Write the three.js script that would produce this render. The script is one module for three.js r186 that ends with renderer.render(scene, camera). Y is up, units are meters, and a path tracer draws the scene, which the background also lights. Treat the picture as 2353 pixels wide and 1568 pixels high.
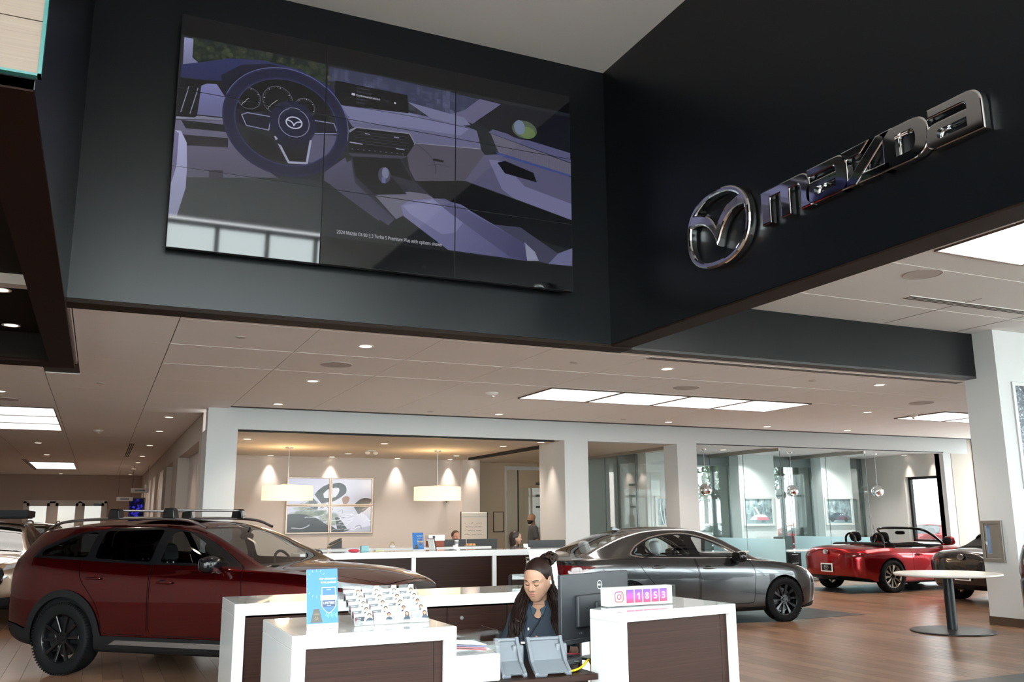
import * as THREE from 'three';
import { mergeGeometries } from 'three/addons/utils/BufferGeometryUtils.js';
import { RoundedBoxGeometry } from 'three/addons/geometries/RoundedBoxGeometry.js';
import { MarchingCubes } from 'three/addons/objects/MarchingCubes.js';
import { FontLoader } from 'three/addons/loaders/FontLoader.js';
import { TextGeometry } from 'three/addons/geometries/TextGeometry.js';
import { RectAreaLightUniformsLib } from 'three/addons/lights/RectAreaLightUniformsLib.js';

// ---------------------------------------------------------------- camera, sky, exposure
const scene = new THREE.Scene();
const camera = new THREE.PerspectiveCamera(2 * Math.atan(784 / 2039.127) * 180 / Math.PI, 2353 / 1568, 0.1, 300);
camera.rotation.order = 'YXZ'; camera.position.set(0, 1.56, 0);
camera.rotation.set(11.3958 * Math.PI / 180, -24.694 * Math.PI / 180, -0.4145 * Math.PI / 180);
const renderer = new THREE.WebGLRenderer();
renderer.toneMapping = THREE.LinearToneMapping; renderer.toneMappingExposure = 1.7; renderer.shadowMap.enabled = true;
RectAreaLightUniformsLib.init();
scene.background = new THREE.Color().setRGB(0.93, 0.97, 1.0);   // bright overcast sky: the daylight that comes in through the glazing
scene.backgroundIntensity = 8.0;
const LAMP = { down: 9.0, wash: 8.0, panel: 2.6 };              // strengths of the lamps, whose own lights stand in their builders
// ---------------------------------------------------------------- helpers
const V = (x, y, z) => new THREE.Vector3(x, y, z);
const RAD = Math.PI / 180;
let seed = 7;
const rnd = () => { seed = (seed * 1664525 + 1013904223) >>> 0; return seed / 4294967296; };
const clamp = (v, a, b) => Math.min(b, Math.max(a, v));
const used = {};
function numbered(n) { const k = used[n] = (used[n] ?? -1) + 1; return k ? `${n}_${String(k).padStart(3, '0')}` : n; }
function shadows(o) { o.castShadow = o.receiveShadow = true; return o; }
function tag(o, label, category, group) { o.userData.label = label; o.userData.category = category; if (group) o.userData.group = group; return o; }
// a top-level Group at a thing's base (d is depth away from the camera)
function thing(name, label, category, x = 0, y = 0, d = 0, turn = 0, group) {
  const o = new THREE.Group(); o.name = numbered(name); o.position.set(x, y, -d); o.rotation.y = turn; scene.add(o);
  return tag(o, label, category, group);
}
function merged(g) { if (!Array.isArray(g)) return g; if (g.length === 1) return g[0]; const any = g.some((q) => !q.index); return mergeGeometries(g.map((q) => { const r = any && q.index ? q.toNonIndexed() : q; for (const k of Object.keys(r.attributes)) if (!['position', 'normal', 'uv'].includes(k)) r.deleteAttribute(k); return r; })); }
function part(parent, name, geo, mat) { const m = shadows(new THREE.Mesh(merged(geo), mat)); m.name = name; parent.add(m); return m; }
function solo(name, geo, mat, label, category, group) { const m = part(scene, numbered(name), geo, mat); return tag(m, label, category, group); }
function struct(name, geo, mat) { const m = part(scene, name, geo, mat); m.userData.kind = 'structure'; return m; }
function structGroup(name) { const g = new THREE.Group(); g.name = name; g.userData.kind = 'structure'; scene.add(g); return g; }
// boxes: by centre and size, or by extents (depth d counted away from the camera)
const box = (x, y, z, w, h, d) => new THREE.BoxGeometry(w, h, d).translate(x, y, z);
function ext(x0, x1, y0, y1, d0, d1) { return boxUV(new THREE.BoxGeometry(x1 - x0, y1 - y0, d1 - d0).translate((x0 + x1) / 2, (y0 + y1) / 2, -(d0 + d1) / 2)); }
// uv in metres for any box-like geometry, from the face normal
function boxUV(g, s = 1) {
  const p = g.attributes.position, n = g.attributes.normal, uv = new Float32Array(p.count * 2);
  for (let i = 0; i < p.count; i++) {
    const ax = Math.abs(n.getX(i)), ay = Math.abs(n.getY(i)), az = Math.abs(n.getZ(i));
    const [u, v] = ay > ax && ay > az ? [p.getX(i), p.getZ(i)] : ax > az ? [p.getZ(i), p.getY(i)] : [p.getX(i), p.getY(i)];
    uv[i * 2] = u * s; uv[i * 2 + 1] = v * s;
  }
  g.setAttribute('uv', new THREE.BufferAttribute(uv, 2)); return g;
}
const rbox = (w, h, d, r = 0.01, x = 0, y = 0, z = 0, seg = 2) => new RoundedBoxGeometry(w, h, d, seg, Math.min(r, w / 2.01, h / 2.01, d / 2.01)).translate(x, y, z);
const cyl = (r0, r1, h, seg = 24, x = 0, y = 0, z = 0) => new THREE.CylinderGeometry(r0, r1, h, seg).translate(x, y, z);
const ball = (r, x = 0, y = 0, z = 0, sx = 1, sy = 1, sz = 1, a = 24, b = 16) => new THREE.SphereGeometry(r, a, b).scale(sx, sy, sz).translate(x, y, z);
const lathe = (pts, seg = 40) => new THREE.LatheGeometry(pts.map(([x, y]) => new THREE.Vector2(x, y)), seg);
function tube(pts, r, seg = 40, rad = 8, closed = false) { return new THREE.TubeGeometry(new THREE.CatmullRomCurve3(pts.map((p) => V(...p)), closed), seg, r, rad, closed); }
function shapeOf(pts, holes = []) { const s = new THREE.Shape(pts.map(([x, y]) => new THREE.Vector2(x, y))); for (const h of holes) s.holes.push(new THREE.Path(h.map(([x, y]) => new THREE.Vector2(x, y)))); return s; }
function extrude(shape, depth, bevel = 0, seg = 2, curve = 12) { return new THREE.ExtrudeGeometry(shape, { depth, bevelEnabled: bevel > 0, bevelThickness: bevel, bevelSize: bevel, bevelOffset: -bevel, bevelSegments: seg, curveSegments: curve }); }
function rrect(w, h, r, x = 0, y = 0) { const s = new THREE.Shape(); const a = x - w / 2, b = y - h / 2; s.moveTo(a + r, b).lineTo(a + w - r, b).absarc(a + w - r, b + r, r, -Math.PI / 2, 0).lineTo(a + w, b + h - r).absarc(a + w - r, b + h - r, r, 0, Math.PI / 2).lineTo(a + r, b + h).absarc(a + r, b + h - r, r, Math.PI / 2, Math.PI).lineTo(a, b + r).absarc(a + r, b + r, r, Math.PI, 1.5 * Math.PI); return s; }
function place(o, x, y, d, turn = 0) { o.position.set(x, y, -d); o.rotation.y = turn; return o; }
function copyOf(root, name, label, x, y, d, turn) { const c = root.clone(); c.name = numbered(name); c.userData = { ...root.userData }; if (label) c.userData.label = label; place(c, x, y, d, turn ?? root.rotation.y); scene.add(c); return c; }
// smooth monotone curve through points
function curve1(pts) {
  const n = pts.length, X = pts.map((p) => p[0]), Y = pts.map((p) => p[1]), D = [], M = [];
  for (let i = 0; i < n - 1; i++) D.push((Y[i + 1] - Y[i]) / (X[i + 1] - X[i]));
  for (let i = 0; i < n; i++) {
    if (i === 0) M.push(D[0]); else if (i === n - 1) M.push(D[n - 2]);
    else if (D[i - 1] * D[i] <= 0) M.push(0);
    else { const h0 = X[i] - X[i - 1], h1 = X[i + 1] - X[i], w1 = 2 * h1 + h0, w2 = h1 + 2 * h0; M.push((w1 + w2) / (w1 / D[i - 1] + w2 / D[i])); }
  }
  return (x) => {
    if (x <= X[0]) return Y[0]; if (x >= X[n - 1]) return Y[n - 1];
    let i = 0; while (x > X[i + 1]) i++;
    const h = X[i + 1] - X[i], t = (x - X[i]) / h, t2 = t * t, t3 = t2 * t;
    return Y[i] * (2 * t3 - 3 * t2 + 1) + M[i] * h * (t3 - 2 * t2 + t) + Y[i + 1] * (3 * t2 - 2 * t3) + M[i + 1] * h * (t3 - t2);
  };
}
// canvases
function canvas(w, h, draw) { const c = document.createElement('canvas'); c.width = w; c.height = h; draw(c.getContext('2d'), w, h); return c; }
function canvasTex(w, h, draw, repeat) {
  const t = new THREE.CanvasTexture(canvas(w, h, draw)); t.colorSpace = THREE.SRGBColorSpace; t.anisotropy = 8; t.magFilter = THREE.LinearFilter;
  if (repeat) t.wrapS = t.wrapT = THREE.RepeatWrapping; return t;
}
const lin = (r, g, b) => new THREE.Color().setRGB(r, g, b);
const std = (color, roughness = 0.6, metalness = 0, more = {}) => new THREE.MeshStandardMaterial({ color: Array.isArray(color) ? lin(...color) : color, roughness, metalness, ...more });
const phys = (color, roughness, metalness, more = {}) => new THREE.MeshPhysicalMaterial({ color: Array.isArray(color) ? lin(...color) : color, roughness, metalness, ...more });
// ---------------------------------------------------------------- materials
const grain = (base, dark, light, w, h, n, vertical) => canvasTex(w, h, (c) => {
  c.fillStyle = base; c.fillRect(0, 0, w, h);
  for (let i = 0; i < n; i++) {
    const y = rnd() * h, l = (0.15 + rnd() * 0.8) * w, x = rnd() * w - l / 2, t = 0.4 + rnd() * rnd() * 5;
    c.globalAlpha = 0.04 + rnd() * 0.22; c.fillStyle = rnd() < 0.6 ? dark : light;
    for (const o of [0, -w, w]) { c.beginPath(); c.moveTo(x + o, y); c.bezierCurveTo(x + o + l * 0.3, y + (rnd() - 0.5) * 3, x + o + l * 0.7, y + (rnd() - 0.5) * 3, x + o + l, y); c.bezierCurveTo(x + o + l * 0.7, y + t, x + o + l * 0.3, y + t, x + o, y); c.fill(); }
  }
}, true);
const withMap = (m, t, rx, ry) => { const k = t.clone(); k.repeat.set(rx, ry); k.needsUpdate = true; m.map = k; return m; };
const TX = {
  walnut: grain('#35211b', '#1b0f0c', '#5a3d33', 1024, 512, 900),
  plank: [['#8a6851', '#6f503e', '#a3836a'], ['#7d5d48', '#5f4434', '#967660'], ['#937059', '#765745', '#ae8f76']].map(([a, b, c]) => grain(a, b, c, 512, 256, 260)),
  paleWood: grain('#cdb9a6', '#a8917f', '#e6d8c9', 1024, 512, 700),
};
const MT = {
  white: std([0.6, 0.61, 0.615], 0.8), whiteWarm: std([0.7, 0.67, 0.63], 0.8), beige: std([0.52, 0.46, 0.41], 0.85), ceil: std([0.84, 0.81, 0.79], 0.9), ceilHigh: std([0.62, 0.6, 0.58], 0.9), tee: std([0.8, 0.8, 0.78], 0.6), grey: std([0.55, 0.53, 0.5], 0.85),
  black: phys([0.004, 0.0047, 0.006], 0.3, 0, { specularIntensity: 0.65 }), soffit: phys([0.016, 0.009, 0.006], 0.6, 0, { specularIntensity: 0.25 }), brown: phys([0.011, 0.004, 0.003], 0.6, 0, { specularIntensity: 0.15 }), void: phys([0.003, 0.003, 0.003], 0.9, 0, { specularIntensity: 0.1 }),
  gloss: phys([0.86, 0.87, 0.88], 0.22, 0, { clearcoat: 1, clearcoatRoughness: 0.03 }), walnut: withMap(phys([0.72, 0.64, 0.6], 0.42, 0, { specularIntensity: 0.35 }), TX.walnut, 1 / 1.6, 1 / 0.8), tile: std([0.034, 0.037, 0.041], 0.35), tileLight: std([0.1, 0.1, 0.105], 0.4),
  planks: TX.plank.map((t) => withMap(phys([1, 1, 1], 0.3, 0, {}), t, 1 / 1.2, 1 / 0.5)), pale: withMap(std([0.3, 0.275, 0.26], 0.5), TX.paleWood, 1 / 2.4, 1 / 1.0),
  metal: std([0.5, 0.5, 0.5], 0.3, 1), dkMetal: std([0.06, 0.065, 0.07], 0.4, 0.8), chrome: std([0.82, 0.82, 0.83], 0.05, 1), steel: std([0.36, 0.34, 0.31], 0.38, 0.9), frame: phys([0.012, 0.012, 0.013], 0.5, 0, { specularIntensity: 0.4 }),
  pane: phys([0.93, 0.97, 0.96], 0, 0, { transmission: 1, thickness: 0, ior: 1.52 }), tealPane: phys([0.95, 0.985, 0.985], 0, 0, { transmission: 1, thickness: 0, ior: 1.6 }), mirrorPane: phys([0.85, 0.9, 0.88], 0, 0, { transmission: 1, thickness: 0, ior: 2.1 }),
  frost: phys([0.66, 0.8, 0.83], 0.85, 0, { transmission: 0.75, thickness: 0 }), acrylic: phys([0.96, 0.98, 0.98], 0, 0, { transmission: 1, thickness: 0, ior: 1.5 }), edge: phys([0.03, 0.14, 0.13], 0.2, 0, {}),
  plastic: std([0.03, 0.032, 0.035], 0.45), paper: std([0.85, 0.85, 0.84], 0.8), glow: std([1, 1, 1], 0.5, 0, { emissive: lin(1, 0.97, 0.92), emissiveIntensity: 1.4 }), warmGlow: std([1, 0.95, 0.85], 0.5, 0, { emissive: lin(1, 0.86, 0.66), emissiveIntensity: 2.0 }),
  shade: std([0.9, 0.78, 0.55], 0.8, 0, { emissive: lin(1, 0.8, 0.5), emissiveIntensity: 0.62 }), trimWhite: std([0.8, 0.78, 0.75], 0.5),
};
// ---------------------------------------------------------------- the setting (x right, y up, d away from the camera)
// floor: boards run away from the camera; the boards that show largest are parts of their own, the rest one part
{
  const floor = structGroup('floor');
  part(floor, 'floor_base', ext(-8.2, 23, -0.2, -0.012, -3.2, 45), std([0.1, 0.08, 0.06], 0.8));
  const W = 0.19, L = 1.2, rest = [[], [], []], near = [];
  const inView = (x, d) => (x > -1.6 && x < 2.4 && d > 9 && d < 12.6) || (x > 3.6 && x < 13.2 && d > 5.5 && d < 12.5 && x > d * 0.42);
  for (let i = 0, x = -8; x < 22.8; x += W, i++) for (let d = -3 - ((i * 0.37) % 1) * L; d < 17.4; d += L) {
    const k = Math.floor(rnd() * 3), g = boxUV(new THREE.BoxGeometry(W - 0.003, 0.012, L - 0.003));
    const uv = g.attributes.uv, o = rnd() * 3; for (let q = 0; q < uv.count; q++) { const u = uv.getX(q), v = uv.getY(q); uv.setXY(q, v + o, u + o * 1.7); }
    g.translate(x + W / 2, -0.006, -(d + L / 2));
    const dist = Math.hypot(x - 4, d - 7); if (inView(x, d + L / 2)) near.push([dist, g, k]); else if (d < 17.4) rest[k].push(g);
  }
  near.sort((a, b) => a[0] - b[0]);
  near.forEach(([, g, k], i) => (i < 290 ? part(floor, 'plank', g, MT.planks[k]) : rest[k].push(g)));
  rest.forEach((r, k) => { part(floor, 'plank_field', r, MT.planks[k]).userData.kind = 'stuff'; });
  part(floor, 'hall_boards', ext(-8, 1.7, -0.012, 0, 17.4, 45), MT.planks[0]);
  // charcoal floor tiles under the show cars
  const tiles = (x0, x1, d0, d1) => { for (let x = x0; x < x1 - 0.1; x += 0.9) for (let d = d0; d < d1 - 0.1; d += 0.45) part(floor, 'tile', ext(x + 0.002, Math.min(x1, x + 0.898), -0.01, 0.003, d + 0.002, Math.min(d1, d + 0.448)), MT.tile); };
  tiles(5.7, 11.5, 11.3, 13.1); tiles(14.3, 18.9, 14.4, 16.2); tiles(7.0, 12.0, 4.2, 6.5);
}
// ceilings: square panels hung in a grid with dark joints
{
  const c = structGroup('ceiling');
  part(c, 'ceiling_backing', [ext(-0.6, 22.3, 3.68, 3.8, 9.37, 17.4), ext(-8.2, -0.6, 3.68, 3.8, 12.78, 17.4), ext(-8.2, 1.75, 3.68, 3.8, 17.4, 45)], std([0.05, 0.045, 0.04], 0.9));
  const P = 1.467, Q = 1.4525;
  for (let i = -6; i < 15; i++) for (let j = 0; j < 24; j++) {
    const x0 = 0.63 + P * i, d0 = 9.72 + Q * j, hall = d0 > 17; if (hall && x0 > 1.0) continue; if (x0 < -1 && d0 < 12) continue;
    let x1 = x0 + P, d1 = d0 + Q, xa = x0 < -0.4 && x0 > -1 && d0 < 12.7 ? -0.39 : x0, da = j === 0 ? 9.37 : d0; if (d0 > 15.8 && d0 < 17 && x0 > 1.7) d1 = 17.4; if (d0 < 17 && d1 > 17.3 && !hall) d1 = x0 > 1.0 ? 17.35 : d1; if (hall) x1 = Math.min(x1, 1.73);
    if (!hall && d0 > 16.9 && x0 > 1.0) continue;
    part(c, 'panel', ext(xa + 0.005, x1 - 0.005, 3.66, 3.675, da + 0.0015, d1 - 0.0015), MT.ceil);
    if (d0 < 14 && i >= 0) part(c, 'joint_strip', ext(xa + 0.006, x1 - 0.006, 3.657, 3.661, d0 - 0.004, d0 + 0.004), MT.tee);
  }
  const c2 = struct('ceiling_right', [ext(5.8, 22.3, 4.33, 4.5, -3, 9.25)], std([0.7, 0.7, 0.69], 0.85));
  for (const d of [2.4, 3.9, 5.4, 6.85, 8.3]) part(c2, 'joint_strip', ext(5.85, 22, 4.327, 4.331, d - 0.004, d + 0.004), MT.tee);
  for (const x of [5.95, 10.2, 11.7]) part(c2, 'joint_strip', ext(x - 0.004, x + 0.004, 4.327, 4.331, x < 6 ? -2.9 : 7.6, 9.2), MT.dkMetal);
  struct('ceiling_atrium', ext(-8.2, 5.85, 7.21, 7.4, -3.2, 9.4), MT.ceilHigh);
  struct('ceiling_sales', ext(2.0, 13.2, 3.27, 3.4, 17.7, 29), std([0.66, 0.58, 0.5], 0.85));
  struct('ceiling_offices', ext(13.2, 21.3, 3.3, 3.42, 17.7, 23), MT.white);
}
// the black screen wall, the black sign wall and the black beam
struct('wall_screen', ext(-0.42, 5.5, 3.64, 7.4, 9.09, 9.37), MT.black);
struct('wall_sign', ext(5.5, 5.8, 3.64, 7.4, -3.2, 9.37), MT.black);
struct('trim_1', [ext(-0.42, 5.8, 3.6, 3.642, 9.1, 9.37), ext(5.51, 5.8, 3.62, 3.642, -3.0, 9.1)], MT.soffit);
struct('beam', ext(5.8, 12.08, 3.66, 4.4, 9.25, 9.47), MT.black);
struct('trim_2', ext(5.8, 12.08, 3.63, 3.66, 9.25, 9.47), std([0.05, 0.05, 0.05], 0.6));
struct('wall_over_ceiling', [ext(-8.2, 22.3, 3.8, 7.4, 9.42, 9.6), ext(5.85, 22.3, 4.5, 7.4, -3.2, -3.0)], MT.beige);
// entrance portal: black block with a brown coffered underside, pale wood cladding on its face
{
  const g = structGroup('portal_wall');
  part(g, 'side_wall', [ext(-0.6, -0.42, 3.55, 7.3, 4.42, 9.09), ext(-0.6, -0.421, 3.56, 3.7, 9.09, 12.78)], MT.black);
  part(g, 'soffit_frame', [ext(-0.7, -0.425, 3.54, 3.6, 4.42, 12.78), ext(-8, -0.7, 3.54, 3.6, 12.4, 12.78), ext(-8, -0.7, 3.54, 3.6, 4.42, 4.8)], MT.brown);
  part(g, 'coffer', [ext(-8, -0.69, 3.9, 3.95, 4.42, 12.78), ext(-0.7, -0.6, 3.56, 3.92, 4.5, 12.7), ext(-8, -0.69, 3.58, 3.92, 12.38, 12.6), ext(-8, -0.69, 3.58, 3.92, 4.5, 4.82)], phys([0.012, 0.01, 0.009], 0.8, 0, { specularIntensity: 0.2 }));
  part(g, 'block_top', ext(-8, -0.6, 3.95, 7.3, 4.6, 12.78), MT.void);
  for (let k = 0; k < 14; k++) part(g, 'plank', ext(-7.9, -0.412, 3.62 + k * 0.27, 3.62 + k * 0.27 + 0.265, 4.39, 4.42), MT.pale);
  part(g, 'glass_edge', [ext(-0.412, -0.396, 3.606, 7.3, 4.38, 4.42), ext(-8, -0.396, 3.606, 3.618, 4.38, 4.42)], MT.edge);
  part(g, 'edge_strip', ext(-0.42, -0.395, 3.6, 3.665, 9.4, 12.78), std([0.45, 0.36, 0.34], 0.7));
}
// the white wall across the back of the showroom, with its three openings
const zF = 17.35;
struct('wall_back', [ext(1.73, 21.95, 3.27, 3.7, zF, zF + 0.35), ext(1.73, 2.28, 0, 3.27, zF, 18.2), ext(9.23, 9.82, 0, 3.27, zF, 18.6), ext(12.21, 12.76, 0, 3.27, zF, 17.9), ext(21.0, 21.95, 0, 3.27, zF + 0.02, zF + 0.3)], MT.white);
struct('trim_3', [ext(2.28, 9.0, 3.235, 3.262, zF + 0.02, zF + 0.12), ext(12.76, 21, 3.28, 3.3, zF - 0.005, zF + 0.05)], MT.frame);
// column with its brown base, white wall to the right of it
struct('column', ext(12.08, 22.2, 0, 4.34, 8.9, 9.46), MT.white);
struct('baseboard_column', [ext(12.065, 12.081, 0, 0.12, 8.89, 9.47), ext(12.07, 22, 0, 0.12, 8.885, 8.9)], std([0.075, 0.045, 0.028], 0.5));
// long hall on the left
{
  const w = structGroup('wall_hall');
  const spans = [[18.2, 18.7], [23.9, 25.6], [28.0, 29.4], [31.0, 33.6], [35.2, 36.4], [37.8, 40], [41.5, 44.6]];
  for (const [a, b] of spans) part(w, 'wall_section', ext(1.73, 2.1, 0, 3.15, a, b), MT.beige);
  part(w, 'wall_header', ext(1.73, 2.1, 3.15, 3.7, 18.2, 44.6), MT.beige);
  part(w, 'niche_back', ext(2.6, 2.7, 0, 3.7, 24.41, 44.6), MT.beige);
}
struct('wall_hall_end', ext(-8.2, 3, 0, 3.7, 44.6, 44.8), std([0.4, 0.3, 0.25], 0.85));
struct('wall_left', [ext(-8.2, -8.0, 0, 7.4, 4.2, 44.8), ext(-8.2, -8.0, 3.4, 7.4, -3.2, 4.2)], MT.beige);
// sales room
struct('wall_sales', [ext(2.0, 9.3, 0, 3.3, 24.2, 24.4), ext(2.0, 2.28, 0, 3.3, 18.2, 24.2), ext(9.3, 9.62, 0, 3.3, 24.2, 24.6), ext(9.44, 9.98, 0, 3.3, 24.0, 24.5)], std([0.62, 0.57, 0.55], 0.85));
struct('wall_corridor', [ext(9.3, 11.16, 0, 3.5, 27, 27.2), ext(11.45, 13.2, 0, 3.5, 27, 27.2), ext(11.16, 11.45, 2.32, 3.5, 27, 27.2)], MT.grey);
struct('door_1', [ext(11.1, 11.16, 0, 2.36, 26.97, 27.0), ext(11.45, 11.5, 0, 2.36, 26.97, 27.0), ext(11.1, 11.5, 2.32, 2.38, 26.97, 27.0), ext(11.16, 11.45, 0, 2.32, 27.5, 27.55)], MT.void);
struct('wall_back_room', [ext(12.3, 12.5, 0, 3.3, 22.6, 27), ext(9.9, 12.4, 0, 3.3, 24.9, 25.0)], std([0.5, 0.4, 0.3], 0.85));
struct('trim_4', ext(9.3, 9.42, 3.2, 3.275, 18.6, 23.2), MT.frame);
// offices: white piers, glass between them, grey end wall with a window
struct('wall_offices', [ext(13.0, 14.25, 0, 3.3, 19.9, 20.4), ext(16.02, 17.26, 0, 3.3, 19.9, 20.4), ext(19.0, 20.14, 0, 3.3, 19.9, 20.4), ext(12.4, 21.3, 0, 3.42, 22.6, 22.8)], std([0.64, 0.68, 0.68], 0.8));
struct('wall_office_end', [ext(21.0, 21.3, 0, 3.3, zF + 0.3, 17.5), ext(21.0, 21.3, 0, 3.3, 18.75, 22.6), ext(21.0, 21.3, 2.68, 3.3, 17.5, 18.75), ext(21.0, 21.3, 0, 0.88, 17.5, 18.75)], MT.grey);
{
  const w = structGroup('window_1'); const x = 21.2;
  part(w, 'window_frame', [ext(x - 0.05, x + 0.05, 2.61, 2.68, 17.5, 18.75), ext(x - 0.05, x + 0.05, 0.88, 0.94, 17.5, 18.75), ext(x - 0.05, x + 0.05, 0.9, 2.66, 17.5, 17.55), ext(x - 0.05, x + 0.05, 0.9, 2.66, 18.68, 18.75)], MT.frame);
  part(w, 'pane', ext(x - 0.003, x + 0.003, 0.94, 2.61, 17.55, 18.68), MT.pane);
}
let winN = 2;
for (const [a, b] of [[12.4, 13.0], [14.25, 16.02], [17.26, 19.0], [20.14, 21.0]]) {
  const w = structGroup('window_' + winN++);
  part(w, 'pane', ext(a, b, 0.0, 3.0, 20.34, 20.346), MT.mirrorPane);
  part(w, 'window_frame', [ext(a, b, 3.0, 3.3, 20.3, 20.38), ext(a, a + 0.04, 0, 3.0, 20.3, 20.38), ext(b - 0.04, b, 0, 3.0, 20.3, 20.38), ext(a, b, 0, 0.08, 20.3, 20.38)], std([0.12, 0.15, 0.15], 0.4));
}
// glass partitions between the offices
for (const [x, d0, d1, n] of [[15.35, 17.45, 20.3, 2], [18.2, 17.45, 20.3, 2], [12.38, 17.9, 22.5, 3]]) {
  const w = structGroup('window_' + winN++);
  part(w, 'rail', [ext(x - 0.03, x + 0.03, 3.2, 3.3, d0, d1)], MT.steel);
  part(w, 'bottom_rail', ext(x - 0.03, x + 0.03, 0, 0.06, d0, d1), MT.steel);
  for (let i = 0; i < n; i++) {
    const a = d0 + (d1 - d0) * i / n + 0.006, b = d0 + (d1 - d0) * (i + 1) / n - 0.006;
    part(w, 'pane', ext(x - 0.004, x + 0.004, 0.06, 3.2, a, b), MT.tealPane);
    part(w, 'pane_edge', [ext(x - 0.006, x + 0.006, 0.06, 3.2, a - 0.006, a), ext(x - 0.006, x + 0.006, 0.06, 3.2, b, b + 0.006)], std([0.03, 0.07, 0.07], 0.2));
    if (x > 13) part(w, 'frosted_film', ext(x - 0.009, x - 0.005, 0.06, 1.05, a, b), MT.frost);
  }
}
// glass door at the side of the sales room
{
  const w = structGroup('door_2'), d = 22;
  part(w, 'door_header', [ext(9.88, 11.2, 2.88, 2.98, d - 0.04, d + 0.04), ext(9.88, 9.92, 0, 2.9, d - 0.03, d + 0.03)], MT.steel);
  part(w, 'pane', ext(9.92, 10.24, 0.02, 2.86, d - 0.005, d + 0.005), MT.tealPane);
  const dl = part(w, 'door_leaf', ext(10.28, 11.15, 0.02, 2.4, d - 0.005, d + 0.005), MT.pane);
  part(dl, 'door_edge', ext(10.245, 10.275, 0.0, 2.88, d - 0.01, d + 0.01), MT.frame);
  part(w, 'patch_fitting', [2.52, 2.2, 1.9].map((y) => ext(10.8, 10.98, y - 0.03, y + 0.03, d - 0.02, d + 0.02)), MT.dkMetal);
}
// doors at the end of the hall
{
  const w = structGroup('door_3'), d = 44.5, white = std([0.55, 0.5, 0.46], 0.6);
  part(w, 'door_frame', [ext(-2.97, 0.35, 2.42, 2.55, d, d + 0.1), ext(-2.97, -2.85, 0, 2.5, d, d + 0.1), ext(0.23, 0.35, 0, 2.5, d, d + 0.1), ext(-1.95, -1.72, 0, 2.5, d, d + 0.1), ext(-0.82, -0.66, 0, 2.5, d, d + 0.1)], white);
  for (const [a, b] of [[-2.85, -1.95], [-1.72, -0.82], [-0.66, 0.23]]) {
    const dl = part(w, 'door_leaf', [ext(a, a + 0.11, 0, 2.42, d + 0.02, d + 0.08), ext(b - 0.11, b, 0, 2.42, d + 0.02, d + 0.08), ext(a, b, 2.3, 2.42, d + 0.02, d + 0.08), ext(a, b, 0, 0.3, d + 0.02, d + 0.08)], white);
    part(dl, 'pane', ext(a + 0.11, b - 0.11, 0.3, 2.3, d + 0.04, d + 0.05), std([0.55, 0.55, 0.5], 0.1, 0, { emissive: lin(0.5, 0.48, 0.42), emissiveIntensity: 0.5 }));
    part(dl, 'handle', tube([[a + 0.15, 0.95, -d], [a + 0.15, 0.97, -d + 0.06], [a + 0.15, 1.25, -d + 0.06], [a + 0.15, 1.27, -d]], 0.012, 16, 8), MT.metal);
  }
  part(w, 'door_closer', ext(-0.2, 0.12, 2.3, 2.4, d - 0.08, d), MT.dkMetal);
}
// glass front behind the camera and at the right, the daylight side of the building
{
  const w = structGroup('window_front'), mull = [], d = -3;
  for (let x = 2.0 - 1.13 * 8; x <= 5.6; x += 1.13) mull.push(ext(x - 0.05, x + 0.05, 0, 7.1, d - 0.1, d + 0.05));
  for (const y of [0.05, 2.9, 7.05]) mull.push(ext(-8, 5.5, y - 0.05, y + 0.05, d - 0.1, d + 0.05));
  for (let x = 5.8; x <= 22.2; x += 1.82) mull.push(ext(x - 0.05, x + 0.05, 0, 4.33, d - 0.1, d + 0.05));
  for (const y of [0.05, 2.9, 4.28]) mull.push(ext(5.8, 22.2, y - 0.05, y + 0.05, d - 0.1, d + 0.05));
  part(w, 'mullions', mull, MT.metal);
  part(w, 'pane', ext(-8, 5.5, 0, 7.1, d - 0.03, d - 0.02), MT.pane); part(w, 'pane', ext(5.8, 22.2, 0, 4.33, d - 0.03, d - 0.02), MT.pane);
  const s = structGroup('window_side'), m2 = [], x = 22.2;
  for (let q = -3; q <= 8.9; q += 1.7) m2.push(ext(x - 0.05, x + 0.1, 0, 4.33, q - 0.05, q + 0.05));
  for (let q = 9.5; q <= 17.4; q += 1.97) m2.push(ext(x - 0.05, x + 0.1, 0, 3.7, q - 0.05, q + 0.05));
  part(s, 'mullions', m2, MT.frame);
  part(s, 'pane', [ext(x, x + 0.01, 0, 4.33, -3, 8.9), ext(x, x + 0.01, 0, 3.7, 9.4, 17.35)], MT.pane);
  const l = structGroup('window_left'), m3 = []; for (let q = -3; q <= 4.21; q += 1.2) m3.push(ext(-8.1, -8, 0, 3.4, q - 0.04, q + 0.04)); part(l, 'mullions', m3, MT.frame); part(l, 'pane', ext(-8.06, -8.05, 0, 3.4, -3, 4.2), MT.pane);
  struct('wall_right', [ext(22.2, 22.4, 4.33, 7.4, -3.2, 9.5), ext(22.2, 22.4, 3.66, 4.5, 9.4, 23), ext(21.3, 22.4, 0, 3.7, 17.36, 17.5)], MT.beige);
}
// outside: paving, and trees and a pale building across the road
struct('ground_outside', [ext(-60, 90, -0.3, -0.13, -70, -3.2), ext(22.4, 90, -0.3, -0.13, -3.2, 60), ext(-60, -8.2, -0.3, -0.13, -3.2, 30)], std([0.5, 0.5, 0.49], 0.9));
struct('building_outside', [ext(44, 60, -0.15, 6, 15, 58)], std([0.55, 0.57, 0.6], 0.9));
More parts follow.
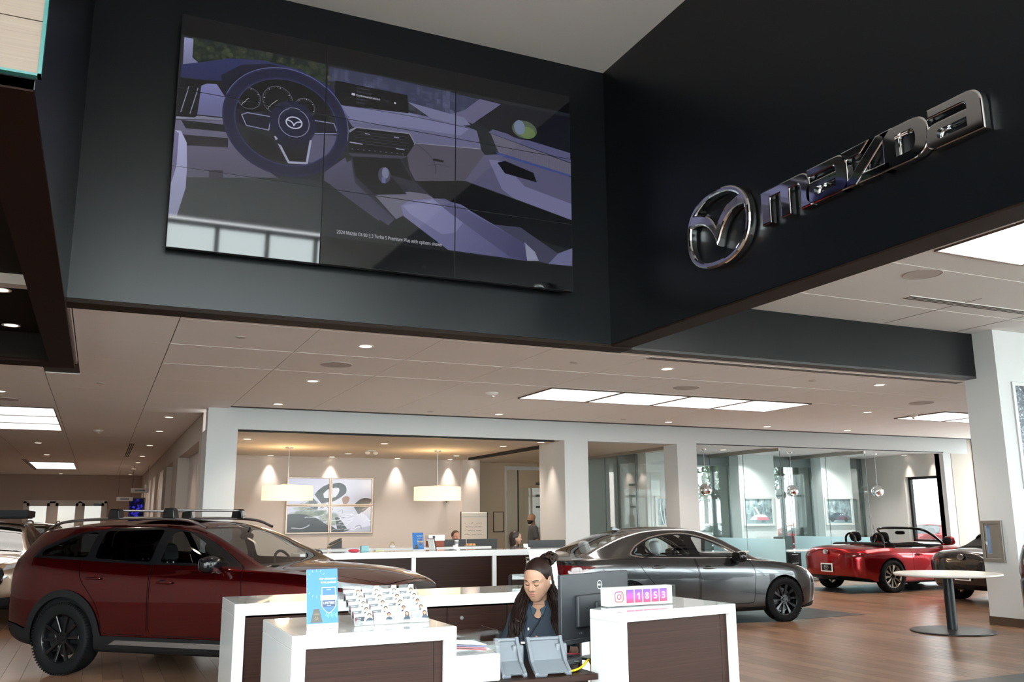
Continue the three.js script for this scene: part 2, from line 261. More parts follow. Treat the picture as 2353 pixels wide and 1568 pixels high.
// ---------------------------------------------------------------- lamps and ceiling fittings, each with its own light
const ORD = ['first', 'second', 'third', 'fourth', 'fifth', 'sixth', 'seventh', 'eighth', 'ninth', 'tenth'];
const dlTrim = lathe([[0.07, 0.02], [0.075, -0.002], [0.1, -0.006], [0.104, 0.0], [0.1, 0.004]], 28), dlLens = cyl(0.074, 0.074, 0.006, 28, 0, 0.0, 0);
function spot(o, x, y, z, tx, ty, tz, color, power, angle, pen = 0.8) {
  const l = new THREE.SpotLight(color, power, 0, angle, pen, 2); l.position.set(x, y, z); l.target.position.set(tx, ty, tz); l.castShadow = true; l.shadow.radius = 2; l.name = 'lamp'; o.add(l); o.add(l.target); return l;
}
function downlight(x, y, d, label, group, power = LAMP.down, color = lin(1, 0.84, 0.66), angle = 0.95, aim = [0, 0]) {
  const o = thing('recessed_downlight', label, 'downlight', x, y, d, 0, group);
  part(o, 'trim_ring', dlTrim, MT.trimWhite); part(o, 'lens', dlLens, MT.warmGlow);
  spot(o, 0, -0.03, 0, aim[0], -3, aim[1], color, power, angle); return o;
}
const G = 'recessed downlights of the showroom ceiling';
[2.83, 7.24, 11.35].forEach((x, i) => downlight(x, 3.658, 10.45, `round recessed downlight in the showroom ceiling nearest the black wall, ${ORD[i]} from left`, G));
downlight(2.83, 3.658, 13.45, 'round recessed downlight alone above the bonnet of the red car', G);
downlight(14.1, 3.658, 13.35, 'round recessed downlight beside the light panel near the white column', G);
[2.84, 7.24, 11.35, 14.1, 16.6].forEach((x, i) => downlight(x, 3.658, 16.4, `round recessed downlight close to the white back wall, ${ORD[i]} from left`, G));
[19.3, 22.4, 26.7, 31.2, 34.6, 38.8, 43.2].forEach((d, i) => downlight(1.17, 3.658, d, `round recessed downlight along the right wall of the long hall, ${ORD[i]} from the front`, 'downlights of the long hall', LAMP.down * 0.5, lin(1, 0.72, 0.5), 0.8));
[16.4, 26.8, 31.4, 43.4].forEach((d, i) => downlight(-1.59, 3.658, d, `round recessed downlight in the left half of the hall ceiling, ${ORD[i]} from the front`, 'downlights of the long hall', LAMP.down * 0.5, lin(1, 0.72, 0.5), 0.8));
[[-1.12, 11.99], [-1.08, 10.15]].forEach(([x, d], i) => downlight(x, 3.9, d, `round downlight in the black coffer at the left edge, ${['farther', 'nearer'][i]} one`, 'downlights in the black coffer', 2.2, lin(1, 0.8, 0.62), 1.05));
// sales room: ceiling lights and wall washers
const GS = 'recessed downlights of the sales room';
[[2.74, 19.34, 'at the left end'], [5.77, 19.5, 'near the middle of the opening'], [8.61, 19.27, 'near the right reveal'], [5.78, 22.77, 'above the framed screens'], [8.71, 22.6, 'above the flip chart']].forEach(([x, d, w]) => downlight(x, 3.268, d, `round recessed downlight in the sales room ceiling ${w}`, GS, LAMP.down * 1.0, lin(1, 0.84, 0.7), 1.15));
[[4.03, 'left of the screens'], [5.66, 'over the middle of the screens'], [7.51, 'right of the screens'], [9.08, 'in the right corner']].forEach(([x, w]) => downlight(x, 3.268, 24.06, `wall washing downlight on the sales room back wall ${w}`, 'wall washers of the sales room', LAMP.wash * 0.8, lin(1, 0.88, 0.76), 0.5, [0, -0.12]));
downlight(9.72, 3.268, 23.87, 'wall washing downlight on the square pillar of the sales room', 'wall washers of the sales room', LAMP.wash, lin(1, 0.85, 0.7), 0.42, [0, -0.2]);
downlight(8.95, 3.268, 17.95, 'wall washing downlight inside the right reveal of the wide opening', 'wall washers of the sales room', LAMP.wash * 0.8, lin(1, 0.85, 0.7), 0.4, [0.3, 0]);
[[11.95, 25.2, 'left'], [12.05, 23.7, 'right']].forEach(([x, d, w]) => downlight(x, 3.29, d, `wall washing downlight behind the glass door, ${w} one`, 'wall washers behind the glass door', LAMP.wash, lin(1, 0.8, 0.58), 0.42, [0.25, 0]));
// hall niches
[18.5, 24.6, 28.6, 32, 35.7, 38.8].forEach((d, i) => downlight(2.3, 3.2, d + (i ? 1.6 : 2.4), `wall washing downlight inside a hall niche, ${ORD[i]} from the front`, 'wall washers of the hall niches', LAMP.wash * 0.7, lin(1, 0.82, 0.62), 0.6, [0.3, 0]));
// offices
[[20.86, 18.55, 'left of the window'], [20.86, 17.72, 'right of the window']].forEach(([x, d, w]) => downlight(x, 3.298, d, `wall washing downlight on the grey office wall ${w}`, 'wall washers of the offices', LAMP.wash * 0.7, lin(1, 0.86, 0.74), 0.42, [0.1, 0]));
[[13.9, 21.6], [17.0, 21.6], [20.4, 21.4]].forEach(([x, d], i) => downlight(x, 3.4, d, `wall washing downlight in the passage behind the office piers, ${ORD[i]} from left`, 'wall washers of the passage', LAMP.wash * 0.8, lin(1, 0.84, 0.64), 0.5, [0, -0.35]));
[[14.6, 18.7, 'left'], [16.0, 19.3, 'middle'], [18.9, 19.3, 'right']].forEach(([x, d, w]) => downlight(x, 3.298, d, `round recessed downlight over the ${w} office`, 'downlights of the offices', LAMP.down * 2.0, lin(1, 0.97, 0.93), 1.2));
// flat light panels
function lightPanel(x0, x1, y, d0, d1, name, label, group, n, alongX, strength = LAMP.panel) {
  for (let i = 0; i < n; i++) {
    const a = alongX ? x0 + (x1 - x0) * i / n : x0, b = alongX ? x0 + (x1 - x0) * (i + 1) / n : x1, c = alongX ? d0 : d0 + (d1 - d0) * i / n, e = alongX ? d1 : d0 + (d1 - d0) * (i + 1) / n;
    const w = b - a - 0.06, h = e - c - 0.06, o = thing('ceiling_light_panel', typeof label === 'string' ? label : label(i), 'ceiling light', (a + b) / 2, y, (c + e) / 2, 0, group);
    part(o, 'frame', [box(0, -0.004, h / 2 + 0.006, w + 0.024, 0.024, 0.012), box(0, -0.004, -h / 2 - 0.006, w + 0.024, 0.024, 0.012), box(w / 2 + 0.006, -0.004, 0, 0.012, 0.024, h), box(-w / 2 - 0.006, -0.004, 0, 0.012, 0.024, h)], std([0.09, 0.06, 0.045], 0.5));
    part(o, 'diffuser', box(0, 0, 0, w, 0.012, h), MT.glow);
    const l = new THREE.RectAreaLight(lin(1, 0.95, 0.88), strength, w, h); l.position.y = -0.02; l.rotation.x = -Math.PI / 2; l.name = 'lamp'; o.add(l);
  }
}
lightPanel(6.52, 12.02, 3.655, 12.66, 14.02, 'p', (i) => `square glowing ceiling light panel above the grey car, ${ORD[i]} of four from left`, 'light panels above the grey car', 4, true);
lightPanel(-2.33, -0.87, 3.655, 18.4, 22.9, 'p', (i) => `bright light panel in the nearer hall ceiling, ${ORD[i]} of three from the front`, 'light panels of the nearer hall', 3, false, LAMP.panel * 0.5);
lightPanel(-2.33, -0.88, 3.655, 35.1, 39.5, 'p', (i) => `bright light panel in the far hall ceiling, ${ORD[i]} of three from the front`, 'light panels of the far hall', 3, false, LAMP.panel * 0.5);
lightPanel(15.5, 18.4, 3.655, 12.66, 14.0, 'p', (i) => `glowing ceiling light panel half hidden by the white column, ${ORD[i]} of two from left`, 'light panels right of the column', 2, true);
lightPanel(7.82, 9.22, 4.325, 2.15, 6.35, 'p', (i) => `large glowing light panel in the high right ceiling, ${ORD[2 - i]} of three from the back`, 'light panels of the high right ceiling', 3, false);
// small ceiling fittings
const speakerG = [lathe([[0, -0.004], [0.18, -0.006], [0.2, -0.002], [0.205, -0.009], [0.215, -0.009], [0.22, 0.0]], 40)];
[[2.81, 3.66, 11.87, 'above the windscreen of the red car'], [8.59, 3.66, 11.87, 'beside the row of four light panels'], [13.9, 3.66, 11.85, 'left of the white column'], [8.51, 4.33, 7.06, 'in the high right ceiling under the chrome lettering'], [-1.6, 3.66, 17.4, 'left of the hall light panels']].forEach(([x, y, d, w]) => { const o = solo('ceiling_speaker', speakerG, std([0.48, 0.44, 0.42], 0.9), `round flush ceiling speaker ${w}`, 'speaker', 'ceiling speakers'); place(o, x, y, d); });
const sprk = [cyl(0.055, 0.055, 0.008, 24), cyl(0.062, 0.062, 0.003, 24, 0, 0.004, 0)];
[[1.35, 10.46, 'under the black screen wall'], [-0.11, 14.87, 'right of the black coffer'], [5.75, 10.48, 'left of the four light panels'], [9.99, 10.51, 'right above the four light panels'], [5.79, 16.46, 'over the wide opening'], [10.11, 16.29, 'over the narrow opening']].forEach(([x, d, w]) => { const o = solo('sprinkler_cover', sprk, std([0.5, 0.46, 0.43], 0.7), `small round sprinkler cover in the ceiling ${w}`, 'sprinkler', 'sprinkler covers'); place(o, x, 3.656, d); });
[[5.88, 13.61, 'left of the row of four light panels'], [15.4, 13.38, 'beside the light panel near the column'], [-0.13, 22.63, 'in the hall right of the light panels']].forEach(([x, d, w]) => { const o = thing('smoke_detector', `white ceiling alarm with a small strobe lens ${w}`, 'alarm', x, 3.66, d, 0, 'ceiling alarms'); part(o, 'base', lathe([[0, -0.05], [0.06, -0.045], [0.1, -0.02], [0.11, 0]], 32), MT.trimWhite); part(o, 'lens', ball(0.03, 0.01, -0.06, 0.01), MT.chrome); });
// slot diffusers
function slotVent(x0, x1, y, d0, d1, label) { const o = thing('slot_diffuser', label, 'vent', (x0 + x1) / 2, y, (d0 + d1) / 2), w = x1 - x0, l = d1 - d0, ax = w > l; part(o, 'frame', [box(0, 0, 0, w, 0.008, l)], MT.trimWhite); for (const k of [-0.3, 0, 0.3]) part(o, 'slot', ax ? box(0, -0.004, k * l, w * 0.99, 0.006, 0.018) : box(k * w, -0.004, 0, 0.02, 0.006, l * 0.99), MT.void); }
slotVent(6.46, 12.4, 3.657, 9.7, 9.86, 'long slot air diffuser in the ceiling behind the black beam');
slotVent(9.2, 13.5, 4.327, 7.85, 8.01, 'long slot air diffuser in the high right ceiling');
slotVent(0.62, 0.78, 3.657, 26.1, 31.6, 'dark slot air diffuser in the hall ceiling right of the middle');
slotVent(-2.46, -2.3, 3.657, 33.5, 40.5, 'dark slot air diffuser left of the far hall light panel');
// drum pendants
[[3.97, 21.19, 'left, in front of the framed screens'], [7.61, 21.04, 'right, beside the flip chart']].forEach(([x, d, w]) => {
  const o = thing('drum_pendant_lamp', `cream drum pendant lamp in the sales room, ${w}`, 'pendant lamp', x, 3.27, d, 0, 'drum pendants');
  part(o, 'canopy', cyl(0.09, 0.09, 0.03, 28, 0, -0.015, 0), MT.metal); part(o, 'rod', cyl(0.01, 0.01, 0.9, 10, 0, -0.47, 0), MT.metal);
  part(o, 'shade', [lathe([[0.575, -1.23], [0.58, -1.23], [0.58, -0.9], [0.575, -0.9], [0.575, -1.23]], 56)], MT.shade); part(o, 'diffuser', cyl(0.57, 0.57, 0.01, 48, 0, -1.225, 0), MT.shade);
  part(o, 'spreader', [0, 1, 2].map((k) => tube([[0, -0.86, 0], [Math.cos(k * 2.094) * 0.3, -0.88, Math.sin(k * 2.094) * 0.3], [Math.cos(k * 2.094) * 0.57, -0.91, Math.sin(k * 2.094) * 0.57]], 0.005, 8, 6)), MT.metal);
  for (const y of [-0.6, -1.32]) { const l = new THREE.PointLight(lin(1, 0.72, 0.42), 1.1, 0, 2); l.position.y = y; l.castShadow = true; l.shadow.radius = 8; l.name = 'lamp'; o.add(l); }
});
// chrome ball pendants in the offices
[[13.9, 18.6, 'left office behind the narrow opening'], [16.87, 18.78, 'middle office'], [19.55, 18.4, 'right office near the window']].forEach(([x, d, w]) => {
  const o = thing('ball_pendant_lamp', `mirrored ball pendant lamp in the ${w}`, 'pendant lamp', x, 3.3, d, 0, 'ball pendants');
  part(o, 'canopy', ball(0.07, 0, 0, 0, 1, 0.8, 1), MT.chrome); part(o, 'wire', cyl(0.005, 0.005, 0.9, 8, 0, -0.45, 0), MT.metal);
  part(o, 'ball', new THREE.SphereGeometry(0.165, 40, 28, 0, Math.PI * 2, 0, Math.PI * 0.8).translate(0, -1.04, 0), MT.chrome);
  part(o, 'bulb', ball(0.07, 0, -1.09, 0), MT.warmGlow);
});
// ---------------------------------------------------------------- cars: a lofted shell, cut along outlines into panels, panes and lamps
const newSoup = () => ({ p: [], n: [] });
function split(s, f) {
  const I = newSoup(), O = newSoup(), P = s.p, N = s.n, d = [0, 0, 0];
  for (let i = 0; i < P.length; i += 9) {
    for (let k = 0; k < 3; k++) { d[k] = f(P[i + 3 * k], P[i + 3 * k + 1], P[i + 3 * k + 2]); if (Math.abs(d[k]) < 2e-4) d[k] = 2e-4; }
    const inn = (d[0] < 0) + (d[1] < 0) + (d[2] < 0);
    if (inn === 0 || inn === 3) { const T = inn ? I : O; for (let k = 0; k < 9; k++) { T.p.push(P[i + k]); T.n.push(N[i + k]); } continue; }
    const a = [], b = [];
    for (let k = 0; k < 3; k++) {
      const l = (k + 1) % 3, A = i + 3 * k, B = i + 3 * l, v = [P[A], P[A + 1], P[A + 2], N[A], N[A + 1], N[A + 2]];
      (d[k] < 0 ? a : b).push(v);
      if ((d[k] < 0) !== (d[l] < 0)) { const t = d[k] / (d[k] - d[l]), w = v.map((q, j) => q + t * ((j < 3 ? P[B + j] : N[B + j - 3]) - q)); a.push(w); b.push(w); }
    }
    for (const [poly, T] of [[a, I], [b, O]]) for (let k = 1; k < poly.length - 1; k++) for (const v of [poly[0], poly[k], poly[k + 1]]) { T.p.push(v[0], v[1], v[2]); T.n.push(v[3], v[4], v[5]); }
  }
  return [I, O];
}
function polySdf(pts) {
  const n = pts.length;
  return (x, y) => {
    let best = 1e9, inside = false;
    for (let i = 0, j = n - 1; i < n; j = i++) {
      const [ax, ay] = pts[j], [bx, by] = pts[i], ex = bx - ax, ey = by - ay, wx = x - ax, wy = y - ay, t = clamp((wx * ex + wy * ey) / (ex * ex + ey * ey), 0, 1), qx = wx - ex * t, qy = wy - ey * t;
      best = Math.min(best, qx * qx + qy * qy);
      if ((ay > y) !== (by > y) && x < ex * (y - ay) / ey + ax) inside = !inside;
    }
    return (inside ? -1 : 1) * Math.sqrt(best);
  };
}
// rounded outline through points (corners cut by quadratic curves)
function soften(pts, r = 0.06, k = 4) {
  const out = [];
  pts.forEach((p, i) => {
    const a = pts[(i + pts.length - 1) % pts.length], b = pts[(i + 1) % pts.length], rr = p[2] ?? r;
    const la = Math.hypot(a[0] - p[0], a[1] - p[1]), lb = Math.hypot(b[0] - p[0], b[1] - p[1]), ta = Math.min(rr, la * 0.45) / la, tb = Math.min(rr, lb * 0.45) / lb;
    const A = [p[0] + (a[0] - p[0]) * ta, p[1] + (a[1] - p[1]) * ta], B = [p[0] + (b[0] - p[0]) * tb, p[1] + (b[1] - p[1]) * tb];
    for (let q = 0; q <= k; q++) { const t = q / k, u = 1 - t; out.push([u * u * A[0] + 2 * u * t * p[0] + t * t * B[0], u * u * A[1] + 2 * u * t * p[1] + t * t * B[1]]); }
  });
  return out;
}
function soupGeo(soups) {
  let n = 0; for (const s of soups) n += s.p.length;
  const p = new Float32Array(n), q = new Float32Array(n); let o = 0;
  for (const s of soups) { p.set(s.p, o); q.set(s.n, o); o += s.p.length; }
  const g = new THREE.BufferGeometry(); g.setAttribute('position', new THREE.BufferAttribute(p, 3)); g.setAttribute('normal', new THREE.BufferAttribute(q, 3));
  g.setAttribute('uv', new THREE.BufferAttribute(new Float32Array(n / 3 * 2), 2)); return g;
}
function mirror(s) {
  const m = newSoup();
  for (let i = 0; i < s.p.length; i += 9) for (const k of [0, 2, 1]) { const o = i + 3 * k; m.p.push(s.p[o], s.p[o + 1], -s.p[o + 2]); m.n.push(s.n[o], s.n[o + 1], -s.n[o + 2]); }
  return m;
}
function shifted(s, d) { return { p: s.p.map((v, i) => v - s.n[i] * d), n: s.n }; }
// right half of the shell (x forward, y up, z to the car's right; origin on the floor under the rear axle)
function shellHalf(c) {
  const top = curve1(c.top), W = curve1(c.width), belt = curve1(c.belt), sill = curve1(c.sill), rail = curve1(c.rail), bot = curve1(c.bottom), bulge = curve1(c.bulge ?? [[0, 0.02], [1, 0.02]]);
  const x0 = c.top[0][0], x1 = c.top[c.top.length - 1][0], xs = [];
  for (let x = x0; x < x0 + 0.06; x += 0.005) xs.push(x);
  for (let x = x0 + 0.06; x < x0 + 0.36; x += 0.014) xs.push(x);
  for (let x = x0 + 0.36; x < x1 - 0.36; x += c.step ?? 0.032) xs.push(x);
  for (let x = x1 - 0.36; x < x1 - 0.06; x += 0.014) xs.push(x);
  for (let x = x1 - 0.06; x < x1; x += 0.005) xs.push(x);
  xs.push(x1);
  const rows = [];
  for (const x of xs) {
    const w = W(x), yt = top(x), yb = Math.min(bot(x), yt - 0.3), ys = Math.min(sill(x), yt - 0.25), be = Math.min(belt(x), yt - 0.035);
    const wr = Math.min(rail(x), w * 0.96), crown = Math.min(c.crown ?? 0.05, 0.05 + 0 * w) * (wr / 0.6), yr = Math.max(be + 0.012, yt - crown);
    const wb = w - (c.tuck ?? 0.055) * Math.min(1, w / 0.5), mid = ys + (be - ys) * 0.42, sh = ys + (be - ys) * 0.84, pts = [];
    pts.push([0, yb], [w * 0.5, yb], [w * 0.82, yb], [w * 0.93, yb + 0.015]);
    const side = new THREE.CatmullRomCurve3([V(w * 0.93, yb + 0.015, 0), V(w - 0.035 * Math.min(1, w), ys, 0), V(w - 0.003, mid, 0), V(w - 0.012 * Math.min(1, w) + 0.012 * bulge(x), sh, 0), V(wb, be, 0)], false, 'centripetal');
    for (let i = 1; i <= 20; i++) { const q = side.getPoint(i / 20); pts.push([q.x, q.y]); }
    for (let i = 1; i <= 12; i++) { const t = i / 12; pts.push([wb + (wr - wb) * t + 0.03 * Math.sin(Math.PI * t) * Math.min(1, (yr - be) * 2), be + (yr - be) * t]); }
    for (let i = 1; i <= 10; i++) { const t = i / 10, a = t * Math.PI / 2; pts.push([wr * (1 - t), yr + (yt - yr) * Math.sin(a)]); }
    const kf = clamp((x - (x1 - 0.75)) / 0.75, 0, 1), kr = clamp((x0 + 0.6 - x) / 0.6, 0, 1);
    rows.push(pts.map(([z, y]) => [x + (kf ? kf * kf * c.front(y) : 0) + (kr ? kr * kr * c.rear(y) : 0), y, z]));
  }
  const m = rows[0].length, nr = rows.length, N = rows.map((r) => r.map(() => [0, 0, 0])), tri = [];
  for (let i = 0; i < nr - 1; i++) for (let j = 0; j < m - 1; j++) for (const T of [[[i, j], [i + 1, j], [i, j + 1]], [[i + 1, j], [i + 1, j + 1], [i, j + 1]]]) {
    const [A, B, C] = T.map(([a, b]) => rows[a][b]), u = [B[0] - A[0], B[1] - A[1], B[2] - A[2]], v = [C[0] - A[0], C[1] - A[1], C[2] - A[2]];
    const q = [u[1] * v[2] - u[2] * v[1], u[2] * v[0] - u[0] * v[2], u[0] * v[1] - u[1] * v[0]];
    if (Math.hypot(...q) < 1e-9) continue;
    tri.push(T); for (const [a, b] of T) for (let k = 0; k < 3; k++) N[a][b][k] += q[k];
  }
  for (let i = 0; i < nr; i++) for (let j = 0; j < m; j++) { const n = N[i][j]; if (j === 0 || j === m - 1) n[2] = 0; if (i === 0 || i === nr - 1) n[2] *= rows[i][j][2] < 0.01 ? 0 : 1; const l = Math.hypot(...n) || 1; n[0] /= l; n[1] /= l; n[2] /= l; }
  const s = newSoup();
  for (const T of tri) for (const [a, b] of T) { s.p.push(...rows[a][b]); s.n.push(...N[a][b]); }
  return s;
}
// wheel: tyre, rim with spokes, brake disc; axis along z, face towards +z
function wheelParts(r, w, rimR, style) {
  const t = w / 2, sw = rimR;
  const tyre = lathe([[sw - 0.005, -t * 0.8], [sw + 0.02, -t], [r - 0.03, -t], [r - 0.008, -t * 0.85], [r, -t * 0.6], [r, t * 0.6], [r - 0.008, t * 0.85], [r - 0.03, t], [sw + 0.02, t], [sw - 0.005, t * 0.8]], 64).rotateX(Math.PI / 2);
  const treads = []; for (let i = 0; i < 72; i++) { const a = i / 72 * 2 * Math.PI; treads.push(box(0, 0, t * 0.72 * (i % 2 ? 1 : 1), 0.012, 0.018, t * 0.4).translate(0, r - 0.004, 0).rotateZ(a)); }
  const rim = [lathe([[sw - 0.006, -t * 0.8], [sw - 0.03, -t * 0.3], [sw - 0.035, t * 0.3], [sw - 0.012, t * 0.78], [sw + 0.003, t * 0.84], [sw + 0.004, t * 0.7], [sw - 0.004, t * 0.4], [sw - 0.004, -t * 0.8]], 56).rotateX(Math.PI / 2)];
  const n = style.n;
  for (let i = 0; i < n; i++) {
    const a = i / n * 2 * Math.PI, wi = style.inner, wo = style.outer, R = sw - 0.012;
    const arms = style.split ? [-style.split, style.split] : [0];
    for (const k of arms) {
      const sh = shapeOf([[-wi, 0.05], [wi, 0.05], [wo + k * R, R], [-wo + k * R, R]]);
      const g = extrude(sh, 0.022, 0.006, 1); const p = g.attributes.position;
      for (let q = 0; q < p.count; q++) p.setZ(q, p.getZ(q) + t * (0.42 + 0.22 * (p.getY(q) / R)) - 0.01);
      g.computeVertexNormals(); rim.push(g.rotateZ(a));
    }
  }
  rim.push(cyl(0.07, 0.075, 0.05, 24).rotateX(Math.PI / 2).translate(0, 0, t * 0.42));
  const cap = cyl(0.03, 0.032, 0.012, 20).rotateX(Math.PI / 2).translate(0, 0, t * 0.42 + 0.03);
  const disc = [cyl(sw * 0.72, sw * 0.72, 0.02, 32).rotateX(Math.PI / 2).translate(0, 0, -0.01), rbox(0.11, 0.2, 0.07, 0.02, -sw * 0.6, 0.02, 0.0)];
  const nuts = []; for (let i = 0; i < 5; i++) { const a = i / 5 * 2 * Math.PI + 0.3; nuts.push(cyl(0.009, 0.009, 0.02, 6).rotateX(Math.PI / 2).translate(Math.cos(a) * 0.052, Math.sin(a) * 0.052, t * 0.42 + 0.026)); }
  return { tyre: merged([tyre, ...treads]), rim: merged(rim), cap, disc: merged(disc), nuts: merged(nuts) };
}
function superEllipsoid(rx, ry, rz, e = 0.7, seg = 20) {
  const g = new THREE.SphereGeometry(1, seg, seg), p = g.attributes.position, f = (v) => Math.sign(v) * Math.pow(Math.abs(v), e);
  for (let i = 0; i < p.count; i++) p.setXYZ(i, f(p.getX(i)) * rx, f(p.getY(i)) * ry, f(p.getZ(i)) * rz);
  g.computeVertexNormals(); return g;
}
function emblemGeo(s, depth) { // winged oval, about s wide, in the xy plane facing +z
  const ov = (a, b, n = 40) => Array.from({ length: n }, (_, i) => { const t = i / n * 2 * Math.PI, c = Math.cos(t), q = Math.sin(t), e = 0.86; return [Math.sign(c) * Math.pow(Math.abs(c), e) * a, Math.sign(q) * Math.pow(Math.abs(q), e) * b]; });
  const ring = extrude(shapeOf(ov(s * 0.5, s * 0.4), [ov(s * 0.435, s * 0.335).reverse()]), depth, depth * 0.35, 2);
  const wing = extrude(wingShape(s), depth, depth * 0.35, 2);
  return merged([ring, wing]);
}
function wingShape(s) {
  const sh = new THREE.Shape(), q = (x, y) => [x * s, y * s];
  sh.moveTo(...q(-0.465, 0.1)).bezierCurveTo(...q(-0.3, 0.14), ...q(-0.1, 0.1), ...q(0, -0.19)).bezierCurveTo(...q(0.1, 0.1), ...q(0.3, 0.14), ...q(0.465, 0.1));
  sh.lineTo(...q(0.39, 0.25)).bezierCurveTo(...q(0.22, 0.21), ...q(0.07, 0.18), ...q(0, 0.01)).bezierCurveTo(...q(-0.07, 0.18), ...q(-0.22, 0.21), ...q(-0.39, 0.25)); return sh;
}
const glassy = {};
function seatGeo(w = 0.5) { return [rbox(0.5, 0.16, w, 0.06, 0.05, 0.36, 0, 3), new RoundedBoxGeometry(0.13, 0.62, w * 0.96, 3, 0.06).rotateZ(0.3).translate(-0.27, 0.72, 0)]; }
function headrestGeo() { return [superEllipsoid(0.055, 0.1, 0.13, 0.6, 16).rotateZ(0.25).translate(-0.39, 1.13, 0)]; }

// builds one car; every car of a kind is a clone of the first with its own paint
function buildCar(c, M) {
  const g = new THREE.Group(); let rest = shellHalf(c), inn;
  const liner = split(split(rest, (x, y) => y - (c.linerTop ?? 1.0))[0], (x, y, z) => Math.max(c.x0 + 0.3 - x, x - (c.x1 - 1.0)))[0];
  const both = (s) => soupGeo([s, mirror(s)]);
  const cutOut = (f) => { [inn, rest] = split(rest, f); return inn; };
  const sideOf = (f, zmin = 0.4) => (x, y, z) => Math.max(f(x, y), zmin - z);
  const arch = (r) => (x, y, z) => Math.max(Math.min(Math.hypot(x, y - c.wr), Math.hypot(x - c.wb, y - c.wr)) - r, 0.45 - z);
  cutOut(arch(c.archR));                                                        // wheel openings
  if (c.hole) { const f = polySdf(soften(c.hole, 0.12)); cutOut((x, y, z) => Math.max(f(x, z), c.holeY - y)); }
  const pieces = { cladding: [], lamps: [] };
  const windscreen = c.windscreen ? (() => { const f = polySdf(soften(c.windscreen, 0.05)); return cutOut((x, y, z) => Math.max(f(x, z), c.beltY - y)); })() : null;
  const backlight = c.backlight ? (() => { const f = polySdf(soften(c.backlight, 0.06)); return cutOut((x, y, z) => Math.max(f(c.backlightTop ? x : z, c.backlightTop ? z : y), x - c.backlightX, c.backlightTop ? c.beltY - y : -1)); })() : null;
  let dlo = null; const panes = [];
  if (c.dlo) {
    const f = polySdf(c.dlo);
    if (c.dloTrim) { const rim = cutOut(sideOf((x, y) => f(x, y) - c.dloTrim)); const [i2, o2] = split(rim, sideOf(f)); dlo = i2; pieces.chrome = o2; } else dlo = cutOut(sideOf(f));
    for (const p of c.panes) { const h = polySdf(soften(p.at, p.r ?? 0.04)); let a; [a, dlo] = split(dlo, sideOf(h)); panes.push([a, p.door]); }
  }
  const lamp = (list, name, mat) => { for (const q of list ?? []) { const f = polySdf(soften(q.at, q.r ?? 0.02)); const s = cutOut(q.view === 'end' ? (x, y, z) => Math.max(f(z, y), q.front ? c.x1 - 0.75 - x : x - (c.x0 + 0.75)) : q.view === 'top' ? (x, y, z) => Math.max(f(x, z), q.y - y) : (x, y, z) => Math.max(f(x, y), (q.z ?? 0.45) - z)); if (!s.p.length) continue; const zmin = s.p.reduce((m, v, i) => (i % 3 === 2 ? Math.min(m, v) : m), 9); if (zmin < 0.02) part(g, q.name ?? name, both(s), q.mat ?? mat); else for (const h of [s, mirror(s)]) part(g, q.name ?? name, soupGeo([h]), q.mat ?? mat); } };
  lamp(c.tail, 'tail_lamp', M.tail); lamp(c.head, 'headlamp', M.lamp); lamp(c.grille, 'grille', M.black); lamp(c.trim, 'trim', M.chrome);
  if (c.cladY) { const f = curve1(c.cladY), s = cutOut((x, y, z) => Math.min(arch(c.cladR)(x, y, z), y - f(x))); for (const h of [s, mirror(s)]) part(g, 'cladding', soupGeo([shifted(h, -0.012)]), M.cladding); } else if (c.sillY) { const f = curve1(c.sillY), s = cutOut((x, y) => y - f(x)); part(g, 'lower_trim', both(s), M.black); }
  const gaps = [];
  const doorSoups = (c.doors ?? []).map((d) => { const f = polySdf(soften(d.at, d.r ?? 0.05)); const a = cutOut(sideOf((x, y) => f(x, y) - 0.004)); const [inside, gap] = split(a, sideOf((x, y) => f(x, y) + 0.004)); gaps.push(gap); return inside; });
  for (const d of c.lids ?? []) { const f = polySdf(soften(d.at, d.r ?? 0.05)), test = d.view === 'end' ? (x, y, z) => f(z, y) : (x, y, z) => f(x, z), lim = d.view === 'end' ? (x) => (d.front ? c.x1 - 0.8 - x : x - (c.x0 + 0.7)) : (x, y) => d.y - y; const a = cutOut((x, y, z) => Math.max(test(x, y, z) - 0.004, lim(x, y))); const [inside, gap] = split(a, (x, y, z) => Math.max(test(x, y, z) + 0.004, lim(x, y))); gaps.push(gap); part(g, d.name, both(inside), M.paint); }
  part(g, 'body_shell', both(rest), M.paint);
  if (gaps.some((q) => q.p.length)) part(g, 'shut_line', soupGeo(gaps.flatMap((q) => { const s = shifted(q, 0.006); return [s, mirror(s)]; })), M.black);
  part(g, 'interior_trim', both(shifted(liner, 0.05)), M.dark);
  if (pieces.chrome) part(g, 'window_surround', both(shifted(pieces.chrome, -0.004)), c.dloMat ?? M.chrome);
  if (dlo) part(g, 'window_frame', both(dlo), M.gloss);
  if (windscreen) part(g, 'windscreen', both(windscreen), M.glass);
  if (backlight) part(g, 'rear_window', both(backlight), c.privacy ? M.privacy : M.glass);
  for (const sg of [1, -1]) {
    const mk = (s) => soupGeo([sg > 0 ? s : mirror(s)]);
    const doors = doorSoups.map((s, i) => {
      const d = part(g, 'door', mk(s), M.paint), h = c.doors[i].handle;
      if (h) {
        const hg = superEllipsoid(0.11, 0.016, 0.016, 0.8, 14).rotateY(-0.03 * sg).translate(h[0], h[1], sg * (h[2] + 0.022));
        part(d, 'handle', hg, M.paint); part(d, 'handle_recess', superEllipsoid(0.07, 0.03, 0.008, 0.9, 14).translate(h[0] - 0.02, h[1], sg * (h[2] - 0.001)), M.black);
      }
      return d;
    });
    for (const [s, di] of panes) part(di >= 0 ? doors[di] : g, 'window_pane', mk(s), di === 0 || !c.privacy ? M.glass : M.privacy);
